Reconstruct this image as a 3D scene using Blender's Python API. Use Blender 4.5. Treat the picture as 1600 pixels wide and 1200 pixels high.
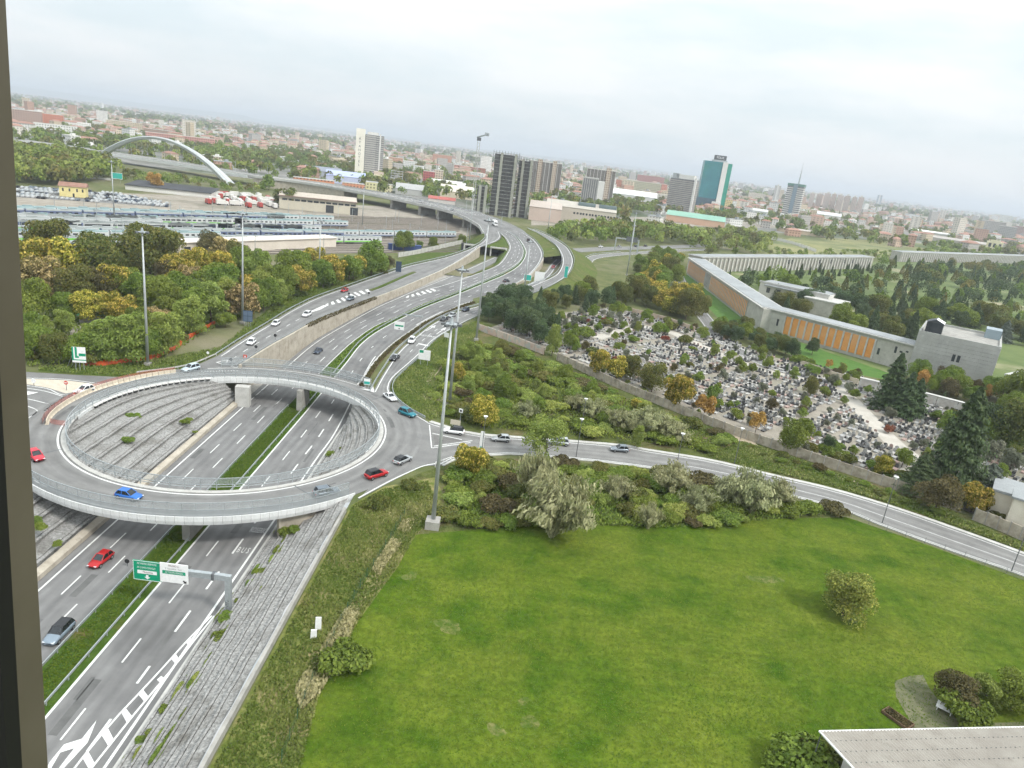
import bpy, bmesh, math, random
from mathutils import Vector, Matrix, noise
from mathutils.geometry import delaunay_2d_cdt

for _o in list(bpy.data.objects):
    bpy.data.objects.remove(_o, do_unlink=True)
SC = bpy.context.scene
COL = SC.collection
R = math.radians
rnd = random.Random(7)

# ---------------------------------------------------------------- camera
CAM_H = 58.0
CAM_F, CAM_PITCH, CAM_ROLL = 1110.0, R(18.0), R(7.1)     # focal length in 1600-px-wide pixels
cd = bpy.data.cameras.new('camera')
cam = bpy.data.objects.new('camera', cd)
COL.objects.link(cam)
cam.matrix_world = Matrix.Translation((0, 0, CAM_H)) @ Matrix.Rotation(R(90) - CAM_PITCH, 4, 'X') @ Matrix.Rotation(CAM_ROLL, 4, 'Z')
cd.sensor_fit = 'HORIZONTAL'; cd.sensor_width = 36.0; cd.lens = 36.0 * CAM_F / 1600.0
cd.clip_start = 0.05; cd.clip_end = 60000.0
SC.camera = cam

# ---------------------------------------------------------------- sky, sun, exposure (overcast)
SUN_EL, SUN_AZ = R(48), R(125)          # azimuth clockwise from +Y: behind and to the right of the camera
w = bpy.data.worlds.new('World'); SC.world = w; w.use_nodes = True
nt = w.node_tree; nt.nodes.clear()
N = nt.nodes.new; LK = nt.links.new
out = N('ShaderNodeOutputWorld'); bg = N('ShaderNodeBackground')
sky = N('ShaderNodeTexSky'); sky.sky_type = 'NISHITA'; sky.sun_disc = False
sky.sun_elevation = SUN_EL; sky.sun_rotation = SUN_AZ; sky.altitude = 180; sky.air_density = 1.0; sky.dust_density = 3.0; sky.ozone_density = 1.0
# even overcast layer, brighter overhead than at the horizon, with soft thicker and thinner patches of cloud
tc = N('ShaderNodeTexCoord'); sep = N('ShaderNodeSeparateXYZ'); LK(tc.outputs['Generated'], sep.inputs[0])
mp = N('ShaderNodeMapping'); mp.inputs['Scale'].default_value = (1.0, 1.0, 4.5); LK(tc.outputs['Generated'], mp.inputs[0])
nz = N('ShaderNodeTexNoise'); nz.inputs['Scale'].default_value = 3.4; nz.inputs['Detail'].default_value = 6; nz.inputs['Roughness'].default_value = 0.55
LK(mp.outputs[0], nz.inputs['Vector'])
cr = N('ShaderNodeValToRGB'); cr.color_ramp.elements[0].position = 0.38; cr.color_ramp.elements[1].position = 0.62
cr.color_ramp.elements[0].color = (8.2, 9.2, 9.6, 1); cr.color_ramp.elements[1].color = (10.1, 10.4, 10.5, 1)
LK(nz.outputs['Fac'], cr.inputs[0])
grad = N('ShaderNodeMapRange'); grad.inputs['From Min'].default_value = 0.0; grad.inputs['From Max'].default_value = 1.0
grad.inputs['To Min'].default_value = 0.745; grad.inputs['To Max'].default_value = 1.75; LK(sep.outputs['Z'], grad.inputs[0])
mul = N('ShaderNodeVectorMath'); mul.operation = 'SCALE'; LK(cr.outputs[0], mul.inputs[0]); LK(grad.outputs[0], mul.inputs['Scale'])
mix = N('ShaderNodeMixRGB'); mix.inputs[0].default_value = 0.92; LK(sky.outputs[0], mix.inputs[1]); LK(mul.outputs[0], mix.inputs[2])
LK(mix.outputs[0], bg.inputs[0]); bg.inputs[1].default_value = 0.062
LK(bg.outputs[0], out.inputs[0])

sl = bpy.data.lights.new('sun', 'SUN'); sl.energy = 1.5; sl.angle = R(10); sl.color = (1.0, 0.965, 0.91)
so = bpy.data.objects.new('sun', sl); COL.objects.link(so)
sd = Vector((math.sin(SUN_AZ) * math.cos(SUN_EL), math.cos(SUN_AZ) * math.cos(SUN_EL), math.sin(SUN_EL)))
so.rotation_euler = sd.to_track_quat('Z', 'Y').to_euler()

SC.view_settings.view_transform = 'Standard'; SC.view_settings.look = 'None'
SC.view_settings.exposure = 1.0; SC.view_settings.gamma = 1.0; SC.view_settings.use_curve_mapping = False
SC.render.engine = 'CYCLES'
SC.cycles.use_denoising = True
SC.cycles.max_bounces = 4; SC.cycles.diffuse_bounces = 2; SC.cycles.glossy_bounces = 2; SC.cycles.transmission_bounces = 3
SC.cycles.transparent_max_bounces = 10; SC.cycles.volume_bounces = 0
SC.cycles.use_adaptive_sampling = True; SC.cycles.adaptive_threshold = 0.04

# ---------------------------------------------------------------- survey: image bearing -> place on a level of known height
def bearing(px, py):
    u, v = px - 800.0, -(py - 600.0)
    c, s = math.cos(CAM_ROLL), math.sin(CAM_ROLL)
    x, y = (u * c - v * s) / CAM_F, (u * s + v * c) / CAM_F
    cp, sp = math.cos(CAM_PITCH), math.sin(CAM_PITCH)
    return x, cp + sp * y, -sp + cp * y
def W(px, py, z=0.0):
    x, y, d = bearing(px, py); t = (z - CAM_H) / d
    return Vector((x * t, y * t, z))
def WZ(px, py, prof):
    z = 0.0
    for _ in range(12):
        p = W(px, py, z); z = prof(p.y)
    p.z = z
    return p
def WD(px, py, dist):
    """the point at a known ground distance (along +Y) seen in that direction"""
    x, y, d = bearing(px, py); t = dist / y
    return Vector((x * t, dist, CAM_H + d * t))
def proj(p):
    d = Vector(p) - Vector((0, 0, CAM_H)); cp, sp = math.cos(CAM_PITCH), math.sin(CAM_PITCH); f = cp * d.y - sp * d.z
    if f <= 0.01: return None
    X, Y = d.x / f * CAM_F, (sp * d.y + cp * d.z) / f * CAM_F; c, s = math.cos(CAM_ROLL), math.sin(CAM_ROLL)
    return 800 + X * c + Y * s, 600 - (-X * s + Y * c)
def lerp(a, b, t): return a + (b - a) * t
def ramp(pts):
    def f(x):
        if x <= pts[0][0]: return pts[0][1]
        for (x0, y0), (x1, y1) in zip(pts[:-1], pts[1:]):
            if x <= x1: return lerp(y0, y1, (x - x0) / (x1 - x0))
        return pts[-1][1]
    return f
def smooth(pts, step=4.0):
    """Catmull-Rom through the points, resampled evenly"""
    P = [Vector(p) for p in pts]
    P = [P[0] * 2 - P[1]] + P + [P[-1] * 2 - P[-2]]
    dense = []
    for i in range(1, len(P) - 2):
        a, b, c, d = P[i - 1:i + 3]
        for k in range(14):
            t = k / 14.0
            dense.append(0.5 * ((2 * b) + (c - a) * t + (2 * a - 5 * b + 4 * c - d) * t * t + (3 * b - a - 3 * c + d) * t ** 3))
    dense.append(P[-2])
    return even(dense, step)
def plen(P): return sum((b - a).length for a, b in zip(P[:-1], P[1:]))
def even(P, step=None, n=None):
    L = plen(P)
    if n is None: n = max(2, int(L / step) + 1)
    out_, acc, i = [], 0.0, 0
    for k in range(n):
        d = L * k / (n - 1)
        while i < len(P) - 2 and acc + (P[i + 1] - P[i]).length < d:
            acc += (P[i + 1] - P[i]).length; i += 1
        s = (P[i + 1] - P[i]).length or 1e-6
        out_.append(P[i].lerp(P[i + 1], min(1.0, (d - acc) / s)))
    return out_
def side(P, off, dz=0.0):
    """the polyline moved sideways (positive: to the right of travel)"""
    out_ = []
    for i in range(len(P)):
        a, b = P[max(0, i - 1)], P[min(len(P) - 1, i + 1)]
        t = (b - a); t.z = 0; t.normalize()
        out_.append(Vector((P[i].x + t.y * off, P[i].y - t.x * off, P[i].z + dz)))
    return out_
def lift(P, dz): return [Vector((p.x, p.y, p.z + dz)) for p in P]
def inpoly(x, y, poly):
    c = False; j = len(poly) - 1
    for i in range(len(poly)):
        xi, yi, xj, yj = poly[i][0], poly[i][1], poly[j][0], poly[j][1]
        if (yi > y) != (yj > y) and x < (xj - xi) * (y - yi) / (yj - yi) + xi: c = not c
        j = i
    return c
def scatter(poly, n, mind=0.0, seed=1, tries=40):
    r = random.Random(seed); out_ = []
    x0 = min(p[0] for p in poly); x1 = max(p[0] for p in poly); y0 = min(p[1] for p in poly); y1 = max(p[1] for p in poly)
    k = 0
    while len(out_) < n and k < n * tries:
        k += 1
        x, y = r.uniform(x0, x1), r.uniform(y0, y1)
        if not inpoly(x, y, poly): continue
        if mind and any((x - a) ** 2 + (y - b) ** 2 < mind * mind for a, b in out_): continue
        out_.append((x, y))
    return out_

# ---------------------------------------------------------------- materials (all procedural)
MATS = {}
def mat(name, c1, c2=None, scale=1.0, detail=4, rough=0.85, bump=0.0, bscale=None, metal=0.0, spec=0.3, coord='Object', c3=None, s3=0.1, f3=(0.5, 0.65), alpha=None, tint=0.0, emit=None, dist=0.05):
    if name in MATS: return MATS[name]
    m = bpy.data.materials.new(name); m.use_nodes = True; MATS[name] = m
    t = m.node_tree; b = t.nodes['Principled BSDF']
    b.inputs['Roughness'].default_value = rough; b.inputs['Metallic'].default_value = metal; b.inputs['Specular IOR Level'].default_value = spec
    col = None
    if c2 is not None:
        tcn = t.nodes.new('ShaderNodeTexCoord'); no = t.nodes.new('ShaderNodeTexNoise')
        no.inputs['Scale'].default_value = scale; no.inputs['Detail'].default_value = detail; no.inputs['Roughness'].default_value = 0.62
        t.links.new(tcn.outputs[coord], no.inputs['Vector'])
        rp = t.nodes.new('ShaderNodeValToRGB'); rp.color_ramp.elements[0].position = 0.34; rp.color_ramp.elements[1].position = 0.66
        rp.color_ramp.elements[0].color = (*c1, 1); rp.color_ramp.elements[1].color = (*c2, 1)
        t.links.new(no.outputs['Fac'], rp.inputs[0]); col = rp.outputs[0]
        if c3 is not None:
            n3 = t.nodes.new('ShaderNodeTexNoise'); n3.inputs['Scale'].default_value = s3; n3.inputs['Detail'].default_value = 5; n3.inputs['Roughness'].default_value = 0.6
            t.links.new(tcn.outputs[coord], n3.inputs['Vector'])
            mr = t.nodes.new('ShaderNodeMapRange'); mr.inputs['From Min'].default_value = f3[0]; mr.inputs['From Max'].default_value = f3[1]
            t.links.new(n3.outputs['Fac'], mr.inputs[0])
            mx = t.nodes.new('ShaderNodeMixRGB'); t.links.new(mr.outputs[0], mx.inputs[0]); t.links.new(col, mx.inputs[1]); mx.inputs[2].default_value = (*c3, 1); col = mx.outputs[0]
    if tint:
        at = t.nodes.new('ShaderNodeObjectInfo'); hs = t.nodes.new('ShaderNodeHueSaturation')
        mr = t.nodes.new('ShaderNodeMapRange'); mr.inputs['To Min'].default_value = 1 - tint; mr.inputs['To Max'].default_value = 1 + tint
        t.links.new(at.outputs['Random'], mr.inputs[0]); t.links.new(mr.outputs[0], hs.inputs['Value'])
        if col is None: hs.inputs['Color'].default_value = (*c1, 1)
        else: t.links.new(col, hs.inputs['Color'])
        col = hs.outputs[0]
    if col is None: b.inputs['Base Color'].default_value = (*c1, 1)
    else: t.links.new(col, b.inputs['Base Color'])
    if bump:
        tcn = t.nodes.new('ShaderNodeTexCoord'); nb = t.nodes.new('ShaderNodeTexNoise'); nb.inputs['Scale'].default_value = bscale or scale * 3; nb.inputs['Detail'].default_value = 3
        t.links.new(tcn.outputs[coord], nb.inputs['Vector'])
        bp = t.nodes.new('ShaderNodeBump'); bp.inputs['Strength'].default_value = bump; bp.inputs['Distance'].default_value = dist
        t.links.new(nb.outputs['Fac'], bp.inputs['Height']); t.links.new(bp.outputs[0], b.inputs['Normal'])
    if alpha is not None: b.inputs['Alpha'].default_value = alpha
    if emit is not None:
        b.inputs['Emission Color'].default_value = (*emit, 1); b.inputs['Emission Strength'].default_value = 1.0
    return m

# ---------------------------------------------------------------- mesh building
class MB:
    def __init__(s): s.v = []; s.f = []; s.mi = []; s.uv = None
    def add(s, vs, fs, mi=0):
        o = len(s.v); s.v += [tuple(p) for p in vs]
        for f in fs: s.f.append(tuple(i + o for i in f)); s.mi.append(mi)
        return s
    def quad(s, a, b, c, d, mi=0): return s.add([a, b, c, d], [(0, 1, 2, 3)], mi)
    def box(s, c, sz, rz=0.0, mi=0, taper=1.0):
        cx, cy, cz = c; hx, hy, hz = sz[0] / 2, sz[1] / 2, sz[2] / 2
        ca, sa = math.cos(rz), math.sin(rz); vs = []
        for z, k in ((-hz, 1.0), (hz, taper)):
            for x, y in ((-hx, -hy), (hx, -hy), (hx, hy), (-hx, hy)):
                x, y = x * k, y * k
                vs.append((cx + x * ca - y * sa, cy + x * sa + y * ca, cz + z))
        return s.add(vs, [(3, 2, 1, 0), (4, 5, 6, 7), (0, 1, 5, 4), (1, 2, 6, 5), (2, 3, 7, 6), (3, 0, 4, 7)], mi)
    def bar(s, a, b, wd, h=None, mi=0):
        """a beam of rectangular section from a to b"""
        a, b = Vector(a), Vector(b); h = h or wd; d = (b - a)
        if d.length < 1e-6: return s
        d.normalize(); up = Vector((0, 0, 1)) if abs(d.z) < 0.95 else Vector((0, 1, 0))
        r = d.cross(up).normalized() * wd / 2; u = r.cross(d).normalized() * h / 2
        vs = [p + sx * r + sy * u for p in (a, b) for sx, sy in ((-1, -1), (1, -1), (1, 1), (-1, 1))]
        return s.add(vs, [(3, 2, 1, 0), (4, 5, 6, 7), (0, 1, 5, 4), (1, 2, 6, 5), (2, 3, 7, 6), (3, 0, 4, 7)], mi)
    def tube(s, a, b, r0, r1=None, n=8, mi=0, caps=True):
        a, b = Vector(a), Vector(b); r1 = r0 if r1 is None else r1; d = (b - a).normalized()
        up = Vector((0, 0, 1)) if abs(d.z) < 0.9 else Vector((1, 0, 0))
        x = d.cross(up).normalized(); y = x.cross(d)
        vs = []
        for p, r in ((a, r0), (b, r1)):
            for k in range(n):
                t = 2 * math.pi * k / n; vs.append(p + x * (r * math.cos(t)) + y * (r * math.sin(t)))
        fs = [(k, (k + 1) % n, n + (k + 1) % n, n + k) for k in range(n)]
        if caps: fs += [tuple(range(n - 1, -1, -1)), tuple(range(n, 2 * n))]
        return s.add(vs, fs, mi)
    def strip(s, A, B, mi=0):
        n = min(len(A), len(B)); o = len(s.v)
        for a, b in zip(A[:n], B[:n]): s.v += [tuple(a), tuple(b)]
        for i in range(n - 1):
            s.f.append((o + 2 * i, o + 2 * i + 1, o + 2 * i + 3, o + 2 * i + 2)); s.mi.append(mi)
        return s
    def sweep(s, P, prof, mi=0, closed=True):
        """sweep a section (offset to the right, height) along a polyline"""
        rows = [side(P, o, h) for o, h in prof]; m = len(prof)
        for k in range(m if closed else m - 1):
            s.strip(rows[k], rows[(k + 1) % m], mi)
        if closed and m > 2:
            s.add([r[0] for r in rows], [tuple(range(m))], mi); s.add([r[-1] for r in rows], [tuple(range(m - 1, -1, -1))], mi)
        return s
    def poly(s, pts, z0, z1, mi=0):
        """upright prism over a plan outline"""
        n = len(pts); vs = [(p[0], p[1], z0) for p in pts] + [(p[0], p[1], z1) for p in pts]
        fs = [(i, (i + 1) % n, n + (i + 1) % n, n + i) for i in range(n)] + [tuple(range(n - 1, -1, -1)), tuple(range(n, 2 * n))]
        return s.add(vs, fs, mi)
    def mesh(s, name, mats, smooth_=False):
        me = bpy.data.meshes.new(name); me.from_pydata(s.v, [], s.f)
        for m in (mats if isinstance(mats, (list, tuple)) else [mats]): me.materials.append(m)
        if any(s.mi): me.polygons.foreach_set('material_index', s.mi)
        if smooth_: me.polygons.foreach_set('use_smooth', [True] * len(me.polygons))
        me.update()
        return me
    def build(s, name, mats, parent=None, smooth_=False, **kw):
        return obj(name, s.mesh(name, mats, smooth_), parent, **kw)
def obj(name, me, parent=None, loc=None, rz=None, scale=None, label=None, cat=None, group=None, kind=None):
    o = bpy.data.objects.new(name, me); COL.objects.link(o)
    if parent is not None: o.parent = parent
    if loc is not None: o.location = loc
    if rz is not None: o.rotation_euler = (0, 0, rz) if not hasattr(rz, '__len__') else rz
    if scale is not None: o.scale = scale if hasattr(scale, '__len__') else (scale,) * 3
    tag(o, label, cat, group, kind)
    return o
def tag(o, label=None, cat=None, group=None, kind=None):
    if label: o['label'] = label
    if cat: o['category'] = cat
    if group: o['group'] = group
    if kind: o['kind'] = kind
    return o
def thing(name, label, cat, loc=(0, 0, 0), rz=0.0, group=None, scale=1.0):
    return obj(name, None, None, loc, rz, scale, label, cat, group)
def copy_tree(o, parent=None):
    c = o.copy(); COL.objects.link(c); c.parent = parent
    for ch in o.children: copy_tree(ch, c)
    return c
def place(proto, loc, rz=0.0, scale=None, label=None, group=None):
    """the first call moves the prototype itself, later calls move copies of it"""
    if proto.get('_used'):
        o = copy_tree(proto)
    else:
        o = proto; o['_used'] = 1
    o.location = loc
    o.rotation_euler = (0, 0, rz)
    if scale is not None: o.scale = scale if hasattr(scale, '__len__') else (scale,) * 3
    if label: o['label'] = label
    if group: o['group'] = group
    return o
def sheet(name, poly, z, m, holes=(), parent=None, kind='structure'):
    """flat sheet over a plan outline, with holes"""
    vs, ed = [], []
    for ring in [poly] + list(holes):
        o = len(vs); n = len(ring)
        vs += [Vector((p[0], p[1])) for p in ring]; ed += [(o + i, o + (i + 1) % n) for i in range(n)]
    V, E, F = delaunay_2d_cdt(vs, ed, [], 0, 1e-4)[:3]
    keep = []
    for f in F:
        cx = sum(V[i].x for i in f) / len(f); cy = sum(V[i].y for i in f) / len(f)
        if inpoly(cx, cy, poly) and not any(inpoly(cx, cy, h) for h in holes): keep.append(tuple(f))
    me = bpy.data.meshes.new(name); me.from_pydata([(v.x, v.y, z) for v in V], [], keep); me.materials.append(m); me.update()
    return obj(name, me, parent, kind=kind if parent is None else None)
def ribbon(name, A, B, m, parent=None, kind='structure', n=None, dz=0.0):
    """road surface between two edge lines, with u across and v along for the wear of the lanes"""
    n = n or max(len(A), len(B)); A = even(A, n=n); B = even(B, n=n)
    mb = MB(); mb.strip(lift(A, dz), lift(B, dz)); me = mb.mesh(name, m)
    uv = me.uv_layers.new(name='UVMap'); L = plen(A)
    d = []
    for p in me.polygons:
        for vi in p.vertices: d += [float(vi % 2), (vi // 2) / (n - 1) * L]
    uv.data.foreach_set('uv', d)
    # face up
    if me.polygons[0].normal.z < 0: me.flip_normals()
    return obj(name, me, parent, kind=kind if parent is None else None)
def text(name, body, size, m, parent=None, loc=(0, 0, 0), rot=(0, 0, 0), align='CENTER', sx=1.0, ext=0.0):
    cu = bpy.data.curves.new(name, 'FONT'); cu.body = body; cu.size = size; cu.align_x = align; cu.align_y = 'CENTER'; cu.extrude = ext; cu.resolution_u = 2
    tmp = bpy.data.objects.new(name, cu); me = bpy.data.meshes.new_from_object(tmp); bpy.data.objects.remove(tmp)
    me.materials.clear(); me.materials.append(m)
    o = obj(name, me, parent, loc, rot); o.scale = (sx, 1, 1)
    return o

# ================================================================ SETTING: levels of the roads
RC = Vector((-54.0, 130.3, 0.0))                     # centre of the roundabout
R_IN, R_OUT = 28.4, 37.5
z_main = ramp([(190, -6.3), (232, -4.2), (256, -2.9), (290, -1.7), (330, 0.25), (380, 2.8), (430, 5.2), (480, 7.0), (520, 8.0), (560, 8.5)])
z_exit = ramp([(190, -6.3), (232, -4.2), (256, -2.9), (290, -1.7), (330, -0.1), (360, 0.02)])
z_lramp = ramp([(270, 0.02), (330, 1.6), (400, 5.0), (460, 7.2), (510, 8.5)])
z_rramp = ramp([(262, 0.02), (300, 1.2), (345, 4.0), (400, 6.0), (460, 7.2), (540, 8.5)])
z_s = lambda y: 0.02
def mway(off, y0, y1, n=2):
    """line parallel to the straight part of the motorway in the cutting"""
    return [Vector((-46.4 - 0.0195 * (y - 78) + off, y, -6.3)) for y in [lerp(y0, y1, k / (n - 1)) for k in range(n)]]
def arc(r, a0, a1, z=0.0, n=None):
    n = n or max(3, int(abs(a1 - a0) * r / 1.5))
    return [Vector((RC.x + r * math.cos(lerp(a0, a1, k / (n - 1))), RC.y + r * math.sin(lerp(a0, a1, k / (n - 1))), z)) for k in range(n)]

# ---------------------------------------------------------------- surface materials
def asphalt(name, c1, c2, lanes=3):
    m = mat(name, c1, c2, scale=0.35, detail=5, rough=0.92, bump=0.15, bscale=9, spec=0.25, c3=tuple(x * 0.72 for x in c1), s3=0.045, f3=(0.54, 0.72), dist=0.02)
    t = m.node_tree; b = t.nodes['Principled BSDF']; src = b.inputs['Base Color'].links[0].from_socket
    uv = t.nodes.new('ShaderNodeUVMap'); sx = t.nodes.new('ShaderNodeSeparateXYZ'); t.links.new(uv.outputs[0], sx.inputs[0])
    # worn wheel tracks: a soft stripe pattern across the lanes, broken up along the road
    mu = t.nodes.new('ShaderNodeMath'); mu.operation = 'MULTIPLY'; mu.inputs[1].default_value = lanes * 2 * math.pi * 2; t.links.new(sx.outputs[0], mu.inputs[0])
    si = t.nodes.new('ShaderNodeMath'); si.operation = 'SINE'; t.links.new(mu.outputs[0], si.inputs[0])
    cb = t.nodes.new('ShaderNodeCombineXYZ'); t.links.new(sx.outputs[0], cb.inputs[0])
    m2 = t.nodes.new('ShaderNodeMath'); m2.operation = 'MULTIPLY'; m2.inputs[1].default_value = 0.012; t.links.new(sx.outputs[1], m2.inputs[0]); t.links.new(m2.outputs[0], cb.inputs[1])
    no = t.nodes.new('ShaderNodeTexNoise'); no.inputs['Scale'].default_value = 9; no.inputs['Detail'].default_value = 5; t.links.new(cb.outputs[0], no.inputs['Vector'])
    ad = t.nodes.new('ShaderNodeMath'); ad.operation = 'MULTIPLY_ADD'; ad.inputs[1].default_value = 0.12; ad.inputs[2].default_value = 0.5; t.links.new(si.outputs[0], ad.inputs[0])
    a2 = t.nodes.new('ShaderNodeMath'); a2.operation = 'ADD'; t.links.new(ad.outputs[0], a2.inputs[0]); t.links.new(no.outputs['Fac'], a2.inputs[1])
    mr = t.nodes.new('ShaderNodeMapRange'); mr.inputs['From Min'].default_value = 0.7; mr.inputs['From Max'].default_value = 1.3; mr.inputs['To Min'].default_value = 0.74; mr.inputs['To Max'].default_value = 1.13
    t.links.new(a2.outputs[0], mr.inputs[0])
    vm = t.nodes.new('ShaderNodeVectorMath'); vm.operation = 'SCALE'; t.links.new(src, vm.inputs[0]); t.links.new(mr.outputs[0], vm.inputs['Scale'])
    t.links.new(vm.outputs[0], b.inputs['Base Color'])
    return m
M_ASPH = asphalt('asphalt_motorway', (0.167, 0.165, 0.163), (0.203, 0.201, 0.197), 3)
M_ASPH2 = asphalt('asphalt_ramp', (0.180, 0.178, 0.174), (0.220, 0.218, 0.211), 2)
M_ASPHR = asphalt('asphalt_roundabout', (0.180, 0.178, 0.174), (0.220, 0.217, 0.209), 2)
M_ASPHL = asphalt('asphalt_local_road', (0.193, 0.189, 0.182), (0.234, 0.230, 0.220), 2)
M_PAINT = mat('road_paint', (0.570, 0.570, 0.552), (0.681, 0.681, 0.662), scale=1.2, detail=6, rough=0.7, c3=(0.368, 0.368, 0.359), s3=1.7, f3=(0.6, 0.8))
M_CONC = mat('concrete', (0.264, 0.255, 0.233), (0.370, 0.356, 0.326), scale=0.5, detail=5, rough=0.9, bump=0.1, bscale=4, c3=(0.194, 0.185, 0.167), s3=0.9, f3=(0.58, 0.8))
M_CONCL = mat('concrete_light', (0.405, 0.396, 0.370), (0.510, 0.502, 0.475), scale=0.6, detail=5, rough=0.85, c3=(0.264, 0.255, 0.238), s3=1.1, f3=(0.6, 0.85))
M_WALLTAN = mat('retaining_wall_concrete', (0.352, 0.312, 0.251), (0.458, 0.414, 0.343), scale=0.4, detail=5, rough=0.9, bump=0.12, bscale=3, c3=(0.255, 0.224, 0.180), s3=0.5, f3=(0.52, 0.75))
M_FASCIA = mat('white_fascia', (0.607, 0.616, 0.607), (0.699, 0.704, 0.695), scale=0.7, detail=6, rough=0.6, c3=(0.460, 0.460, 0.442), s3=0.5, f3=(0.6, 0.85), tint=0.05)
M_STEEL = mat('galvanised_steel', (0.36, 0.39, 0.40), (0.46, 0.49, 0.50), scale=3, rough=0.5, metal=0.55, spec=0.5)
M_STEELD = mat('dark_steel', (0.10, 0.11, 0.115), (0.16, 0.165, 0.17), scale=3, rough=0.6, metal=0.3)
M_MESH = mat('wire_mesh_fence', (0.42, 0.46, 0.47), rough=0.6, metal=0.3, alpha=0.40)
M_LAWN = mat('lawn_grass', (0.041, 0.086, 0.005), (0.086, 0.131, 0.011), scale=0.22, detail=6, rough=1.0, bump=0.55, bscale=5, spec=0.1, c3=(0.122, 0.152, 0.018), s3=0.055, f3=(0.42, 0.68), dist=0.12)
M_GRASS = mat('verge_grass', (0.046, 0.078, 0.012), (0.088, 0.118, 0.028), scale=0.45, detail=6, rough=1.0, bump=0.7, bscale=3, spec=0.1, c3=(0.13, 0.118, 0.055), s3=0.09, f3=(0.52, 0.75), dist=0.2)
M_ROUGH = mat('rough_dry_grass', (0.085, 0.125, 0.022), (0.20, 0.205, 0.065), scale=0.5, detail=5, rough=1.0, bump=0.9, bscale=2.5, spec=0.1, c3=(0.30, 0.245, 0.125), s3=0.2, f3=(0.5, 0.68), dist=0.3)
M_SCRUB = mat('scrub_floor', (0.055, 0.075, 0.020), (0.11, 0.125, 0.04), scale=0.5, detail=5, rough=1.0, bump=1.0, bscale=1.5, spec=0.05, c3=(0.16, 0.125, 0.07), s3=0.12, f3=(0.5, 0.7), dist=0.4)
M_EMBANK = mat('embankment_grass', (0.075, 0.098, 0.028), (0.135, 0.138, 0.055), scale=0.3, detail=5, rough=1.0, bump=0.6, bscale=2, spec=0.05, c3=(0.085, 0.125, 0.025), s3=0.07, f3=(0.45, 0.65), dist=0.3)
M_DIRT = mat('bare_earth', (0.30, 0.245, 0.17), (0.42, 0.355, 0.26), scale=0.8, detail=5, rough=1.0, bump=0.4, bscale=3)
M_STONE = mat('crushed_stone', (0.223, 0.218, 0.208), (0.388, 0.383, 0.368), scale=3.2, detail=5, rough=0.95, bump=1.0, bscale=4.5, spec=0.1, c3=(0.174, 0.166, 0.150), s3=0.28, f3=(0.5, 0.72), dist=0.25)
def recolour(m, build):
    """put another layer between a material's colour and its shader"""
    t = m.node_tree; b = t.nodes['Principled BSDF']; src = b.inputs['Base Color'].links[0].from_socket; t.links.new(build(t, src), b.inputs['Base Color'])
def mown(t, src):      # faint mowing lines
    tc_ = t.nodes.new('ShaderNodeTexCoord'); mp_ = t.nodes.new('ShaderNodeMapping'); mp_.inputs['Rotation'].default_value = (0, 0, R(24)); mp_.inputs['Scale'].default_value = (0.05, 0.85, 1); t.links.new(tc_.outputs['Object'], mp_.inputs[0])
    no = t.nodes.new('ShaderNodeTexNoise'); no.inputs['Scale'].default_value = 1.0; no.inputs['Detail'].default_value = 4; t.links.new(mp_.outputs[0], no.inputs['Vector']); mr = t.nodes.new('ShaderNodeMapRange'); mr.inputs['From Min'].default_value = 0.3; mr.inputs['From Max'].default_value = 0.7; mr.inputs['To Min'].default_value = 0.90; mr.inputs['To Max'].default_value = 1.09; t.links.new(no.outputs['Fac'], mr.inputs[0])
    vm = t.nodes.new('ShaderNodeVectorMath'); vm.operation = 'SCALE'; t.links.new(src, vm.inputs[0]); t.links.new(mr.outputs[0], vm.inputs['Scale']); return vm.outputs[0]
def stones(t, src):    # each stone of the rubble its own grey
    tc_ = t.nodes.new('ShaderNodeTexCoord'); vo = t.nodes.new('ShaderNodeTexVoronoi'); vo.inputs['Scale'].default_value = 4.2; t.links.new(tc_.outputs['Object'], vo.inputs['Vector']); sp = t.nodes.new('ShaderNodeSeparateColor'); t.links.new(vo.outputs['Color'], sp.inputs[0])
    mr = t.nodes.new('ShaderNodeMapRange'); mr.inputs['To Min'].default_value = 0.80; mr.inputs['To Max'].default_value = 1.16; t.links.new(sp.outputs[0], mr.inputs[0])
    vm = t.nodes.new('ShaderNodeVectorMath'); vm.operation = 'SCALE'; t.links.new(src, vm.inputs[0]); t.links.new(mr.outputs[0], vm.inputs['Scale']); return vm.outputs[0]
def grain(sc_, lo, hi):
    def f(t, src):
        tc_ = t.nodes.new('ShaderNodeTexCoord'); no = t.nodes.new('ShaderNodeTexNoise'); no.inputs['Scale'].default_value = sc_; no.inputs['Detail'].default_value = 5; no.inputs['Roughness'].default_value = 0.7; t.links.new(tc_.outputs['Object'], no.inputs['Vector'])
        mr = t.nodes.new('ShaderNodeMapRange'); mr.inputs['From Min'].default_value = 0.3; mr.inputs['From Max'].default_value = 0.7; mr.inputs['To Min'].default_value = lo; mr.inputs['To Max'].default_value = hi; t.links.new(no.outputs['Fac'], mr.inputs[0]); vm = t.nodes.new('ShaderNodeVectorMath'); vm.operation = 'SCALE'; t.links.new(src, vm.inputs[0]); t.links.new(mr.outputs[0], vm.inputs['Scale']); return vm.outputs[0]
    return f
recolour(M_LAWN, mown); recolour(M_LAWN, grain(1.3, 0.68, 1.32)); recolour(M_STONE, stones)
M_GROUND = mat('open_ground', (0.085, 0.105, 0.040), (0.15, 0.155, 0.07), scale=0.12, detail=5, rough=1.0, bump=0.5, bscale=1.0, spec=0.05, c3=(0.20, 0.18, 0.12), s3=0.02, f3=(0.5, 0.7), dist=0.3)
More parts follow.
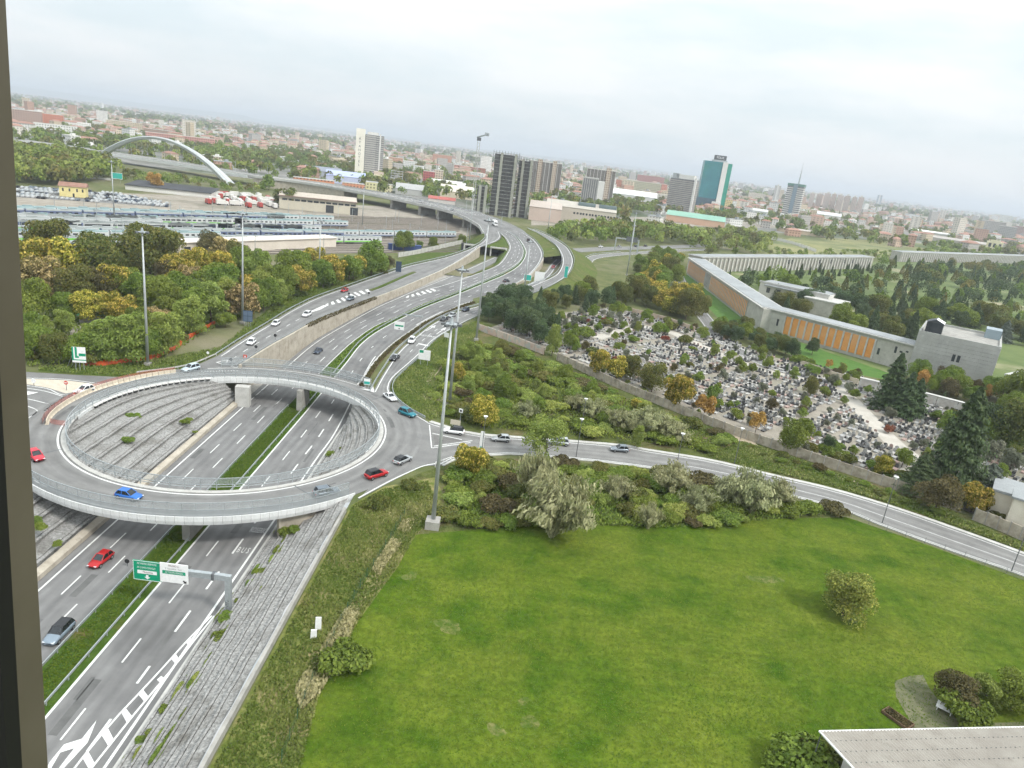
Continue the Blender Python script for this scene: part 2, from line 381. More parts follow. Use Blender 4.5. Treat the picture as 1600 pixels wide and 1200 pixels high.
M_CITY = mat('urban_ground', (0.16, 0.16, 0.15), (0.27, 0.255, 0.235), scale=0.02, detail=5, rough=1.0, c3=(0.075, 0.10, 0.045), s3=0.006, f3=(0.45, 0.58))
M_BALLAST = mat('railway_ballast', (0.230, 0.200, 0.162), (0.340, 0.306, 0.255), scale=0.15, detail=5, rough=1.0, c3=(0.170, 0.157, 0.119), s3=0.03, f3=(0.5, 0.7))
M_GRAVEL = mat('pale_gravel', (0.229, 0.204, 0.167), (0.311, 0.281, 0.233), scale=0.35, detail=5, rough=1.0, c3=(0.185, 0.181, 0.126), s3=0.06, f3=(0.5, 0.75))

# ---------------------------------------------------------------- plan lines shared by ground and roads
Y0 = 18.0
wall_top_px = [(376, 572), (420, 544), (452, 526), (492, 504), (540, 484), (600, 461)]
wall_line = [W(x, y, 0.5) for x, y in wall_top_px]
wall_line += [Vector((-47.6, 287, 0)), Vector((-42.4, 310, 0)), Vector((-37.6, 332, 0)), Vector((-33.2, 355, 0)), Vector((-29.6, 378, 0)), Vector((-27.0, 400, 0))]
wall_line = smooth([Vector((p.x, p.y, 0)) for p in wall_line], 3.0)
mr_right_far = [WZ(x, y, z_main) for x, y in [(580, 566), (606, 540), (636, 518), (664, 500), (708, 480), (752, 466), (790, 450), (820, 434), (838, 416), (846, 400), (843, 388), (832, 374), (815, 363)]]
mr_left_far = [WZ(x, y, z_main) for x, y in [(540, 568), (566, 536), (600, 512), (660, 482), (708, 463), (761, 441), (793, 427), (813, 413), (821.5, 398), (819.5, 386), (809.5, 372), (796, 363)]]
ml_right_far = [WZ(x, y, z_main) for x, y in [(530, 554), (560, 528), (590, 508), (620, 496), (660, 476), (706, 459), (759, 437), (791, 423), (811, 409.5), (818, 396), (816, 384), (806, 370), (793, 361.5)]]
ml_left_far = [WZ(x, y, z_main) for x, y in [(480, 540), (532, 508), (580, 482), (606, 470), (640, 457), (680, 449), (720, 436.5), (760, 422), (780, 412), (792, 396), (796, 384), (788, 370), (776, 361)]]
MR_R = mway(9.5, Y0, 150, 9) + mr_right_far; MR_R = smooth(MR_R)
MR_L = mway(0.0, Y0, 160, 9) + mr_left_far; MR_L = smooth(MR_L)
ML_R = mway(-5.0, Y0, 160, 9) + ml_right_far; ML_R = smooth(ML_R)
ML_L = mway(-15.6, Y0, 170, 9) + ml_left_far; ML_L = smooth(ML_L)
hole = [Vector((-24.2, Y0, 0)), Vector((-24.2, 128, 0))] + arc(29.8, R(0), R(50))
strip_in = smooth([W(x, y, 0) for x, y in [(559, 603), (564, 597), (585, 567), (611, 541), (641, 519), (669, 501), (713, 481), (738, 472.5)]], 3.0)
hole += [p for p in strip_in if p.y > 155] + [p for p in side(MR_R, 1.6) if strip_in[-1].y + 6 < p.y < 332]
hole += [p for p in reversed(wall_line) if p.y < 332]
hole += list(reversed(arc(28.8, R(118), R(180)))) [::-1][0:0]
hole += arc(28.8, R(118), R(180)) + [Vector((-82.8, Y0, 0))]
BIG = 17000.0
sheet('ground', [(-BIG, -200), (BIG, -200), (BIG, BIG), (-BIG, BIG)], -0.06, M_GROUND, holes=[hole])

# ---------------------------------------------------------------- motorway in the cutting
bed = MB(); _a = even([p for p in ML_L if p.y < 335], n=90); _b = even([p for p in MR_R if p.y < 335], n=90)
bed.strip([Vector((p.x - 12, p.y, z_exit(p.y) - 0.35)) for p in _a], [Vector((p.x + 7, p.y, z_exit(p.y) - 0.35)) for p in _b]); bed.build('motorway_foundation', M_CONC, kind='structure')
road_l = ribbon('motorway_left_carriageway', ML_L, ML_R, M_ASPH)
def widen(p):
    return 0.9 + 4.2 * max(0.0, min(1.0, (p.y - 150) / 15)) * max(0.0, min(1.0, (285 - p.y) / 60))
MR_E = [side(MR_R, widen(p))[i] for i, p in enumerate(MR_R)]
road_r = ribbon('motorway_right_carriageway', MR_L, MR_E, M_ASPH)
med = ribbon('motorway_median', side(ML_R, -0.3, -0.012), side(MR_L, 0.3, -0.012), mat('median_grass', (0.04, 0.078, 0.012), (0.07, 0.115, 0.022), scale=0.8, detail=5, rough=1.0, bump=0.9, bscale=4, spec=0.05, c3=(0.20, 0.13, 0.07), s3=0.09, f3=(0.6, 0.72), dist=0.2), n=160)
def markings(parent, A, B, fr, dash, gap, wd, y0, y1, phase=0.0, dz=0.02):
    """dashed lane line at a fraction of the width between two edges; one object for each dash"""
    n = 240; A = even(A, n=n); B = even(B, n=n)
    P = even([a.lerp(b, fr) for a, b in zip(A, B)], 0.5)
    d, i = phase, 0
    L = plen(P); k = 0
    while True:
        s0 = d + k * (dash + gap); k += 1
        if s0 + dash > L: break
        a, b = int(s0 / 0.5), int((s0 + dash) / 0.5)
        seg = P[a:b + 1:3] if len(P[a:b + 1]) > 8 else P[a:b + 1]
        if len(seg) < 2 or not (y0 < seg[0].y < y1): continue
        mb = MB(); mb.strip(side(seg, -wd / 2, dz), side(seg, wd / 2, dz)); mb.build('lane_dash', M_PAINT, parent)
def edge_line(parent, P, off, wd=0.25, y0=-1e9, y1=1e9, dz=0.02, name='edge_line'):
    P = [p for p in P if y0 <= p.y <= y1]
    if len(P) < 2: return
    mb = MB(); mb.strip(side(P, off - wd / 2, dz), side(P, off + wd / 2, dz)); return mb.build(name, M_PAINT, parent)
edge_line(road_l, ML_L, 1.3, 0.28, Y0, 285); edge_line(road_l, ML_R, -0.25, 0.22, 165, 600)
edge_line(road_l, ML_L, 0.5, 0.3, 296, 600)
edge_line(road_r, MR_L, 0.05, 0.32); edge_line(road_r, MR_R, 0.0, 0.32)
markings(road_l, ML_L, ML_R, 0.43, 4.6, 7.4, 0.2, 30, 560, 3); markings(road_l, ML_L, ML_R, 0.725, 4.6, 7.4, 0.2, 30, 560, 9)
markings(road_r, MR_L, MR_R, 0.35, 4.7, 7.3, 0.22, 20, 160, 4); markings(road_r, MR_L, MR_R, 0.71, 4.4, 5.2, 0.3, 20, 160, 1)
markings(road_r, MR_L, MR_R, 0.5, 4.4, 7.6, 0.22, 160, 300, 2)
markings(road_r, MR_L, MR_R, 0.33, 4.4, 7.6, 0.22, 300, 560, 2); markings(road_r, MR_L, MR_R, 0.67, 4.4, 7.6, 0.22, 300, 560, 2)
# old repairs in the asphalt
M_PATCH = mat('asphalt_repair', (0.10, 0.10, 0.098), (0.135, 0.134, 0.13), scale=0.6, detail=5, rough=0.95); r_ = random.Random(31)
for k in range(26):
    rd, off0, off1 = (road_r, 0.6, 8.6) if k % 2 else (road_l, -14.0, -6.0); y = r_.uniform(48, 160); o_ = r_.uniform(off0, off1); ln_, wd_ = r_.uniform(2, 9), r_.choice((0.12, 0.5, 1.0, 0.25))
    P = [Vector((-46.4 - 0.0195 * (q - 78) + o_, q, -6.3)) for q in (y, y + ln_ / 2, y + ln_)]; mb = MB(); mb.strip(side(P, -wd_ / 2, 0.008), side(P, wd_ / 2, 0.008)); mb.build('asphalt_repair', M_PATCH, rd)
# painted words and arrow on the carriageway bound for the city
def on_road(off, y, dz=0.03): return Vector((-46.4 - 0.0195 * (y - 78) + off, y, -6.3 + dz))
tw = text('painted_word', 'ROSERIO', 1.3, M_PAINT, road_r, W(404, 829, -6.26), (0, 0, R(1))); tw.scale = (0.52, 1.8, 1)
tw = text('painted_word', 'B U S', 1.25, M_PAINT, road_r, W(380, 860, -6.26), (0, 0, R(1))); tw.scale = (0.66, 1.8, 1)
# closing wedge beside the right-hand lane: two lines and bars between
wl = [W(x, y, -6.28) for x, y in [(331, 962), (298, 995), (270, 1026), (228, 1072), (190, 1112), (160, 1146), (116, 1200), (100, 1222)]]
wr = [W(x, y, -6.28) for x, y in [(335, 962), (304, 1000), (278, 1034), (243, 1076), (208, 1118), (178, 1156), (143, 1200), (126, 1222)]]
for P, wd in ((wl, 0.24), (wr, 0.24)):
    P = smooth(P, 3); edge_line(road_r, P, 0, wd, dz=0.006)
def px_quad(parent, name, pts, z, m=None):
    mb = MB(); mb.add([W(x, y, z) for x, y in pts], [tuple(range(len(pts)))]); o = mb.build(name, m or M_PAINT, parent)
    if o.data.polygons[0].normal.z < 0: o.data.flip_normals()
    return o
for q in ([(298, 996), (303, 1003), (297, 1010), (291, 1005)], [(275, 1022), (280, 1030), (274, 1037), (268, 1030)], [(252, 1056), (257, 1060), (251, 1067), (245, 1062)], [(224, 1078), (233, 1090), (226, 1097), (217, 1086)], [(197, 1107), (207, 1120), (199, 1131), (190, 1114)], [(169, 1138), (178, 1156), (170, 1167), (159, 1149)], [(138, 1174), (149, 1194), (140, 1204), (130, 1186)]):
    px_quad(road_r, 'wedge_bar', q, -6.27)
px_quad(road_r, 'painted_arrow', [(151, 1125), (137, 1160), (100, 1200), (92, 1200), (116, 1169), (94, 1176), (100, 1163), (128, 1154)], -6.268)
px_quad(road_r, 'painted_arrow', [(94, 1176), (100, 1163), (78, 1190), (72, 1202), (79, 1202)], -6.262)

# low walls at the foot of the slopes and the walls that hold the ramps
low = MB(); P = mway(-16.1, Y0, 158, 30); low.sweep(P, [(0.5, 0.0), (0.5, 0.75), (-0.35, 1.0), (-0.6, 1.0), (-0.6, 0.0)])
low.build('kerb_wall', M_WALLTAN, label='low beige concrete wall along the left edge of the sunken motorway', cat='wall')
kerb = MB(); P = mway(10.65, Y0, 152, 30); kerb.sweep(P, [(-0.25, 0.0), (-0.25, 0.22), (0.25, 0.22), (0.25, 0.0)])
kerb.build('kerb', M_CONCL, kind='structure')
# tan retaining wall between the left ramp and the motorway: panels cast side by side
rw = thing('retaining_wall', 'long tan concrete retaining wall holding the left ramp above the motorway', 'wall')
wp = [p for p in wall_line if p.y > 163.5]; k = 0
while k < len(wp) - 1:
    seg = wp[k:k + 3]; k += 2
    if len(seg) < 2: break
    A = [Vector((p.x, p.y, min(z_exit(p.y), 0.0) - 0.4)) for p in seg]; B = [Vector((p.x, p.y, z_lramp(p.y) + 0.75)) for p in seg]
    A = [p.lerp(q, 0.0) for p, q in zip(A, B)]
    d = (seg[-1] - seg[0]).normalized() * 0.03
    A[0] += d; B[0] += d; A[-1] -= d; B[-1] -= d
    mb = MB(); mb.strip(side(A, 0.0), side(B, 0.0)); mb.strip(side(B, 0.0), side(B, -0.55)); mb.strip(side(B, -0.55), side(A, -0.55))
    mb.add([A[0], B[0], side(B, -0.55)[0], side(A, -0.55)[0]], [(0, 1, 2, 3)]); mb.add([A[-1], B[-1], side(B, -0.55)[-1], side(A, -0.55)[-1]], [(3, 2, 1, 0)])
    mb.build('wall_panel', M_WALLTAN, rw)
mb = MB(); mb.strip(side([Vector((p.x, p.y, min(z_exit(p.y), 0.0) - 0.4)) for p in wp], -0.1), side([Vector((p.x, p.y, z_lramp(p.y) + 0.6)) for p in wp], -0.1)); mb.build('wall_core', M_CONC, rw)
# wall on the far side of the right carriageway (faces away from the viewer) with the planted strip on top
sr = strip_in
mb = MB(); mb.strip([Vector((p.x, p.y, z_main(p.y) - 0.4)) for p in sr], [Vector((p.x, p.y, 0.25)) for p in sr]); mb.build('cutting_wall', M_CONC, label='concrete wall on the right side of the sunken motorway', cat='wall')

# ---------------------------------------------------------------- stone terraces of the cutting
def terraces(name, bottom, top, z0, z1, n, m):
    root = obj(name, None, kind='structure')
    B = even(bottom, n=70); T = even(top, n=70)
    for k in range(n):
        f0, f1 = k / n, (k + 1) / n; za, zb = lerp(z0, z1, f0), lerp(z0, z1, f1)
        rows = []
        fl = lambda q: lerp(f0, f1, q)
        for f, z, j in ((f0 - 0.012, za - 0.35, 0), (fl(0.16), za - 0.15, 0), (fl(0.08), lerp(za, zb, 0.74), 1), (fl(0.27), lerp(za, zb, 0.80), 1), (fl(0.28), lerp(za, zb, 0.55), 1), (fl(0.34), lerp(za, zb, 0.55), 1), (fl(0.35), lerp(za, zb, 0.80), 1), (fl(0.7), lerp(za, zb, 0.90), 2), (f1 + 0.02, zb + 0.0, 3)):
            row = []
            for i, (b, t_) in enumerate(zip(B, T)):
                p = b.lerp(t_, min(1.0, f)); wdt = (t_ - b).length
                q = noise.noise(Vector((p.x * 0.55, p.y * 0.55, k * 3.1 + j))) * 0.16
                row.append(Vector((p.x + q, p.y + q * 0.5, z + noise.noise(Vector((p.x * 0.9, p.y * 0.9, 9 + j))) * 0.10)))
            rows.append(row)
        mb = MB()
        for a, b in zip(rows[:-1], rows[1:]): mb.strip(a, b)
        mb.build('stone_terrace', m, root)
    return root
tb = mway(11.0, Y0, 150, 60); tt = [Vector((-24.9, Y0, 0)), Vector((-24.9, 128, 0))] + arc(29.0, R(0), R(50))
terraces('stone_slope_right', tb, tt, -6.1, -0.1, 7, M_STONE)
tb = mway(-16.7, Y0, 158, 60); tt = [Vector((-82.6, Y0, 0)), Vector((-82.6, 130, 0))] + arc(28.6, R(180), R(118))
terraces('stone_slope_left', tb, tt, -5.5, -0.35, 7, M_STONE)
# concrete parapet along the top of the right slope
mb = MB(); P = [Vector((-24.2, Y0 + k * 4.4, 0)) for k in range(20)]; mb.sweep(P, [(-0.22, -0.4), (-0.22, 0.8), (0.22, 0.8), (0.22, -0.2)])
mb.build('slope_parapet', M_CONC, label='pale concrete parapet along the top of the stone slope', cat='wall')

# ---------------------------------------------------------------- ramps and other roads
rl_left = smooth([WZ(x, y, z_lramp) for x, y in [(340, 556), (380, 530), (420, 506), (452, 486), (488, 468), (520, 456), (560, 442), (600, 428), (640, 415), (700, 401), (740, 386), (757, 374), (758, 365)]])
rl_right = smooth([Vector((p.x - 0.7, p.y, z_lramp(p.y))) for p in wall_line if p.y > 164] + [WZ(x, y, z_lramp) for x, y in [(776, 377), (783, 370), (781, 363)]])
ROAD_RL = ribbon('left_ramp', rl_left, rl_right, M_ASPH2, n=130)
edge_line(ROAD_RL, rl_left, 0.9, 0.25); edge_line(ROAD_RL, rl_right, -1.1, 0.25, 235, 600)
markings(ROAD_RL, rl_left, rl_right, 0.52, 3.0, 4.5, 0.2, 165, 215, 2)
rs_left = smooth([W(x, y, 0.02) for x, y in [(583, 612), (600, 582), (624, 548), (652, 524), (676, 506), (708, 490), (752, 477), (776, 470)]])
rs_right = smooth([W(x, y, 0.02) for x, y in [(611, 616), (609, 604), (616, 590), (636, 572), (656, 554), (680, 530), (710, 512), (746, 494), (780, 481)]])
ROAD_RS = ribbon('right_slip_road', rs_left, rs_right, M_ASPH2, n=60)
edge_line(ROAD_RS, rs_left, 0.5, 0.25); edge_line(ROAD_RS, rs_right, -0.5, 0.25); markings(ROAD_RS, rs_left, rs_right, 0.5, 3, 4, 0.18, 190, 280, 2)
ra_left = smooth([W(752, 477, 0.03)] + [WZ(x, y, z_rramp) for x, y in [(776, 468), (820, 451), (852, 438), (870, 428), (878, 414), (878, 400), (870, 385), (856, 374), (840, 364), (825, 357)]])
ra_right = smooth([W(765, 486, 0.03)] + [WZ(x, y, z_rramp) for x, y in [(790, 474), (832, 459), (864, 445), (886, 430), (895, 413), (894, 400), (885, 386), (868, 374), (850, 365), (834, 358)]])
ROAD_RA = ribbon('right_ramp', ra_left, ra_right, M_ASPH2, n=80)
edge_line(ROAD_RA, ra_left, 0.5, 0.3); edge_line(ROAD_RA, ra_right, -0.5, 0.3)
s_left = smooth([W(x, y, 0.05) for x, y in [(800, 474), (840, 463), (868, 451), (892, 441), (910, 428), (915, 419), (913, 409), (918, 402), (932, 398), (965, 395), (1000, 393), (1050, 390), (1120, 388)]])
s_right = smooth([W(x, y, 0.05) for x, y in [(780, 482), (828, 469), (870, 454.5), (900, 444), (924, 430), (931, 419), (926, 410), (932, 405), (945, 402), (972, 399), (1002, 397), (1050, 393.5), (1120, 391)]])
ROAD_S = ribbon('winding_road', s_left, s_right, M_ASPHL, n=90)
edge_line(ROAD_S, s_left, 0.4, 0.3); edge_line(ROAD_S, s_right, -0.4, 0.3)
t_left = smooth([W(x, y, 0.01) for x, y in [(775, 463), (812, 449), (838, 437), (852, 424), (860, 413), (868, 405)]]); t_right = smooth([W(x, y, 0.01) for x, y in [(790, 466), (824, 452), (847, 441), (862, 428), (871, 415), (882, 405)]])
ROAD_T = ribbon('tunnel_road', t_left, t_right, M_ASPH2, n=30); edge_line(ROAD_T, t_left, 0.8, 0.3); edge_line(ROAD_T, t_right, -0.6, 0.3)
e_left = smooth([WZ(x, y, z_exit) for x, y in [(606, 471), (640, 456), (680, 440.5), (720, 424.5), (750, 411), (772, 401.5)]]); e_right = smooth([WZ(x, y, z_exit) for x, y in [(640, 459), (680, 449.5), (715, 438), (745, 425), (770, 412), (786, 402)]])
ROAD_E = ribbon('exit_road', e_left, e_right, M_ASPH2, n=40, dz=0.03); edge_line(ROAD_E, e_left, 1.0, 0.25, dz=0.05)
r_top = smooth([W(x, y, 0.012) for x, y in [(670, 660), (725, 677), (760, 681.5), (800, 684.5), (887, 690.5), (975, 698), (1013, 705), (1112, 721), (1206, 744), (1300, 766), (1394, 794), (1487, 826), (1600, 867), (1750, 925)]])
r_bot = smooth([W(x, y, 0.012) for x, y in [(690, 727), (712, 716), (760, 711), (800, 709), (875, 714.5), (975, 725), (1080, 741), (1200, 766), (1311, 794), (1375, 819), (1487, 860), (1600, 899), (1750, 960)]])
ROAD_R = ribbon('local_road', r_top, r_bot, M_ASPHL, n=100)
edge_line(ROAD_R, r_top, 0.5, 0.22); edge_line(ROAD_R, r_bot, -0.5, 0.22); 
mid = [a.lerp(b, 0.55) for a, b in zip(even(r_top, n=100), even(r_bot, n=100))]; edge_line(ROAD_R, mid[42:], 0, 0.16)
mb = MB(); mb.sweep(side(r_top, -0.2), [(-0.9, -0.05), (-0.9, 0.13), (0.15, 0.13), (0.15, -0.05)]); mb.build('pavement_edge', M_CONCL, kind='structure')
mb = MB(); mb.sweep(side(r_bot, 0.2), [(-0.1, -0.05), (-0.1, 0.13), (0.35, 0.13), (0.35, -0.05)]); mb.build('pavement_edge', M_CONCL, kind='structure')
# road that comes in from the left and the paved area of the junctions (below the bridge surface)
sheet('junction_paving_left', [W(*p) for p in [(-60, 582), (40, 581), (120, 586), (205, 590), (290, 578), (340, 556), (380, 566), (384, 574)]] + arc(36.9, R(112), R(205), 0) + [W(-60, 740)], -0.006, M_ASPHR)
sheet('junction_paving_right', [W(583, 612)] + [W(*p) for p in [(611, 616), (621, 627), (640, 641), (670, 660), (690, 669), (720, 690), (690, 727), (660, 728), (608, 754), (558, 781)]] + arc(36.9, R(-30), R(48), 0), -0.002, M_ASPHR)
# far roads
far_a = smooth([W(x, y, 0.03) for x, y in [(895, 391), (960, 388), (1040, 386), (1120, 383), (1180, 383)]]); ROAD_FA = ribbon('avenue', side(far_a, -6), side(far_a, 7), M_ASPHL, n=30)
cem_l = smooth([W(x, y, 0.03) for x, y in [(1000, 404), (1036, 411), (1052, 418), (1066, 445), (1085, 475), (1108, 505), (1135, 535), (1200, 570), (1300, 598), (1420, 630), (1560, 668)]])
ROAD_C = ribbon('cemetery_road', side(cem_l, -3.4), side(cem_l, 3.4), M_ASPHL, n=60); edge_line(ROAD_C, cem_l, -2.9, 0.25); edge_line(ROAD_C, cem_l, 2.9, 0.25)

# embankments of the raised roads
def embank(name, P, sgn, slope=1.7, m=None, y0=-1e9, y1=1e9, zmin=-0.05):
    P = [p for p in P if y0 <= p.y <= y1 and p.z > 0.05]
    if len(P) < 3: return
    mb = MB(); rows = [side(P, sgn * 0.3, -0.02), side(P, sgn * 1.6, -0.12)]
    for f in (0.35, 0.7, 1.0):
        rows.append([Vector((q.x, q.y, lerp(p.z - 0.12, zmin, f) + noise.noise(q * 0.15) * 0.25 * (f < 1))) for p, q in zip(P, [side(P, sgn * (1.6 + p.z * slope * f))[i] for i, p in enumerate(P)])])
    for a, b in zip(rows[:-1], rows[1:]): mb.strip(a, b) if sgn > 0 else mb.strip(b, a)
    return mb.build(name, m or M_EMBANK, kind='structure')
embank('embankment_right_ramp', ra_right, 1, 2.2); 
def at_y(P, y):
    for a, b in zip(P[:-1], P[1:]):
        if a.y <= y <= b.y: return a.lerp(b, (y - a.y) / max(1e-6, b.y - a.y))
    return P[-1] if y > P[-1].y else P[0]
def infill(name, A, B, y0, y1, m, n=26):
    ys = [lerp(y0, y1, k / n) for k in range(n + 1)]; rows = []
    for f in (0.0, 0.12, 0.5, 0.88, 1.0):
        row = []
        for y in ys:
            a, b = at_y(A, y), at_y(B, y); z = lerp(a.z, b.z, f) - (0.05 if f in (0.0, 1.0) else 0.35) + noise.noise(Vector((y * 0.1, f * 5, 1))) * 0.12; p = a.lerp(b, f); row.append(Vector((p.x, p.y, z)))
        rows.append(row)
    mb = MB()
    for a, b in zip(rows[:-1], rows[1:]): mb.strip(a, b)
    return mb.build(name, m, kind='structure')
infill('embankment_between_ramps', side(MR_R, 1.1), side(ra_left, -0.5), 404, 545, M_EMBANK); infill('embankment_between_left_roads', side(rl_right, 0.3), side(ML_L, -0.5), 408, 500, M_GRASS)
embank('embankment_left_ramp', rl_left, -1, 1.6, M_GRASS, y1=470)
embank('embankment_motorway', ML_L, -1, 1.0, M_GRASS, y0=330, y1=430); None
mb = MB(); pp = [p for p in side(MR_R, 1.2) if 300 < p.y < 398]; mb.strip([Vector((p.x, p.y, -0.3)) for p in pp], lift(pp, 0.7)); mb.strip(lift(pp, 0.7), side(lift(pp, 0.7), 0.5)); mb.strip(side(lift(pp, 0.7), 0.5), side([Vector((p.x, p.y, -0.3)) for p in pp], 0.5))
mb.build('retaining_wall', M_WALLTAN, label='tan retaining wall beside the road that dips into the right tunnel', cat='wall')
mb = MB(); A = even(MR_R, n=90); B = even(ML_L, n=90)
core = [(a, b) for a, b in zip(side(A, 1.3), side(B, -1.3)) if a.y > 325]
mb.strip([a - Vector((0, 0, 0.3)) for a, b in core], [b - Vector((0, 0, 0.3)) for a, b in core]); mb.build('roadbed', M_CONC, kind='structure')

# ---------------------------------------------------------------- surfaces beside the roads
LAWN = [(-11.9, 97.4), (-3.2, 101.0), (5, 104.6), (13.6, 106.8), (28.1, 109.8), (44.6, 116.4), (66.1, 122.9), (78.0, 115.4), (89.8, 106.8), (150, 70), (150, 12), (-12, 12), (-14.8, 40), (-16.6, 62.6), (-15.5, 75.1), (-13, 88)]
sheet('lawn', LAWN, -0.03, M_LAWN)
def blob(name, px, py, r0, m, z, seed, sx=1.0, parent=None):
    c = W(px, py, 0); r = random.Random(seed); ph = [r.uniform(0, 6.28) for _ in range(3)]
    pts = [(c.x + math.cos(a) * r0 * sx * k, c.y + math.sin(a) * r0 * k) for a in [6.2832 * i / 26 for i in range(26)] for k in [1 + 0.25 * math.sin(2 * a + ph[0]) + 0.10 * math.sin(3 * a + ph[1]) + 0.06 * math.sin(7 * a + ph[2])]]
    return sheet(name, pts, z, m)
M_WORN = mat('worn_lawn', (0.085, 0.115, 0.018), (0.19, 0.18, 0.065), scale=1.6, detail=5, rough=1, c3=(0.062, 0.105, 0.009), s3=0.7, f3=(0.40, 0.58))
for k, (px, py, r0, sx) in enumerate(((775, 1140, 0.8, 1.2), (828, 1128, 1.2, 0.7), (818, 1095, 0.6, 1), (700, 978, 1.2, 1.6), (1325, 970, 0.9, 1.8), (1195, 905, 1.2, 2.2), (640, 900, 1.0, 1))): blob('worn_patch', px, py, r0, M_WORN, -0.027 + 0.0001 * k, 50 + k, sx)
sheet('dry_grass_strip', [(-23.8, 14), (-12, 14), (-14.8, 40), (-16.6, 62.6), (-15.5, 75.1), (-13, 88), (-11.9, 97.4), (-8, 108), (-12, 118), (-20, 112), (-23.8, 104)], -0.04, M_ROUGH)
sheet('dry_grass_edge', [W(*p) for p in [(655, 812), (640, 832), (600, 888), (565, 950), (530, 1030), (500, 1085), (470, 1110), (455, 1080), (520, 985), (565, 915), (600, 862), (630, 815)]], -0.025, mat('straw', (0.13, 0.145, 0.04), (0.30, 0.26, 0.12), scale=1.2, detail=5, rough=1, bump=0.9, bscale=4, c3=(0.085, 0.12, 0.025), s3=0.3, f3=(0.5, 0.65), dist=0.3))
sheet('scrub_ground', [W(*p) for p in [(640, 600), (690, 520), (745, 500), (800, 520), (875, 562), (960, 602), (1080, 652), (1150, 680), (1250, 714), (1440, 777), (1600, 840), (1700, 880), (1700, 900), (1600, 862), (1487, 822), (1394, 790), (1300, 762), (1206, 740), (1112, 717), (1013, 701), (887, 686), (760, 677), (690, 660), (650, 640)]], -0.045, M_SCRUB)
sheet('scrub_ground', [W(*p) for p in [(640, 745), (712, 720), (760, 715), (875, 719), (975, 729), (1080, 746), (1200, 771), (1311, 799), (1330, 806), (1200, 812), (1030, 828), (900, 822), (740, 832), (655, 835), (640, 800)]], -0.043, M_SCRUB)
sheet('grass_verge', [W(*p) for p in [(611, 612), (609, 602), (616, 588), (636, 570), (656, 552), (690, 526), (745, 500), (758, 512), (720, 545), (690, 570), (672, 600), (690, 650), (670, 656), (640, 638), (620, 624)]], -0.035, M_GRASS)
sheet('bare_path', [W(*p) for p in [(655, 622), (680, 625), (695, 628), (690, 618), (665, 612)]], -0.02, M_DIRT)
sheet('bare_path', [W(*p) for p in [(664, 592), (676, 580), (692, 566), (690, 574), (676, 592), (668, 604)]], -0.02, M_DIRT)
sheet('bare_path', [W(*p) for p in [(1118, 674), (1150, 688), (1185, 697), (1180, 692), (1150, 678), (1125, 668)]], -0.02, M_DIRT)
sheet('bare_path', [W(*p) for p in [(1280, 736), (1340, 760), (1405, 786), (1410, 781), (1345, 755), (1290, 732)]], -0.02, M_DIRT)
sheet('grass_verge', [W(*p) for p in [(60, 580), (120, 585), (205, 589), (290, 577), (338, 555), (378, 529), (418, 505), (450, 485), (486, 467), (518, 455), (560, 441), (600, 427), (585, 426), (520, 445), (470, 462), (430, 478), (380, 515), (345, 545), (255, 562), (160, 572), (60, 573)]], -0.035, M_GRASS)
sheet('grass_verge', [W(*p) for p in [(618, 414), (660, 412), (700, 403), (735, 388), (742, 376), (715, 382), (680, 393), (640, 399)]], -0.035, M_GRASS)
CEM = [W(*p) for p in [(765, 512), (875, 556), (960, 596), (1080, 646), (1150, 674), (1250, 708), (1440, 771), (1530, 806), (1640, 850), (1700, 800), (1560, 650), (1450, 618), (1340, 590), (1270, 571), (1200, 556), (1120, 525), (1050, 502), (990, 488), (955, 480), (900, 486), (850, 492), (800, 500)]]
sheet('cemetery_gravel', CEM, -0.03, M_GRAVEL)
PARK = [W(*p) for p in [(1095, 420), (1390, 408), (1640, 402), (1640, 640), (1580, 625), (1420, 590), (1270, 548), (1180, 500), (1130, 450)]]
sheet('cemetery_park_lawn', PARK, -0.035, mat('park_grass', (0.085, 0.125, 0.035), (0.14, 0.175, 0.06), scale=0.05, detail=5, rough=1, c3=(0.30, 0.27, 0.17), s3=0.02, f3=(0.55, 0.66)))
sheet('cemetery_forecourt_grass', [W(*p) for p in [(1062, 424), (1075, 430), (1165, 492), (1230, 528), (1410, 590), (1400, 596), (1290, 575), (1190, 535), (1150, 515), (1120, 495), (1085, 455)]], -0.025, mat('clipped_grass', (0.055, 0.13, 0.02), (0.085, 0.165, 0.03), scale=0.3, detail=6, rough=1))
YARD = [W(*p) for p in [(-40, 440), (20, 425), (200, 408), (420, 395), (600, 395), (690, 380), (745, 365), (740, 350), (690, 335), (600, 322), (545, 320), (430, 316), (300, 306), (150, 300), (15, 292), (-120, 285)]]
sheet('railway_yard', YARD, -0.045, M_BALLAST)
sheet('railway_yard', [W(*p) for p in [(830, 352), (1000, 352), (1300, 358), (1500, 366), (1640, 380), (1640, 372), (1400, 352), (1240, 344), (1060, 338), (830, 342)]], -0.045, M_BALLAST)
sheet('city_ground', [(-BIG + 5, 700), (-420, 735), (-200, 760), (-60, 690), (60, 760), (230, 900), (520, 1010), (900, 1030), (BIG - 5, 1100), (BIG - 5, BIG - 5), (-BIG + 5, BIG - 5)], -0.05, M_CITY)
sheet('meadow', [W(*p) for p in [(1160, 388), (1235, 372), (1300, 372), (1420, 378), (1600, 400), (1600, 404), (1390, 402), (1200, 402)]], -0.035, mat('meadow', (0.15, 0.165, 0.06), (0.26, 0.245, 0.11), scale=0.03, detail=5, rough=1, c3=(0.09, 0.12, 0.04), s3=0.012, f3=(0.48, 0.62)))

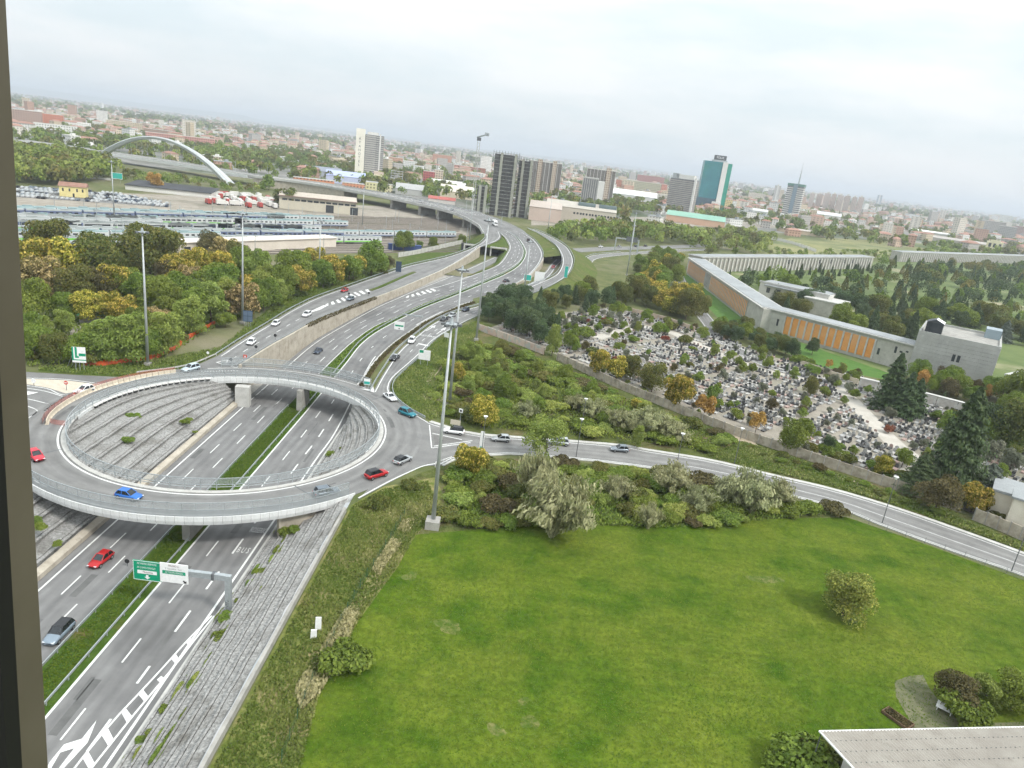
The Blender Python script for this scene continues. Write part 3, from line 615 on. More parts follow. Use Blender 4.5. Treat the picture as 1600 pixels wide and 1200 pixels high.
# ================================================================ ROUNDABOUT BRIDGE
M_MESH2 = mat('railing_infill', (0.40, 0.43, 0.44), rough=0.5, metal=0.3, alpha=0.55)
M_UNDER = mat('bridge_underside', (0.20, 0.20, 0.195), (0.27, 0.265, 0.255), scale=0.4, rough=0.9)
M_RED = mat('red_plastic', (0.50, 0.045, 0.03), (0.62, 0.09, 0.05), scale=2, rough=0.6)
M_REDNET = mat('red_safety_net', (0.42, 0.10, 0.075), (0.50, 0.17, 0.13), scale=3, rough=0.8, alpha=0.5)
M_ORNET = mat('orange_safety_net', (0.62, 0.085, 0.025), (0.72, 0.15, 0.05), scale=1.2, detail=6, rough=0.8, alpha=0.8)
M_WHITE = mat('white_paint', (0.72, 0.72, 0.71), (0.8, 0.8, 0.79), scale=2, rough=0.5)
M_BLACK = mat('black_rubber', (0.018, 0.018, 0.019), (0.03, 0.03, 0.03), scale=4, rough=0.8)
M_GREENSIGN = mat('green_sign', (0.0, 0.25, 0.13), (0.005, 0.29, 0.155), scale=1, rough=0.4)
M_BLUESIGN = mat('dark_blue_board', (0.03, 0.05, 0.085), (0.045, 0.07, 0.11), scale=2, rough=0.4)
bridge = thing('roundabout_bridge', 'ring-shaped road bridge with white fascia over the sunken motorway', 'bridge')
mb = MB(); ai = arc(R_IN, 0, 2 * math.pi, 0.03, 181); ao = arc(R_OUT, 0, 2 * math.pi, 0.03, 181)
top = ribbon('deck_surface', ao, ai, M_ASPHR, bridge, n=181)
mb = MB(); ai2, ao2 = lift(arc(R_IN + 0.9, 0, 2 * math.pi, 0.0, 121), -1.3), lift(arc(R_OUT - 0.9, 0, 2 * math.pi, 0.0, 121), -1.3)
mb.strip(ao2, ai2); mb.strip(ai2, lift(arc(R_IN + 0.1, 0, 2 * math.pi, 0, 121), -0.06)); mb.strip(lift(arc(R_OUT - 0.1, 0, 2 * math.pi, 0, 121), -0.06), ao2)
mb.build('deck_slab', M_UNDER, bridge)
def fascia(r, a0, a1, step, inner):
    """one white panel, copied round the ring"""
    n = max(1, int(abs(a1 - a0) * r / step)); da = (a1 - a0) / n; g = 0.02 / r
    sgn = -1 if inner else 1
    P = [arc(rr, g, abs(da) - g, zz, 3) for rr, zz in ((r - 0.12 * sgn, 0.32), (r + 0.06 * sgn, 0.32), (r + 0.02 * sgn, -0.5), (r - 0.16 * sgn, -1.15), (r - 0.3 * sgn, -1.15))]
    mb = MB()
    for a, b in zip(P[:-1], P[1:]): mb.strip([p - RC for p in a], [p - RC for p in b])
    me = mb.mesh('fascia_panel', M_FASCIA)
    for k in range(n): obj('fascia_panel', me, bridge, RC, a0 + k * da)
fascia(R_OUT, R(203), R(323), 1.35, False); fascia(R_IN, R(-12), R(150), 1.35, True); fascia(R_IN, R(150), R(192), 1.35, True)
r_ = random.Random(8)
for k in range(16):
    a0 = r_.uniform(0, 6.28); rr = r_.uniform(30.6, 36.2); P = arc(rr, a0, a0 + r_.uniform(1.5, 7) / rr, 0.036, 8); wd_ = r_.choice((0.12, 0.4, 0.9)); mb = MB(); mb.strip(side(P, -wd_ / 2), side(P, wd_ / 2)); mb.build('asphalt_repair', M_PATCH, bridge)
# painted ring lines and dark joints
for a0, a1, r in ((0, 360, 29.8),):
    P = arc(r, R(a0), R(a1), 0.045, 160); mb = MB(); mb.strip(side(P, -0.16), side(P, 0.16)); mb.build('edge_line', M_PAINT, bridge)
P = arc(36.2, R(58), R(122), 0.045, 60); mb = MB(); mb.strip(side(P, -0.12), side(P, 0.12)); mb.build('edge_line', M_PAINT, bridge)
P = arc(36.4, R(238), R(308), 0.045, 60); mb = MB(); mb.strip(side(P, -0.1), side(P, 0.1)); mb.build('edge_line', M_PAINT, bridge)
for a in (R(221), R(-49), R(45), R(121)):
    d = Vector((math.cos(a + 0.05), math.sin(a + 0.05), 0)); e = Vector((math.cos(a), math.sin(a), 0))
    mb = MB(); mb.bar(RC + e * 29.0 + Vector((0, 0, 0.03)), RC + d * 37.0 + Vector((0, 0, 0.03)), 0.22, 0.04); mb.build('expansion_joint', M_STEELD, bridge)
# inner kerb strip
P = arc(29.0, 0, 2 * math.pi, 0.03, 161); mb = MB(); mb.sweep(P, [(-0.45, 0.0), (-0.45, 0.14), (0.35, 0.14), (0.35, 0.0)]); mb.build('kerb', M_CONCL, bridge)
# abutments and piers
def pier_arc(a0, a1, r, z0, z1, th, m=M_CONC):
    P = arc(r, a0, a1, 0, 12); mb = MB(); mb.sweep(P, [(-th / 2, z0), (-th / 2, z1), (th / 2, z1), (th / 2, z0)]); mb.build('abutment', m, bridge)
pier_arc(R(-57), R(-39.5), 35.6, -7, -1.28, 1.2, M_WALLTAN); pier_arc(R(218), R(232), 35.6, -7, -1.28, 1.2, M_WALLTAN)
for px, py in ((371, 628),):
    b = W(371, 611, -1.3); mb = MB(); mb.box((b.x - 0.3, b.y + 4.0, -4.2), (3.2, 2.0, 5.6), R(8)); mb.build('pier', M_CONCL, bridge)
mb = MB(); mb.box((-49.6, 160, -4.1), (1.2, 6, 5.6)); mb.build('pier', M_CONC, bridge)
mb = MB(); mb.box((-48.2, 100, -4.1), (1.2, 5, 5.6)); mb.build('pier', M_CONC, bridge)

def railing(name, label, P, sp=2.0, h=2.3, low=1.0, screen=True, dense=True, cat='railing'):
    t = thing(name, label, cat)
    post = MB(); post.box((0, 0, low / 2), (0.13, 0.13, low)); me1 = post.mesh('post', M_STEEL)
    post = MB(); post.box((0, 0, h / 2), (0.06, 0.06, h)); me2 = post.mesh('slim_post', M_STEEL)
    pts = even(P, sp)
    for i, p in enumerate(pts):
        obj('post', me1, t, p, 0.0)
        if screen: obj('slim_post', me2, t, p + Vector((0, 0, 0.0)), 0.4)
    for hh in ((low, low * 0.55, h) if screen else (low, low * 0.5)):
        mb = MB(); mb.sweep(lift(P, hh), [(-0.05, -0.05), (-0.05, 0.05), (0.05, 0.05), (0.05, -0.05)]); mb.build('rail', M_STEEL, t)
    if dense:
        mb = MB(); mb.strip(side(P, 0.08, 0.1), side(P, 0.08, low)); mb.build('infill', M_MESH2, t)
    if screen:
        mb = MB(); mb.strip(side(P, 0.08, low), side(P, 0.08, h)); mb.build('mesh_screen', M_MESH, t)
    return t
railing('bridge_railing', 'grey steel railing with mesh screen along the near outer edge of the roundabout', arc(37.35, R(201), R(321), 0.3), 2.0, 2.3, 1.1)
railing('bridge_railing', 'grey steel railing with mesh screen round the inner edge of the roundabout', arc(28.5, 0, 2 * math.pi, 0.3, 150), 2.4, 2.0, 0.85, dense=False)
railing('bridge_railing', 'grey mesh-screened railing on the far outer edge of the roundabout', arc(37.3, R(57), R(117), 0.1), 2.4, 2.2)

def guardrail(label, P, sp=4.0, h=0.75, double=False, m=None):
    t = thing('guard_rail', label, 'guard rail'); m = m or M_STEEL
    mb = MB(); mb.sweep(P, [(-0.06, h - 0.3), (-0.06, h), (0.06, h), (0.06, h - 0.3)]); mb.build('beam', m, t)
    if double:
        mb = MB(); mb.sweep(P, [(-0.04, h - 0.62), (-0.04, h - 0.48), (0.04, h - 0.48), (0.04, h - 0.62)]); mb.build('lower_beam', m, t)
    po = MB(); po.box((0, 0, h / 2 - 0.06), (0.1, 0.14, h - 0.12)); me = po.mesh('post', m)
    pts = even(P, sp)
    if len(pts) <= 90:
        for p in pts: obj('post', me, t, p + Vector((0, 0, 0.0)))
    else:
        mb = MB()
        for p in pts: mb.box((p.x, p.y, p.z + h / 2), (0.1, 0.14, h - 0.1))
        tag(mb.build('posts', m, t), kind='stuff')
    return t
guardrail('steel guard rail on the left edge of the motorway median', [p for p in side(ML_R, 0.25) if p.y < 160])
guardrail('steel guard rail on the right edge of the motorway median', [p for p in side(MR_L, -0.9) if p.y < 160])
guardrail('far steel guard rail along the hedge of the motorway median', [p for p in side(MR_L, -0.8) if 160 < p.y < 520], 5)
guardrail('steel guard rail on the inner edge of the curving right carriageway', [p for p in side(MR_R, 1.0) if 300 < p.y < 560], 5)
guardrail('steel guard rail beside the retaining wall of the left ramp', [p for p in side(rl_right, -0.25) if p.y < 250], 3, 0.85, True)
guardrail('steel guard rail on the grass side of the left ramp', [p for p in side(rl_left, -0.4) if p.y < 470])
guardrail('curved guard rail on the grass corner of the right slip road', smooth([W(x, y, 0) for x, y in [(664, 655), (645, 645), (627, 632), (616, 620), (613, 606), (619, 593), (638, 575), (658, 557)]], 2), 2.5, 0.8, True)
guardrail('guard rail on the right edge of the slip road below the signs', [p for p in side(rs_right, 0.6) if p.y > 198])
guardrail('guard rail along the planted strip beside the slip road', [p for p in side(rs_left, -0.7)], 4, 0.8, True)
guardrail('guard rail on the outer curve of the right ramp', side(ra_right, 0.5), 5)
guardrail('guard rail on the inner curve of the right ramp', side(ra_left, -0.5), 5)
guardrail('guard rail on the left bend of the winding road', side(s_left, -0.6)[: 60], 5)
guardrail('short pale guard rail on the verge left of the roundabout', smooth([W(x, y, 0) for x, y in [(214, 585), (240, 582), (270, 578), (302, 571), (338, 556)]], 2), 4, 0.75, m=M_CONCL)

# planted strip of brown plants between motorway and slip road
strip_out = side(strip_in, 1.5)
mb = MB(); mb.strip([Vector((p.x, p.y, 0.12)) for p in strip_in], [Vector((p.x, p.y, 0.12)) for p in strip_out])
mb.build('planter_soil', mat('planter_soil', (0.10, 0.065, 0.04), (0.16, 0.11, 0.065), scale=1.5, rough=1), kind='structure')
capz = [Vector((p.x, p.y, 0.3)) for p in strip_in]; mb = MB(); mb.sweep(capz, [(-0.3, -0.3), (-0.3, 0.05), (0.25, 0.05), (0.25, -0.3)]); mb.build('wall_coping', M_CONCL, label='pale concrete coping of the wall beside the planted strip', cat='wall')

isle = smooth([WZ(x, y, z_lramp) for x, y in [(579, 454), (600, 446), (622, 436), (648, 425)]], 2)
mb = MB(); mb.sweep(isle, [(-0.8, -0.05), (-0.8, 0.16), (0.8, 0.16), (0.8, -0.05)]); mb.build('traffic_island', M_GRASS, kind='structure')
# jersey barriers: white row on the inner edge, beige row closing off the lane, with red net
jb = MB(); jb.add([(-0.62, -0.3, 0), (0.62, -0.3, 0), (0.62, 0.3, 0), (-0.62, 0.3, 0), (-0.62, -0.1, 0.35), (0.62, -0.1, 0.35), (0.62, 0.1, 0.35), (-0.62, 0.1, 0.35), (-0.6, -0.08, 0.95), (0.6, -0.08, 0.95), (0.6, 0.08, 0.95), (-0.6, 0.08, 0.95)],
                 [(3, 2, 1, 0), (0, 1, 5, 4), (1, 2, 6, 5), (2, 3, 7, 6), (3, 0, 4, 7), (4, 5, 9, 8), (5, 6, 10, 9), (6, 7, 11, 10), (7, 4, 8, 11), (8, 9, 10, 11)])
M_JB = mat('barrier_concrete', (0.50, 0.43, 0.33), (0.62, 0.55, 0.44), scale=1.5, rough=0.9, tint=0.08); M_JW = mat('barrier_white', (0.64, 0.63, 0.60), (0.74, 0.73, 0.70), scale=1.5, rough=0.8, tint=0.06)
me_b, me_w = jb.mesh('jersey_barrier', M_JB), jb.mesh('jersey_barrier', M_JW)
blk = MB(); blk.box((0, 0.05, -0.42), (0.85, 0.3, 0.34)); blk_me = blk.mesh('dark_gap', M_BLACK); slab = MB(); slab.box((0, 0, -0.12), (1.16, 0.5, 0.24)); slab_me = slab.mesh('shoulder_block', M_JW)  # black box stands in for shade in the gap under each block
for k in range(21):
    a = R(124 + k * 2.75); p = RC + Vector((28.15 * math.cos(a), 28.15 * math.sin(a), 0.42))
    o = obj('edge_block', None, None, p, a + R(90), label='white edge block over a dark gap on the roundabout rim', cat='barrier', group='white edge blocks on the roundabout rim')
    obj('shoulder_block', slab_me, o); obj('dark_gap', blk_me, o)
bl = smooth([W(x, y, 0.0) for x, y in [(73, 664), (77, 655), (90, 642), (115, 626), (150, 610), (195, 597), (240, 588), (275, 583)]], 1.0)
for i, p in enumerate(even(bl, 1.33)[:-1]):
    q = even(bl, 1.33)[i + 1]
    obj('jersey_barrier', me_b, None, (p + q) / 2 + Vector((0, 0, 0.03)), math.atan2(q.y - p.y, q.x - p.x), label='beige concrete barrier in the lane closure by the roundabout', cat='barrier', group='beige barriers in the lane closure')
t = thing('safety_net_fence', 'red net fence on posts behind the beige barriers on the roundabout', 'fence')
bo = side(bl, -0.7); po = MB(); po.tube((0, 0, 0), (0, 0, 1.5), 0.04, n=5); pm = po.mesh('post', M_STEELD)
for p in even(bo, 2.6): obj('post', pm, t, p)
mb = MB(); mb.strip(lift(bo, 0.1), lift(bo, 1.3)); mb.build('net', M_REDNET, t)
mb = MB(); P = smooth([W(x, y, 0.05) for x, y in [(78, 661), (90, 664), (104, 665)]], 1); mb.strip(lift(P, 0.0), lift(P, 1.0)); mb.build('net', M_REDNET, t)
# orange net along the wood
ol = smooth([W(x, y, 0) for x, y in [(130, 572), (165, 571), (200, 567), (240, 561), (270, 548), (300, 527), (325, 512), (345, 503)]], 1.5)
t = thing('orange_net_fence', 'sagging orange plastic net fence along the edge of the wood', 'fence')
mb = MB(); mb.strip([p + Vector((0, noise.noise(p * 0.4) * 0.4, 0)) for p in ol], [p + Vector((0, noise.noise(p * 0.4 + Vector((3, 1, 2))) * 0.6, 1.25 + noise.noise(p * 0.3) * 0.6)) for p in ol]); mb.build('net', M_ORNET, t)
for p in even(ol, 5): obj('post', pm, t, p)
# traffic islands painted and paved left of the roundabout
isl = sheet('traffic_island', [W(*p) for p in [(38, 592), (100, 594), (160, 602), (150, 606), (103, 615), (75, 606), (38, 600)]], 0.035, mat('island_paving', (0.47, 0.41, 0.33), (0.56, 0.50, 0.41), scale=0.8, rough=0.9))
for pts in ([(38, 590.5), (100, 592.5), (168, 601)], [(38, 601.5), (75, 607.5), (103, 617), (160, 604.5)], [(38, 606), (70, 611), (100, 620)], [(38, 622), (60, 627), (82, 633)], [(38, 633), (50, 637), (58, 643), (38, 657)]):
    P = smooth([W(x, y, 0.03) for x, y in pts], 1.0); mb = MB(); mb.strip(side(P, -0.12), side(P, 0.12)); mb.build('edge_line', M_PAINT, isl)
for a, b in zip([(100 - 3.6 * k, 621 + 2.4 * k) for k in range(9)], [(98 - 3.6 * k, 622.4 + 2.4 * k) for k in range(9)]):
    mb = MB(); mb.bar(W(*a, 0.02), W(*b, 0.02), 0.35, 0.02); mb.build('give_way_dash', M_PAINT, isl)
px_quad(isl, 'painted_triangle', [(38, 611), (60, 613), (44, 617), (38, 617)], 0.02)
# painted triangles and dashes where the left ramp gives way
tri = obj('give_way_marking', None, kind='structure')
for q in ([(338, 566), (356, 562.5), (352, 570)], [(360, 572), (376, 566), (370, 574.5)]):
    P = [W(*p, 0.03) for p in q]; mb = MB()
    for a, b in zip(P, P[1:] + P[:1]): mb.bar(a, b, 0.28, 0.02)
    mb.build('painted_triangle', M_PAINT, tri)
for k in range(13):
    x = 314 + k * 4.6; mb = MB(); mb.bar(W(x, 580 - k * 0.05, 0.055), W(x + 2.6, 580 - k * 0.05, 0.055), 0.4, 0.02); mb.build('give_way_dash', M_PAINT, tri)
# hatched gores
def gore(parent, tip, l, r_, n, prof, wd=0.9):
    L = [WZ(x, y, prof) for x, y in l]; Rr = [WZ(x, y, prof) for x, y in r_]
    L = even(L, n=n * 2 + 1); Rr = even(Rr, n=n * 2 + 1)
    for k in range(n):
        mb = MB(); mb.add([L[2 * k + 1] + Vector((0, 0, .045)), Rr[2 * k] + Vector((0, 0, .045)), Rr[2 * k + 1] + Vector((0, 0, .045)), L[2 * k + 2] + Vector((0, 0, .045))], [(0, 1, 2, 3)])
        o = mb.build('hatch_bar', M_PAINT, parent)
        if o.data.polygons[0].normal.z < 0: o.data.flip_normals()
gore(ROAD_RL, None, [(505, 477), (530, 467), (556, 456), (575, 452)], [(508, 479), (535, 472), (560, 463), (582, 455)], 9, z_lramp)
gore(ROAD_E, None, [(632, 464), (650, 458), (668, 453), (682, 449)], [(634, 466), (655, 461), (675, 457), (690, 450)], 7, lambda y: z_exit(y) + 0.03)
gore(ROAD_E, None, [(690, 447), (712, 440), (735, 432), (755, 424)], [(692, 448), (714, 441.5), (737, 434), (757, 426)], 16, lambda y: z_exit(y) + 0.05)
gore(ROAD_RS, None, [(800, 470), (815, 464.5), (830, 460), (848, 456)], [(803, 472), (818, 468), (835, 463), (850, 458)], 7, lambda y: 0.05)
px_quad(ROAD_RL, 'gore_nose', [(473, 492), (505, 477), (513, 477), (500, 484)], 0.05)
px_quad(ROAD_RS, 'gore_nose', [(760, 483), (800, 470), (806, 472), (785, 480)], 0.06)
# arrows and words on the slip road
def arrow_mark(parent, base, tip, z=0.05, wd=0.3, head=1.0):
    a, b = W(*base, z), W(*tip, z); d = (b - a); L = d.length; d.normalize(); n_ = Vector((d.y, -d.x, 0))
    mb = MB(); c = a + d * (L * 0.62)
    mb.add([a - n_ * wd / 2, a + n_ * wd / 2, c + n_ * wd / 2, c + n_ * head / 2 * 1.6, b, c - n_ * head / 2 * 1.6, c - n_ * wd / 2], [(0, 1, 2, 3, 4, 5, 6)]); o = mb.build('painted_arrow', M_PAINT, parent)
    if o.data.polygons[0].normal.z < 0: o.data.flip_normals()
arrow_mark(ROAD_RS, (666, 517), (681, 508)); arrow_mark(ROAD_RS, (682, 522), (697, 511.5))
c = W(668, 525, 0.05); tw = text('painted_word', 'A4 A8 A9 SEMPIONE', 1.3, M_PAINT, ROAD_RS, c, (0, 0, R(-8))); tw.scale = (0.42, 2.3, 1)
px_quad(ROAD_RS, 'stop_line', [(654, 536), (672, 540), (670.5, 541.5), (653, 537.5)], 0.05)
# triangle island of the right exit
px_quad(ROAD_R, 'island_paving', [(677, 679), (679, 695), (722, 688)], 0.03, mat('dark_paving', (0.13, 0.125, 0.12), (0.17, 0.165, 0.155), scale=1, rough=0.9))
for a, b in (((671, 664), (674.5, 700)), ((674.5, 700), (735, 691.5)), ((678, 697), (738, 688.5)), ((676, 677), (722, 687))):
    mb = MB(); mb.bar(W(*a, 0.03), W(*b, 0.03), 0.22, 0.03); mb.build('edge_line', M_PAINT, ROAD_R)
# outer painted edge of the ring on the right
P = smooth([W(x, y, 0.012) for x, y in [(584, 612), (588, 620)]], 1)
P = smooth([W(x, y, 0.012) for x, y in [(560, 778), (608, 752), (640, 737), (665, 727), (700, 722)]], 1); mb = MB(); mb.strip(side(P, -0.15), side(P, 0.15)); mb.build('edge_line', M_PAINT, ROAD_R)
P = smooth([W(x, y, 0.012) for x, y in [(612, 616), (622, 630), (640, 643), (668, 660)]], 1); mb = MB(); mb.strip(side(P, -0.12), side(P, 0.12)); mb.build('edge_line', M_PAINT, ROAD_R)
px_quad(ROAD_RS, 'painted_nose', [(562, 607), (585, 613), (583, 602), (580, 608)], 0.05)

# ================================================================ TUNNEL PORTALS
def portal(label, p, rz, wd, h, depth):
    t = thing('tunnel_portal', label, 'tunnel portal', p, rz)
    mb = MB(); fr = 0.8
    mb.box((-wd / 2 - fr / 2, 0, h / 2), (fr, 0.8, h)); mb.box((wd / 2 + fr / 2, 0, h / 2), (fr, 0.8, h)); mb.box((0, 0, h + fr / 2), (wd + 2 * fr, 0.8, fr)); mb.build('frame', M_CONCL, t)
    mb = MB(); x = wd / 2
    mb.quad((-x, 0, 0), (-x, depth, 0), (-x, depth, h), (-x, 0, h)); mb.quad((x, 0, 0), (x, 0, h), (x, depth, h), (x, depth, 0)); mb.quad((-x, 0, h), (-x, depth, h), (x, depth, h), (x, 0, h)); mb.quad((-x, depth, 0), (x, depth, 0), (x, depth, h), (-x, depth, h))
    mb.build('bore', mat('tunnel_darkness', (0.03, 0.03, 0.03), (0.045, 0.045, 0.045), scale=1, rough=1), t)  # near-black colour stands in for the darkness inside the closed bore
    return t
a, b = t_left[-1], t_right[-1]
portal('dark tunnel mouth under the curving right ramp', (a + b) / 2 + Vector((0, -2, 0)), R(-8), 9.5, 5.2, 22)
a, b = e_left[-1], e_right[-1]
portal('dark underpass mouth below the left ramp beside the motorway', (a + b) / 2 + Vector((-0.5, 1.0, 0)), R(6), 8.0, 4.6, 16)
pp = W(735, 395, 0); portal('dark underpass mouth on the rail yard side of the left ramp', Vector((pp.x, pp.y, 0)), R(20), 7.0, 4.2, 9)

# ================================================================ LIGHTING MASTS
def mast(h, r=0.36):
    t = thing('lighting_mast', '', 'lamp post')
    mb = MB(); mb.tube((0, 0, 0.5), (0, 0, h), r, r * 0.42, 12); mb.build('pole', mat('mast_steel', (0.40, 0.42, 0.42), (0.48, 0.50, 0.50), scale=1, rough=0.55, metal=0.4), t, True)
    mb = MB(); mb.box((0, 0, 0.3), (1.3, 1.3, 0.6)); mb.build('base', M_CONC, t)
    mb = MB(); mb.tube((0, 0, h - 0.9), (0, 0, h - 0.7), 0.9, 0.9, 12); mb.tube((0, 0, h - 0.7), (0, 0, h + 0.15), 0.35, 0.2, 8); mb.build('head_ring', M_STEEL, t)
    lm = MB(); lm.box((0, 0, 0), (0.5, 0.75, 0.3)); me = lm.mesh('floodlight', M_STEELD)
    for k in range(6):
        a = k * math.pi / 3; obj('floodlight', me, t, (1.15 * math.cos(a), 1.15 * math.sin(a), h - 0.85), a + R(90))
    return t
mp32 = mast(32.5)
for (px, py), hs, lab in (((676, 822), 34.1, 'tall grey lighting mast on a concrete block beside the lawn'), ((702, 632), 32.7, 'tall grey lighting mast in the scrub right of the roundabout'), ((744, 532), 38.4, 'tall lighting mast beside the wall below the pine trees'),
                           ((231, 570), 32, 'tall grey lighting mast on the left verge by the orange net'), ((379, 505), 33, 'tall lighting mast beside the dark blue boards on the left verge'), ((498, 443), 25, 'lighting mast at the edge of the wood farthest along the left ramp'),
                           ((733, 377), 29, 'lighting mast beside the flyover bend near the rail yard'), ((817, 470), 25, 'lighting mast beside the gore of the right slip road'), ((979, 430), 28, 'lighting mast on the slope right of the winding road'), ((855, 367), 29, 'lighting mast behind the right ramp near the trees'),
                           ((984, 395), 28, 'farther lighting mast by the avenue gantry'), ((179, 345), 30, 'lighting mast standing among the trains in the rail yard'), ((566, 352), 24, 'lighting mast in the rail yard before the flyover pier')):
    p = W(px, py, 0); place(mp32, p, 0, (1.0, 1.0, hs / 32.5), lab, 'lighting masts')
blkm = MB(); blkm.box((0, 0, 0.6), (2.2, 2.2, 1.5)); blkm.build('mast_plinth', M_CONC, label='pale concrete plinth at the foot of the nearest mast', cat='plinth').location = W(676, 822, 0) + Vector((0, -0.2, 0))

# ================================================================ SIGNS
def board(t, w_, h, m, loc, border=None, name='panel'):
    """upright sign panel facing -Y"""
    mb = MB(); mb.box(loc, (w_, 0.1, h)); mb.build(name, m, t)
    if border is not None:
        mb = MB(); x, z = w_ / 2 - 0.06, h / 2 - 0.06; y = loc[1] - 0.055
        for a, b in (((-x, -z), (x, -z)), ((x, -z), (x, z)), ((x, z), (-x, z)), ((-x, z), (-x, -z))): mb.bar((loc[0] + a[0], y, loc[2] + a[1]), (loc[0] + b[0], y, loc[2] + b[1]), 0.05, 0.05)
        mb.build('border', border, t)
def sign_text(t, body, size, m, x, z, y=-0.07, sx=0.8): return text('lettering', body, size, m, t, (x, y, z), (R(90), 0, 0), sx=sx)
def flat(t, name, pts, m, y):
    mb = MB(); mb.add([(x, y, z) for x, z in pts], [tuple(range(len(pts)))]); o = mb.build(name, m, t); return o
g = thing('sign_gantry', 'grey steel gantry arm with a green and a white road sign over the motorway', 'road sign', (-34.4, 80.85, -6.25))
mb = MB(); mb.box((0, 0, 3.2), (0.75, 0.6, 6.4)); mb.build('post', M_STEEL, g)
mb = MB(); mb.box((-3.2, 0, 6.05), (6.0, 0.55, 0.8)); mb.build('arm', M_STEEL, g)
mb = MB(); mb.box((-9.1, 0, 6.05), (5.9, 0.45, 0.6)); mb.build('arm', M_STEEL, g)
mb = MB(); mb.box((-2.0, 0, 6.05), (0.35, 0.75, 1.0)); mb.build('arm_joint', M_STEELD, g)
mb = MB(); mb.box((-0.05, -0.32, 1.9), (0.45, 0.05, 1.6)); mb.build('graffiti_patch', mat('graffiti', (0.05, 0.055, 0.06), (0.38, 0.41, 0.42), scale=6, detail=2, rough=0.6), g)
pg = WD(229.5, 892.5, 80.3) - Vector((-34.4, 80.85, -6.25)); pw = WD(271.5, 896.5, 80.2) - Vector((-34.4, 80.85, -6.25))
ts = thing('x', 'x', 'x') if False else None
sg = obj('green_panel', None, g, (pg.x, -0.45, pg.z), (0, R(0), 0)); board(sg, 3.75, 3.0, M_GREENSIGN, (0, 0, 0), M_WHITE)
sign_text(sg, 'A8 VARESE-SEMPIONE', 0.44, M_WHITE, 0.0, 1.05, sx=0.62); sign_text(sg, 'A9 COMO-CHIASSO', 0.44, M_WHITE, -0.1, 0.45, sx=0.62)
flat(sg, 'white_field', [(-1.3, -0.48), (1.3, -0.48), (1.3, 0.05), (-1.3, 0.05)], M_WHITE, -0.06); sign_text(sg, 'Malpensa', 0.46, mat('sign_brown', (0.16, 0.08, 0.06), rough=0.6), 0.1, -0.2, -0.075)
flat(sg, 'arrow', [(0.0, -1.3), (0.42, -0.92), (0.16, -0.92), (0.16, -0.62), (-0.16, -0.62), (-0.16, -0.92), (-0.42, -0.92)], M_WHITE, -0.07)
sw = obj('white_panel', None, g, (pw.x, -0.55, pw.z)); board(sw, 3.75, 2.9, M_WHITE, (0, 0, 0))
sign_text(sw, 'MILANO C.', 0.42, MATS['sign_brown'], 0, 1.12, sx=0.7); sign_text(sw, 'P. Repubblica - Fiera', 0.36, mat('sign_grey', (0.25, 0.27, 0.26), rough=0.6), 0, 0.66, sx=0.75)
flat(sw, 'green_field', [(-1.55, -0.16), (1.55, -0.16), (1.55, 0.36), (-1.55, 0.36)], M_GREENSIGN, -0.06); sign_text(sw, 'A4 TORINO-VENEZIA', 0.4, M_WHITE, 0, 0.1, -0.075, sx=0.62)
flat(sw, 'arrow', [(1.65, -1.35), (1.65, -0.95), (1.5, -1.08), (1.3, -0.88), (1.14, -1.04), (1.34, -1.22), (1.22, -1.35)], M_BLACK, -0.065)

def panel_sign(label, px, py, z, w_, h, lift_, cols, rz=0.0, legs=2, cat='road sign', m=M_WHITE, brace=False):
    p = W(px, py, z); t = thing('road_sign', label, cat, p, rz)
    lg = MB(); lg.tube((0, 0, 0), (0, 0, lift_ + h * 0.8), 0.07, n=6); me = lg.mesh('leg', M_STEEL)
    for k in range(legs): obj('leg', me, t, ((k - (legs - 1) / 2) * w_ * 0.6 / max(1, legs - 1), 0.12, 0))
    if brace:
        for k in range(legs):
            x = (k - (legs - 1) / 2) * w_ * 0.6 / max(1, legs - 1); mb = MB(); mb.tube((x - 0.2, 0.15, lift_ + h * 0.7), (x - 2.6, 2.2, 0), 0.06, n=6); mb.build('brace', M_STEEL, t)
    board(t, w_, h, m, (0, 0, lift_ + h / 2))
    for (x0, z0, x1, z1), mm in cols: flat(t, 'field', [(x0 * w_, lift_ + z0 * h), (x1 * w_, lift_ + z0 * h), (x1 * w_, lift_ + z1 * h), (x0 * w_, lift_ + z1 * h)], mm, -0.06)
    return t
panel_sign('large white and green direction board on legs on the left verge', 125, 579, 0, 2.8, 3.6, 1.9, [((-0.5, 0.2, -0.38, 1.0), M_GREENSIGN), ((-0.28, 0.3, -0.12, 1.0), M_GREENSIGN), ((-0.12, 0.3, 0.0, 0.42), M_GREENSIGN), ((0.0, 0.42, 0.5, 0.6), M_GREENSIGN), ((-0.5, 0.14, 0.5, 0.2), M_GREENSIGN)], R(12), 3, brace=True)
panel_sign('white sign with green corner on the right verge of the slip road', 662, 571, 0, 3.2, 2.8, 1.6, [((-0.45, 0.68, -0.1, 0.95), M_GREENSIGN)], R(-4))
g2 = panel_sign('white overhead sign with green bar above the far right carriageway', 655, 523, 0, 0.4, 0.4, 5.6, [], 0, 1)
mb = MB(); mb.box((-2.5, 0, 5.9), (6.5, 0.35, 0.4)); mb.build('arm', M_STEEL, g2)
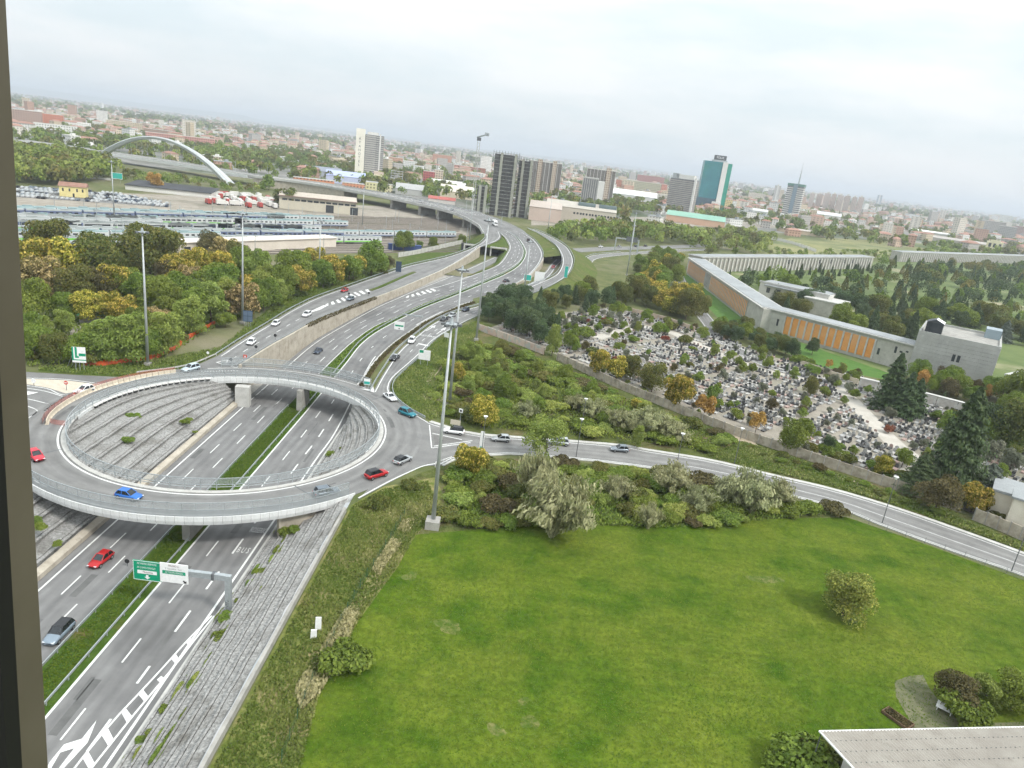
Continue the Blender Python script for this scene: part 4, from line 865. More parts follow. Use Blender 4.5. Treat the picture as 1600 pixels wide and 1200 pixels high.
pp = WD(624, 509, g2.location.y - 0.4) - g2.location; board(g2, 3.1, 2.6, M_WHITE, tuple(pp)); flat(g2, 'green_field', [(pp.x - 1.3, pp.z - 0.25), (pp.x + 1.3, pp.z - 0.25), (pp.x + 1.3, pp.z + 0.25), (pp.x - 1.3, pp.z + 0.25)], M_GREENSIGN, pp.y - 0.06); flat(g2, 'dot', [(pp.x - .2, pp.z - 1.1), (pp.x + .2, pp.z - 1.1), (pp.x + .2, pp.z - .75), (pp.x - .2, pp.z - .75)], M_BLACK, pp.y - .06)
panel_sign('small green and white sign on the planter nose by the roundabout', 573, 606, 0.1, 1.5, 1.5, 0.8, [((-0.46, 0.1, 0.46, 0.55), mat('teal_sign', (0.03, 0.36, 0.30), rough=0.5))], 0)
panel_sign('dark blue advertising boards seen from behind on the left verge', 387, 511, 0, 2.7, 3.4, 1.6, [((-0.48, 0.05, -0.02, 0.48), mat('board_pane', (0.10, 0.14, 0.2), rough=0.4)), ((0.02, 0.05, 0.48, 0.48), MATS['board_pane']), ((-0.48, 0.53, -0.02, 0.95), MATS['board_pane']), ((0.02, 0.53, 0.48, 0.95), MATS['board_pane'])], R(10), 4, 'billboard', M_BLUESIGN)
panel_sign('blank dark panel sign beside the far exit of the left ramp', 622, 430, 0.3, 2.4, 4.6, 1.5, [], R(10), 2, m=M_BLUESIGN)
panel_sign('white square sign above the tunnel road on the right', 841, 447, 0, 4.5, 4.5, 2.2, [], R(-5), 2)
panel_sign('small green sign left of the white square sign', 823, 446, 0, 3.4, 3.0, 2.2, [((-0.46, 0.1, 0.46, 0.9), MATS['teal_sign'])], R(-5), 2)
panel_sign('tall green arrow sign on the bend of the right ramp', 883, 437, 3.0, 1.6, 5.5, 1.0, [((-0.46, 0.02, 0.46, 0.98), MATS['teal_sign'])], R(-5), 1)
panel_sign('low white information board in the scrub by the exit road', 711, 667, 0, 2.2, 1.1, 0.5, [], R(-6), 2, m=mat('board_beige', (0.5, 0.45, 0.36), rough=0.8))
panel_sign('small white square sign above the beige board', 718, 664, 0, 0.9, 0.9, 2.9, [((-0.25, 0.25, 0.25, 0.75), M_BLACK)], R(-20), 1)
panel_sign('tall narrow white banner sign beside the right exit road', 751, 707, 0, 0.8, 4.2, 0.4, [((-0.4, 0.08, 0.4, 0.22), MATS['teal_sign'])], R(-5), 1, 'banner')
panel_sign('white blank sign pair on the verge beside the slip road arrows', 697, 531, 0, 1.7, 1.5, 0.8, [], R(-25), 2)
# no-entry disc, small cross sign and round signs
def disc_sign(label, px, py, z, h, r, m, bar=None):
    p = W(px, py, z); t = thing('round_sign', label, 'road sign', p, 0); mb = MB(); mb.tube((0, 0.05, 0), (0, 0.05, h), 0.05, n=6); mb.build('post', M_STEELD, t)
    mb = MB(); mb.tube((0, 0.0, h), (0, -0.06, h), r, n=16); mb.build('disc', m, t)
    if bar: flat(t, 'bar', [(-r * 0.7, h - r * 0.2), (r * 0.7, h - r * 0.2), (r * 0.7, h + r * 0.2), (-r * 0.7, h + r * 0.2)], bar, -0.07)
disc_sign('red no-entry sign on the beige traffic island', 104, 610, 0.03, 1.7, 0.42, M_RED, M_WHITE)
for px, py, lab in ((361, 569, 'first black round sign seen from behind on the left ramp, nearest the roundabout'), (400, 549, 'second black round sign seen from behind on the left ramp'), (430, 531, 'third black round sign seen from behind on the left ramp'), (545, 464, 'black round sign by the hatched gore of the left ramp'), (576, 463, 'black round sign by the wall above the motorway gore')):
    disc_sign(lab, px, py, 0.03, 1.3, 0.42, M_BLACK)
disc_sign('small black round sign beside the left carriageway guard rail', 199, 885, -6.3, 0.9, 0.35, M_BLACK)
disc_sign('white round mirror sign on the left traffic island', 53, 604, 0.03, 1.3, 0.5, M_WHITE); disc_sign('white sign on the verge at the left ramp give-way', 325, 562, 0, 1.8, 0.35, M_WHITE)
t = thing('traffic_cone', 'red and white striped traffic cone left of the roundabout', 'traffic cone', W(116, 620, 0.02)); 
for k in range(4):
    mb = MB(); mb.tube((0, 0, 0.05 + k * 0.28), (0, 0, 0.33 + k * 0.28), 0.3 - k * 0.06, 0.24 - k * 0.06, 10); mb.build('stripe', M_RED if k % 2 == 0 else M_WHITE, t)
mb = MB(); mb.box((0, 0, 0.03), (0.75, 0.75, 0.06)); mb.build('foot', M_BLACK, t)
t = thing('arrow_panel', 'red and white chevron panel lying by the left ramp barrier', 'road sign', W(383, 560, 0.03)); mb = MB(); mb.box((0, 0, 0.5), (0.9, 0.1, 0.9)); mb.build('panel', M_RED, t); flat(t, 'chevron', [(-.3, .3), (.3, .3), (0, .8)], M_WHITE, -0.06)
# white fallen panels in the dry grass, white gate posts by the exit
for px, py, hh, lab in ((497, 985, 1.9, 'taller white panel standing in the dry grass above the slope'), (490, 997, 1.2, 'shorter white panel leaning in the dry grass above the slope')):
    t = MB(); t.box((0, 0, hh / 2), (0.75, 0.18, hh), 0.2, taper=0.9); o = t.build('upright_slab', M_WHITE, label=lab, cat='slab'); o.location = W(px, py, 0)
t = thing('white_barrier_posts', 'row of white wooden posts with rails at the right exit', 'fence')
for k in range(5):
    p = W(680 + k * 6.2, 730 - k * 2.2, 0); mb = MB(); mb.box((p.x, p.y, 0.55), (0.12, 0.12, 1.1)); mb.build('post', M_WHITE, t)
mb = MB(); mb.bar(W(680, 730, 0) + Vector((0, 0, 1)), W(705, 721, 0) + Vector((0, 0, 1)), 0.08, 0.12); mb.build('rail', M_WHITE, t)
# green wire fence along the lawn edge
fl = smooth([W(x, y, 0) for x, y in [(632, 805), (600, 860), (565, 915), (535, 970), (500, 1040), (470, 1110), (440, 1190)]], 2)
t = thing('wire_fence', 'low green wire fence between dry grass and lawn', 'fence'); po = MB(); po.tube((0, 0, 0), (0, 0, 1.5), 0.035, n=5); pmm = po.mesh('post', mat('green_post', (0.03, 0.10, 0.06), rough=0.6))
for p in even(fl, 2.5): obj('post', pmm, t, p)
mb = MB(); mb.strip(lift(fl, 0.05), lift(fl, 1.35)); mb.build('mesh_screen', mat('green_mesh', (0.03, 0.10, 0.06), rough=0.6, alpha=0.22), t)
fl = smooth([W(x, y, 0) for x, y in [(1330, 808), (1400, 835), (1480, 862), (1560, 892), (1640, 925)]], 2)
t = thing('wire_fence', 'thin wire fence between the lawn and the local road', 'fence'); po = MB(); po.tube((0, 0, 0), (0, 0, 1.3), 0.03, n=5); pmm = po.mesh('post', M_STEELD)
for p in even(fl, 3.0): obj('post', pmm, t, p)
mb = MB(); mb.strip(lift(fl, 0.05), lift(fl, 1.2)); mb.build('mesh_screen', mat('grey_mesh', (0.2, 0.21, 0.2), rough=0.6, alpha=0.15), t)
# street lamps of the local road
def lamp(h=8.0):
    t = thing('street_lamp', '', 'street lamp'); mb = MB(); mb.tube((0, 0, 0), (0, 0, h), 0.09, 0.05, 8); mb.build('pole', M_STEELD, t)
    mb = MB(); mb.tube((0, 0, h), (0, 0, h + 0.5), 0.12, 0.42, 10); mb.tube((0, 0, h + 0.5), (0, 0, h + 0.62), 0.45, 0.1, 10); mb.build('lantern', M_WHITE, t); return t
lp = lamp()
for (px, py), hs, lab in (((900, 714), 1.0, 'street lamp on the near side of the local road before the silver car'), ((1055, 737), 1.0, 'street lamp beyond the pale willow bushes of the local road'), ((1378, 818), 1.15, 'street lamp on the lawn side of the local road by the fence corner'), ((1580, 893), 1.1, 'street lamp nearest the right edge on the local road'), ((752, 712), 1.0, 'street lamp beside the tall white banner'), ((1147, 726), 1.0, 'thin lamp post on the far verge of the local road'), ((908, 672), 0.9, 'lamp with white head half hidden in the scrub')):
    place(lp, W(px, py, 0), 0, (1, 1, hs), lab, 'street lamps of the local road')

# ================================================================ VEHICLES
M_GLASSC = mat('car_glass', (0.012, 0.015, 0.018), (0.02, 0.024, 0.028), scale=1, rough=0.08, spec=0.6)
M_TYRE = mat('tyre', (0.015, 0.015, 0.016), (0.025, 0.025, 0.026), scale=5, rough=0.9)
M_RIM = mat('wheel_rim', (0.35, 0.36, 0.37), rough=0.35, metal=0.7)
M_HEADL = mat('headlight_lens', (0.7, 0.72, 0.74), rough=0.15, spec=0.6)
M_TAILL = mat('tail_light_lens', (0.35, 0.012, 0.01), rough=0.2, spec=0.6)
PAINTS = {}
def paint(name, c, metal=0.25):
    if name not in PAINTS: PAINTS[name] = mat('car_paint_' + name, c, tuple(min(1, x * 1.05) for x in c), scale=0.8, rough=0.28, metal=metal, spec=0.5)
    return PAINTS[name]
CARP = {}
def car_mesh(kind):
    """side outline stations (x along the car, half width, lower and upper height) lofted to a body and a glasshouse"""
    if kind in CARP: return CARP[kind]
    L, Wd, H, bz = {'hatch': (4.1, 0.88, 1.48, 0.88), 'suv': (4.45, 0.92, 1.66, 0.98), 'sedan': (4.65, 0.90, 1.45, 0.86), 'van': (5.2, 0.98, 2.1, 1.05)}[kind]
    h = L / 2
    # body: cross sections with rounded shoulders
    st = [(-h, 0.72, 0.42, 0.80), (-h + 0.12, 0.90, 0.28, 0.93), (-h + 0.6, 1.0, 0.24, 1.0), (-0.3, 1.0, 0.24, 1.0), (h - 1.3, 1.0, 0.24, 0.98), (h - 0.55, 0.96, 0.26, 0.86), (h - 0.12, 0.84, 0.30, 0.74), (h, 0.66, 0.40, 0.62)]
    body = MB(); rows = []
    for x, w_, z0, z1 in st:
        z1 = z1 * bz; w_ = w_ * Wd
        rows.append([(x, s * a, z) for s, seq in ((1, ((0.55, z0), (0.94, z0 + 0.08), (1.0, (z0 + z1) / 2), (0.97, z1 - 0.1), (0.82, z1), (0.4, z1 + 0.015))), (-1, ((0.4, z1 + 0.015), (0.82, z1), (0.97, z1 - 0.1), (1.0, (z0 + z1) / 2), (0.94, z0 + 0.08), (0.55, z0)))) for a_, z in seq for a in (a_ * w_,)])
    n = len(rows[0]); o = 0
    vs = [p for r_ in rows for p in r_]; fs = []
    for i in range(len(rows) - 1):
        for k in range(n): fs.append((i * n + k, i * n + (k + 1) % n, (i + 1) * n + (k + 1) % n, (i + 1) * n + k))
    fs += [tuple(range(n)), tuple(range((len(rows) - 1) * n + n - 1, (len(rows) - 1) * n - 1, -1))]
    body.add(vs, fs)
    # roof panel and pillars; glass set slightly inside
    rear, fr = {'hatch': (-h + 0.22, h - 1.25), 'suv': (-h + 0.22, h - 1.3), 'sedan': (-h + 0.85, h - 1.45), 'van': (-h + 0.1, h - 0.95)}[kind]
    rr, rf = {'hatch': (rear + 0.42, fr - 0.85), 'suv': (rear + 0.35, fr - 0.8), 'sedan': (rear + 0.75, fr - 0.85), 'van': (rear + 0.15, fr - 0.7)}[kind]
    wb, wt = Wd * 0.86, Wd * 0.68; zb = bz * 0.99
    glass = MB(); A = [(rear, -wb, zb), (rear, wb, zb), (fr, wb, zb * 0.98), (fr, -wb, zb * 0.98)]; B = [(rr, -wt, H - 0.05), (rr, wt, H - 0.05), (rf, wt, H - 0.05), (rf, -wt, H - 0.05)]
    wins = [[A[0], A[3], B[3], B[0]], [A[2], A[1], B[1], B[2]], [A[3], A[2], B[2], B[3]], [A[1], A[0], B[0], B[1]]]
    roof = MB(); roof.add([(rr - 0.06, -wt - 0.03, H - 0.06), (rr - 0.06, wt + 0.03, H - 0.06), (rf + 0.06, wt + 0.03, H - 0.06), (rf + 0.06, -wt - 0.03, H - 0.06), (rr + 0.12, -wt * 0.8, H), (rr + 0.12, wt * 0.8, H), (rf - 0.15, wt * 0.8, H), (rf - 0.15, -wt * 0.8, H)],
                          [(3, 2, 1, 0), (4, 5, 6, 7), (0, 1, 5, 4), (1, 2, 6, 5), (2, 3, 7, 6), (3, 0, 4, 7)])
    for a, b in zip(A, B): roof.bar(a, b, 0.1, 0.08)
    xm = (rr + rf) / 2 - 0.05
    for s in (-1, 1): roof.bar((xm, s * wb, zb), (xm, s * wt, H - 0.06), 0.1, 0.06)
    CARP[kind] = (body, roof, wins, L, Wd, H, bz)
    return CARP[kind]
WHEEL = {}
def car(label, kind, pt, loc, rz, group='cars on the roads', roofpaint=None, name='car'):
    body, roof, wins, L, Wd, H, bz = car_mesh(kind); h = L / 2
    key = (kind, pt.name, roofpaint.name if roofpaint else '')
    if key not in WHEEL:
        t0 = MB(); t0.tube((0, -0.11, 0), (0, 0.11, 0), 0.33, n=14); r0 = MB(); r0.tube((0, -0.125, 0), (0, 0.125, 0), 0.2, n=10)
        ws = [MB().quad(*w_).mesh('window', M_GLASSC) for w_ in wins]
        hl = MB(); hl.box((0, 0, 0), (0.14, 0.34, 0.13)); WHEEL[key] = (body.mesh('body', pt, True), roof.mesh('roof', roofpaint or pt), ws, t0.mesh('tyre', M_TYRE), r0.mesh('rim', M_RIM), hl.mesh('headlight', M_HEADL), hl.mesh('tail_light', M_TAILL))
    bm, rm, ws, tm, rim, hl, tl = WHEEL[key]
    t = thing(name, label, 'van' if kind == 'van' else 'car', loc, rz, group)
    obj('body', bm, t); obj('roof', rm, t)
    for w_ in ws: obj('window', w_, t)
    for x in (-h + 0.78, h - 0.85):
        for s in (-1, 1):
            wo = obj('wheel', tm, t, (x, s * (Wd - 0.1), 0.33)); obj('rim', rim, wo)
    for s in (-1, 1):
        obj('headlight', hl, t, (h - 0.1, s * Wd * 0.6, bz * 0.66)); obj('tail_light', tl, t, (-h + 0.06, s * Wd * 0.68, bz * 0.75))
    mb_ = MB(); mb_.box((h - 0.03, 0, 0.48), (0.06, 0.95, 0.16)); obj('grille', mb_.mesh('grille', M_BLACK), t)
    return t
RED, BLUE, WHT, SIL, GRY, BLK, TEAL, DBL = paint('red', (0.42, 0.018, 0.02)), paint('blue', (0.03, 0.15, 0.50)), paint('white', (0.72, 0.73, 0.73), 0.0), paint('silver', (0.42, 0.44, 0.45), 0.4), paint('grey', (0.16, 0.19, 0.22), 0.4), paint('black', (0.02, 0.021, 0.024), 0.2), paint('teal', (0.02, 0.18, 0.23)), paint('dark_blue', (0.03, 0.045, 0.075), 0.3)
PINK = paint('bright_red', (0.55, 0.04, 0.06))
zr = lambda y: 0.045
CARS = [
 ('bright red hatchback at the left edge of the roundabout', 'hatch', PINK, (50, 711), (63, 722), zr, None), ('blue hatchback behind the mesh screen on the roundabout', 'hatch', BLUE, (184, 775), (220, 782), zr, None),
 ('dark grey car seen through the railing at the near rim of the roundabout', 'suv', GRY, (494, 776), (527, 770), zr, None), ('red hatchback with dark roof at the right of the roundabout', 'suv', RED, (574, 749), (602, 741), zr, BLK), ('silver hatchback with dark roof following the red one', 'hatch', SIL, (618, 727), (640, 717), zr, BLK),
 ('teal hatchback entering the right of the roundabout', 'suv', TEAL, (626, 645), (647, 653), zr, None), ('white sports car at the entry from the slip road', 'sedan', WHT, (603, 619), (616, 628), zr, None),
 ('white crossover with black roof arriving by the local road', 'suv', WHT, (724, 679), (694, 675), zr, BLK), ('silver hatchback behind the white crossover on the local road', 'hatch', SIL, (799, 690), (766, 688), zr, None), ('pale car half hidden by the thin tree on the local road', 'suv', SIL, (888, 696), (858, 693), zr, None), ('grey estate car on the local road, farthest from the roundabout', 'hatch', paint('blue_grey', (0.22, 0.25, 0.28), 0.4), (982, 706), (953, 704), zr, None),
 ('white hatchback beside the beige barriers', 'hatch', WHT, (146, 609), (117, 617), zr, None), ('pale blue hatchback leaving the left ramp', 'suv', paint('pale_blue', (0.50, 0.58, 0.62), 0.2), (310, 576), (286, 582), zr, None),
 ('first white car coming down the left ramp, nearest the roundabout', 'hatch', WHT, (398, 533), (387, 542), z_lramp, None), ('second white car coming down the left ramp', 'hatch', WHT, (437, 504), (424, 512), z_lramp, None), ('third white car coming down the left ramp', 'suv', WHT, (485, 491), (473, 497), z_lramp, None),
 ('dark car beside the hatched gore of the left ramp', 'hatch', GRY, (553, 467), (541, 471), z_lramp, None), ('small red car farthest up the left ramp', 'hatch', RED, (544, 454), (532, 458), z_lramp, None),
 ('dark blue car on the motorway beyond the roundabout', 'sedan', DBL, (502, 546), (492, 556), z_main, None), ('dark pickup-like car on the slip road', 'sedan', BLK, (621, 558), (612, 565), zr, SIL), ('white car on the slip road behind the dark one', 'suv', WHT, (646, 531), (640, 539), zr, None),
 ('black and white car at the top of the slip road', 'sedan', BLK, (699, 498), (688, 503), zr, SIL), ('silver car at the top of the slip road', 'hatch', SIL, (711, 493), (700, 497), zr, None), ('dark violet-blue car on the merging slip road', 'hatch', DBL, (733, 484), (721, 488), zr, None), ('black car on the far right carriageway', 'sedan', BLK, (786, 442), (796, 439), z_main, None),
 ('red hatchback on the motorway in front of the roundabout', 'hatch', RED, (171, 869), (144, 890), z_main, None), ('grey hatchback with dark roof nearest the camera on the motorway', 'suv', paint('steel_blue', (0.22, 0.27, 0.32), 0.4), (108, 979), (77, 1010), z_main, BLK),
 ('white car on the flyover deck, left of three', 'suv', WHT, (608, 305), (596, 303), lambda y: 8.6, None), ('white car on the flyover deck, between two', 'suv', WHT, (663, 317), (652, 315), lambda y: 8.6, None), ('silver car on the flyover deck near the bend', 'hatch', SIL, (711, 330), (702, 328), lambda y: 8.6, None),
 ('dark car inside the right tunnel mouth', 'hatch', RED, (866, 417), (862, 421), zr, None), ('dark car on the curve of the far right carriageway', 'hatch', BLK, (827, 378), (824, 374), z_main, None),
 ('white car on the far avenue', 'suv', WHT, (932, 387), (945, 386.5), zr, None), ('silver car on the far avenue', 'hatch', SIL, (962, 386.5), (974, 386), zr, None), ('dark car on the far avenue', 'hatch', BLK, (1003, 385.5), (1014, 385), zr, None), ('second dark car on the far avenue', 'hatch', DBL, (990, 386), (997, 385.7), zr, None),
]
for lab, kind, pt, a, b, zf, rf in CARS:
    A, B = WZ(*a, zf), WZ(*b, zf); c = (A + B) / 2; c.z = zf(c.y) + 0.02
    car(lab, kind, pt, c, math.atan2(B.y - A.y, B.x - A.x), roofpaint=rf)
# white box truck on the bend of the flyover
def truck(label, loc, rz, m_box, m_cab, group=None, s=1.0):
    t = thing('truck', label, 'truck', loc, rz, group, s); mb = MB(); mb.box((-1.0, 0, 2.1), (6.2, 2.4, 2.7)); mb.build('cargo_box', m_box, t); mb = MB(); mb.box((3.1, 0, 1.45), (1.8, 2.3, 2.1)); mb.box((3.0, 0, 2.6), (1.4, 2.1, 0.3)); mb.build('cab', m_cab, t)
    mb = MB(); mb.box((4.02, 0, 1.95), (0.05, 2.0, 0.8)); mb.build('windscreen', M_GLASSC, t); mb = MB(); mb.box((-0.2, 0, 0.6), (7.4, 1.6, 0.3)); mb.build('chassis', M_BLACK, t)
    wm = MB(); wm.tube((0, -0.2, 0), (0, 0.2, 0), 0.5, n=12); me = wm.mesh('wheel', M_TYRE)
    for x in (-3.0, -1.8, 3.0):
        for sy in (-1.0, 1.0): obj('wheel', me, t, (x, sy, 0.5))
    return t
p = WZ(773, 352, lambda y: 8.0); truck('white box truck on the bend of the flyover', p, R(-75), M_WHITE, M_WHITE)

# ================================================================ VEGETATION
def leafmat(name, c0, c1, c2, tint=0.12):
    m = bpy.data.materials.new(name); m.use_nodes = True; MATS[name] = m
    t = m.node_tree; b = t.nodes['Principled BSDF']; b.inputs['Roughness'].default_value = 0.75; b.inputs['Specular IOR Level'].default_value = 0.15
    at = t.nodes.new('ShaderNodeAttribute'); at.attribute_name = 'tint'
    rp = t.nodes.new('ShaderNodeValToRGB'); rp.color_ramp.elements[0].color = (*c0, 1); rp.color_ramp.elements[1].color = (*c2, 1)
    e = rp.color_ramp.elements.new(0.5); e.color = (*c1, 1); t.links.new(at.outputs['Fac'], rp.inputs[0])
    oi = t.nodes.new('ShaderNodeObjectInfo'); hs = t.nodes.new('ShaderNodeHueSaturation')
    mr = t.nodes.new('ShaderNodeMapRange'); mr.inputs['To Min'].default_value = 1 - tint; mr.inputs['To Max'].default_value = 1 + tint; t.links.new(oi.outputs['Random'], mr.inputs[0]); t.links.new(mr.outputs[0], hs.inputs['Value'])
    m2 = t.nodes.new('ShaderNodeMath'); m2.operation = 'MULTIPLY'; m2.inputs[1].default_value = 7.31; t.links.new(oi.outputs['Random'], m2.inputs[0])
    fr = t.nodes.new('ShaderNodeMath'); fr.operation = 'FRACT'; t.links.new(m2.outputs[0], fr.inputs[0])
    m3 = t.nodes.new('ShaderNodeMapRange'); m3.inputs['To Min'].default_value = 0.485; m3.inputs['To Max'].default_value = 0.515; t.links.new(fr.outputs[0], m3.inputs[0]); t.links.new(m3.outputs[0], hs.inputs['Hue'])
    t.links.new(rp.outputs[0], hs.inputs['Color']); t.links.new(hs.outputs[0], b.inputs['Base Color'])
    tr = t.nodes.new('ShaderNodeBsdfTranslucent'); t.links.new(hs.outputs[0], tr.inputs['Color']); mx = t.nodes.new('ShaderNodeMixShader'); mx.inputs[0].default_value = 0.28
    t.links.new(b.outputs[0], mx.inputs[1]); t.links.new(tr.outputs[0], mx.inputs[2]); t.links.new(mx.outputs[0], t.nodes['Material Output'].inputs['Surface'])
    return m
L_GREEN = leafmat('leaves_green', (0.086, 0.133, 0.025), (0.179, 0.244, 0.041), (0.302, 0.354, 0.077))
L_LIGHT = leafmat('leaves_light_green', (0.150, 0.210, 0.042), (0.273, 0.332, 0.077), (0.411, 0.442, 0.126))
L_YELL = leafmat('leaves_yellow_green', (0.125, 0.153, 0.023), (0.281, 0.265, 0.037), (0.709, 0.550, 0.126))
L_CREAM = leafmat('leaves_cream_bloom', (0.085, 0.087, 0.025), (0.232, 0.183, 0.070), (0.649, 0.482, 0.236))
L_DARK = leafmat('leaves_dark', (0.077, 0.105, 0.028), (0.149, 0.166, 0.042), (0.264, 0.217, 0.066))
L_BROWN = leafmat('leaves_brownish', (0.070, 0.066, 0.026), (0.125, 0.108, 0.046), (0.20, 0.165, 0.075))
L_CONI = leafmat('needles_dark', (0.052, 0.083, 0.037), (0.094, 0.137, 0.060), (0.161, 0.200, 0.088))
L_BLUE = leafmat('needles_blue_grey', (0.094, 0.120, 0.091), (0.167, 0.196, 0.153), (0.280, 0.302, 0.237))
L_OLIVE = leafmat('leaves_silvery', (0.109, 0.124, 0.083), (0.193, 0.204, 0.139), (0.294, 0.292, 0.208))
L_PALE = leafmat('leaves_pale_reed', (0.20, 0.22, 0.105), (0.335, 0.34, 0.175), (0.50, 0.48, 0.28))
L_SOLO = leafmat('leaves_olive_gold', (0.157, 0.193, 0.042), (0.305, 0.316, 0.073), (0.568, 0.493, 0.126))
L_RED = leafmat('leaves_red', (0.131, 0.035, 0.027), (0.223, 0.066, 0.043), (0.298, 0.105, 0.067))
L_GOLD = leafmat('leaves_gold', (0.280, 0.176, 0.042), (0.446, 0.290, 0.075), (0.633, 0.421, 0.133))
L_GRASS = leafmat('grass_blades', (0.095, 0.145, 0.026), (0.195, 0.225, 0.06), (0.44, 0.40, 0.20))
L_TURF = leafmat('turf_blades', (0.045, 0.098, 0.006), (0.085, 0.142, 0.011), (0.155, 0.195, 0.026))
M_BARK = mat('bark', (0.09, 0.07, 0.05), (0.16, 0.13, 0.10), scale=2, rough=1)

import numpy as np
def leaf_np(name, m, P, NN, Ls, Ws, T):
    """one mesh of small bent quads from arrays of positions, normals, sizes and tints"""
    n = len(P); up = np.array((0.13, 0.21, 0.97)); A = np.cross(NN, up); A /= np.maximum(np.linalg.norm(A, axis=1, keepdims=True), 1e-4); B = np.cross(NN, A)
    Wc, Lc = Ws[:, None], Ls[:, None]
    V = np.stack([P - A * Wc - B * Lc, P + A * Wc - B * Lc * 0.6 + NN * Wc * 0.3, P + A * Wc * 0.8 + B * Lc, P - A * Wc + B * Lc * 0.7 + NN * Wc * 0.35], axis=1).reshape(-1, 3)
    me = bpy.data.meshes.new(name); me.vertices.add(4 * n); me.vertices.foreach_set('co', V.astype(np.float32).ravel())
    me.loops.add(4 * n); me.loops.foreach_set('vertex_index', np.arange(4 * n, dtype=np.int32)); me.polygons.add(n)
    me.polygons.foreach_set('loop_start', np.arange(0, 4 * n, 4, dtype=np.int32))
    me.materials.append(m); at = me.attributes.new('tint', 'FLOAT', 'POINT'); at.data.foreach_set('value', np.repeat(np.clip(T, 0, 1), 4).astype(np.float32))
    me.update(calc_edges=True); me.validate()
    return me
def unit(g, n):
    d = g.normal(size=(n, 3)); return d / np.linalg.norm(d, axis=1, keepdims=True)
def crown(name, m, lobes, n, size, seed, zmin=-0.55, spread=0.9, bloom=0.0, flat_=1.0):
    g = np.random.default_rng(seed); C = np.array([l[0] for l in lobes]); Rd = np.array([l[1] for l in lobes]); pr = Rd ** 2 / (Rd ** 2).sum()
    lt = g.uniform(-0.16, 0.16, len(lobes)); i = g.choice(len(lobes), n, p=pr); d = unit(g, n); d[:, 2] = np.where(d[:, 2] < zmin, -d[:, 2], d[:, 2])
    depth = np.where(g.random(n) < 0.8, g.uniform(0.86, 1.08, n), g.uniform(0.45, 0.86, n))
    P = C[i] + d * np.array((1, 1, flat_)) * (Rd[i] * depth)[:, None]
    NN = d + unit(g, n) * spread; NN /= np.maximum(np.linalg.norm(NN, axis=1, keepdims=True), 1e-3)
    s = size * g.uniform(0.6, 1.35, n); t = g.normal(0.45, 0.17, n) + lt[i]
    if bloom:
        # flower heads sit in clusters on the outside of the crown
        hd = g.normal(size=(max(6, n // 40), 3)); hd /= np.linalg.norm(hd, axis=1, keepdims=True)
        k = (g.random(n) < bloom) & (d[:, 2] > -0.15) & (depth > 0.86) & (((np.sin(P[:, 0] * 5.1) + np.sin(P[:, 1] * 4.7) + np.sin(P[:, 2] * 5.9)) > 0.1))
        t = np.where(k, g.uniform(0.78, 1.0, n), t * 0.85)
    return leaf_np(name, m, P, NN, s, s * g.uniform(0.5, 0.85, n), t)
def lobes_round(r, R_, H0, H1, n, rr=(0.32, 0.5)):
    """lobes filling a broad crown between two heights"""
    out_ = [((0, 0, (H0 + H1) / 2), min(R_, (H1 - H0) / 2) * 0.72)]
    for k in range(n):
        a = r.uniform(0, 6.283); f = r.uniform(0.35, 0.78); z = r.uniform(0.12, 0.92); env = math.sin(math.pi * (0.14 + 0.80 * z)) ** 0.6
        out_.append(((math.cos(a) * R_ * f * env, math.sin(a) * R_ * f * env, lerp(H0, H1, z)), R_ * r.uniform(*rr) * (0.7 + 0.3 * env)))
    return out_
def trunk_mesh(h, r0, R_, seed, limbs=5):
    r = random.Random(seed); mb = MB(); z = h * 0.45
    mb.tube((0, 0, -0.2), (0.04 * h * r.uniform(-1, 1) * 0.5, 0, z), r0, r0 * 0.7, 7); mb.tube((0, 0, z * 0.98), (0, 0, h * 0.8), r0 * 0.65, r0 * 0.2, 6)
    for k in range(limbs):
        a = k * 6.283 / limbs + r.uniform(-0.4, 0.4); zz = h * r.uniform(0.3, 0.5)
        mb.tube((0, 0, zz), (math.cos(a) * R_ * 0.6, math.sin(a) * R_ * 0.6, zz + h * r.uniform(0.15, 0.32)), r0 * 0.4, r0 * 0.12, 5)
    return mb.mesh('trunk', M_BARK)
def tree_proto(kind, m, H, R_, n, size, seed, base=0.25, nl=16, bloom=0.0, rr=(0.32, 0.5), name='tree', tr=None, spread=0.9):
    r = random.Random(seed); t = thing(name, '', 'tree')
    obj('crown', crown('crown', m, lobes_round(r, R_, H * base, H, nl, rr), n, size, seed, bloom=bloom, spread=spread), t)
    obj('trunk', trunk_mesh(H * 0.8, tr or H * 0.022, R_, seed), t)
    return t
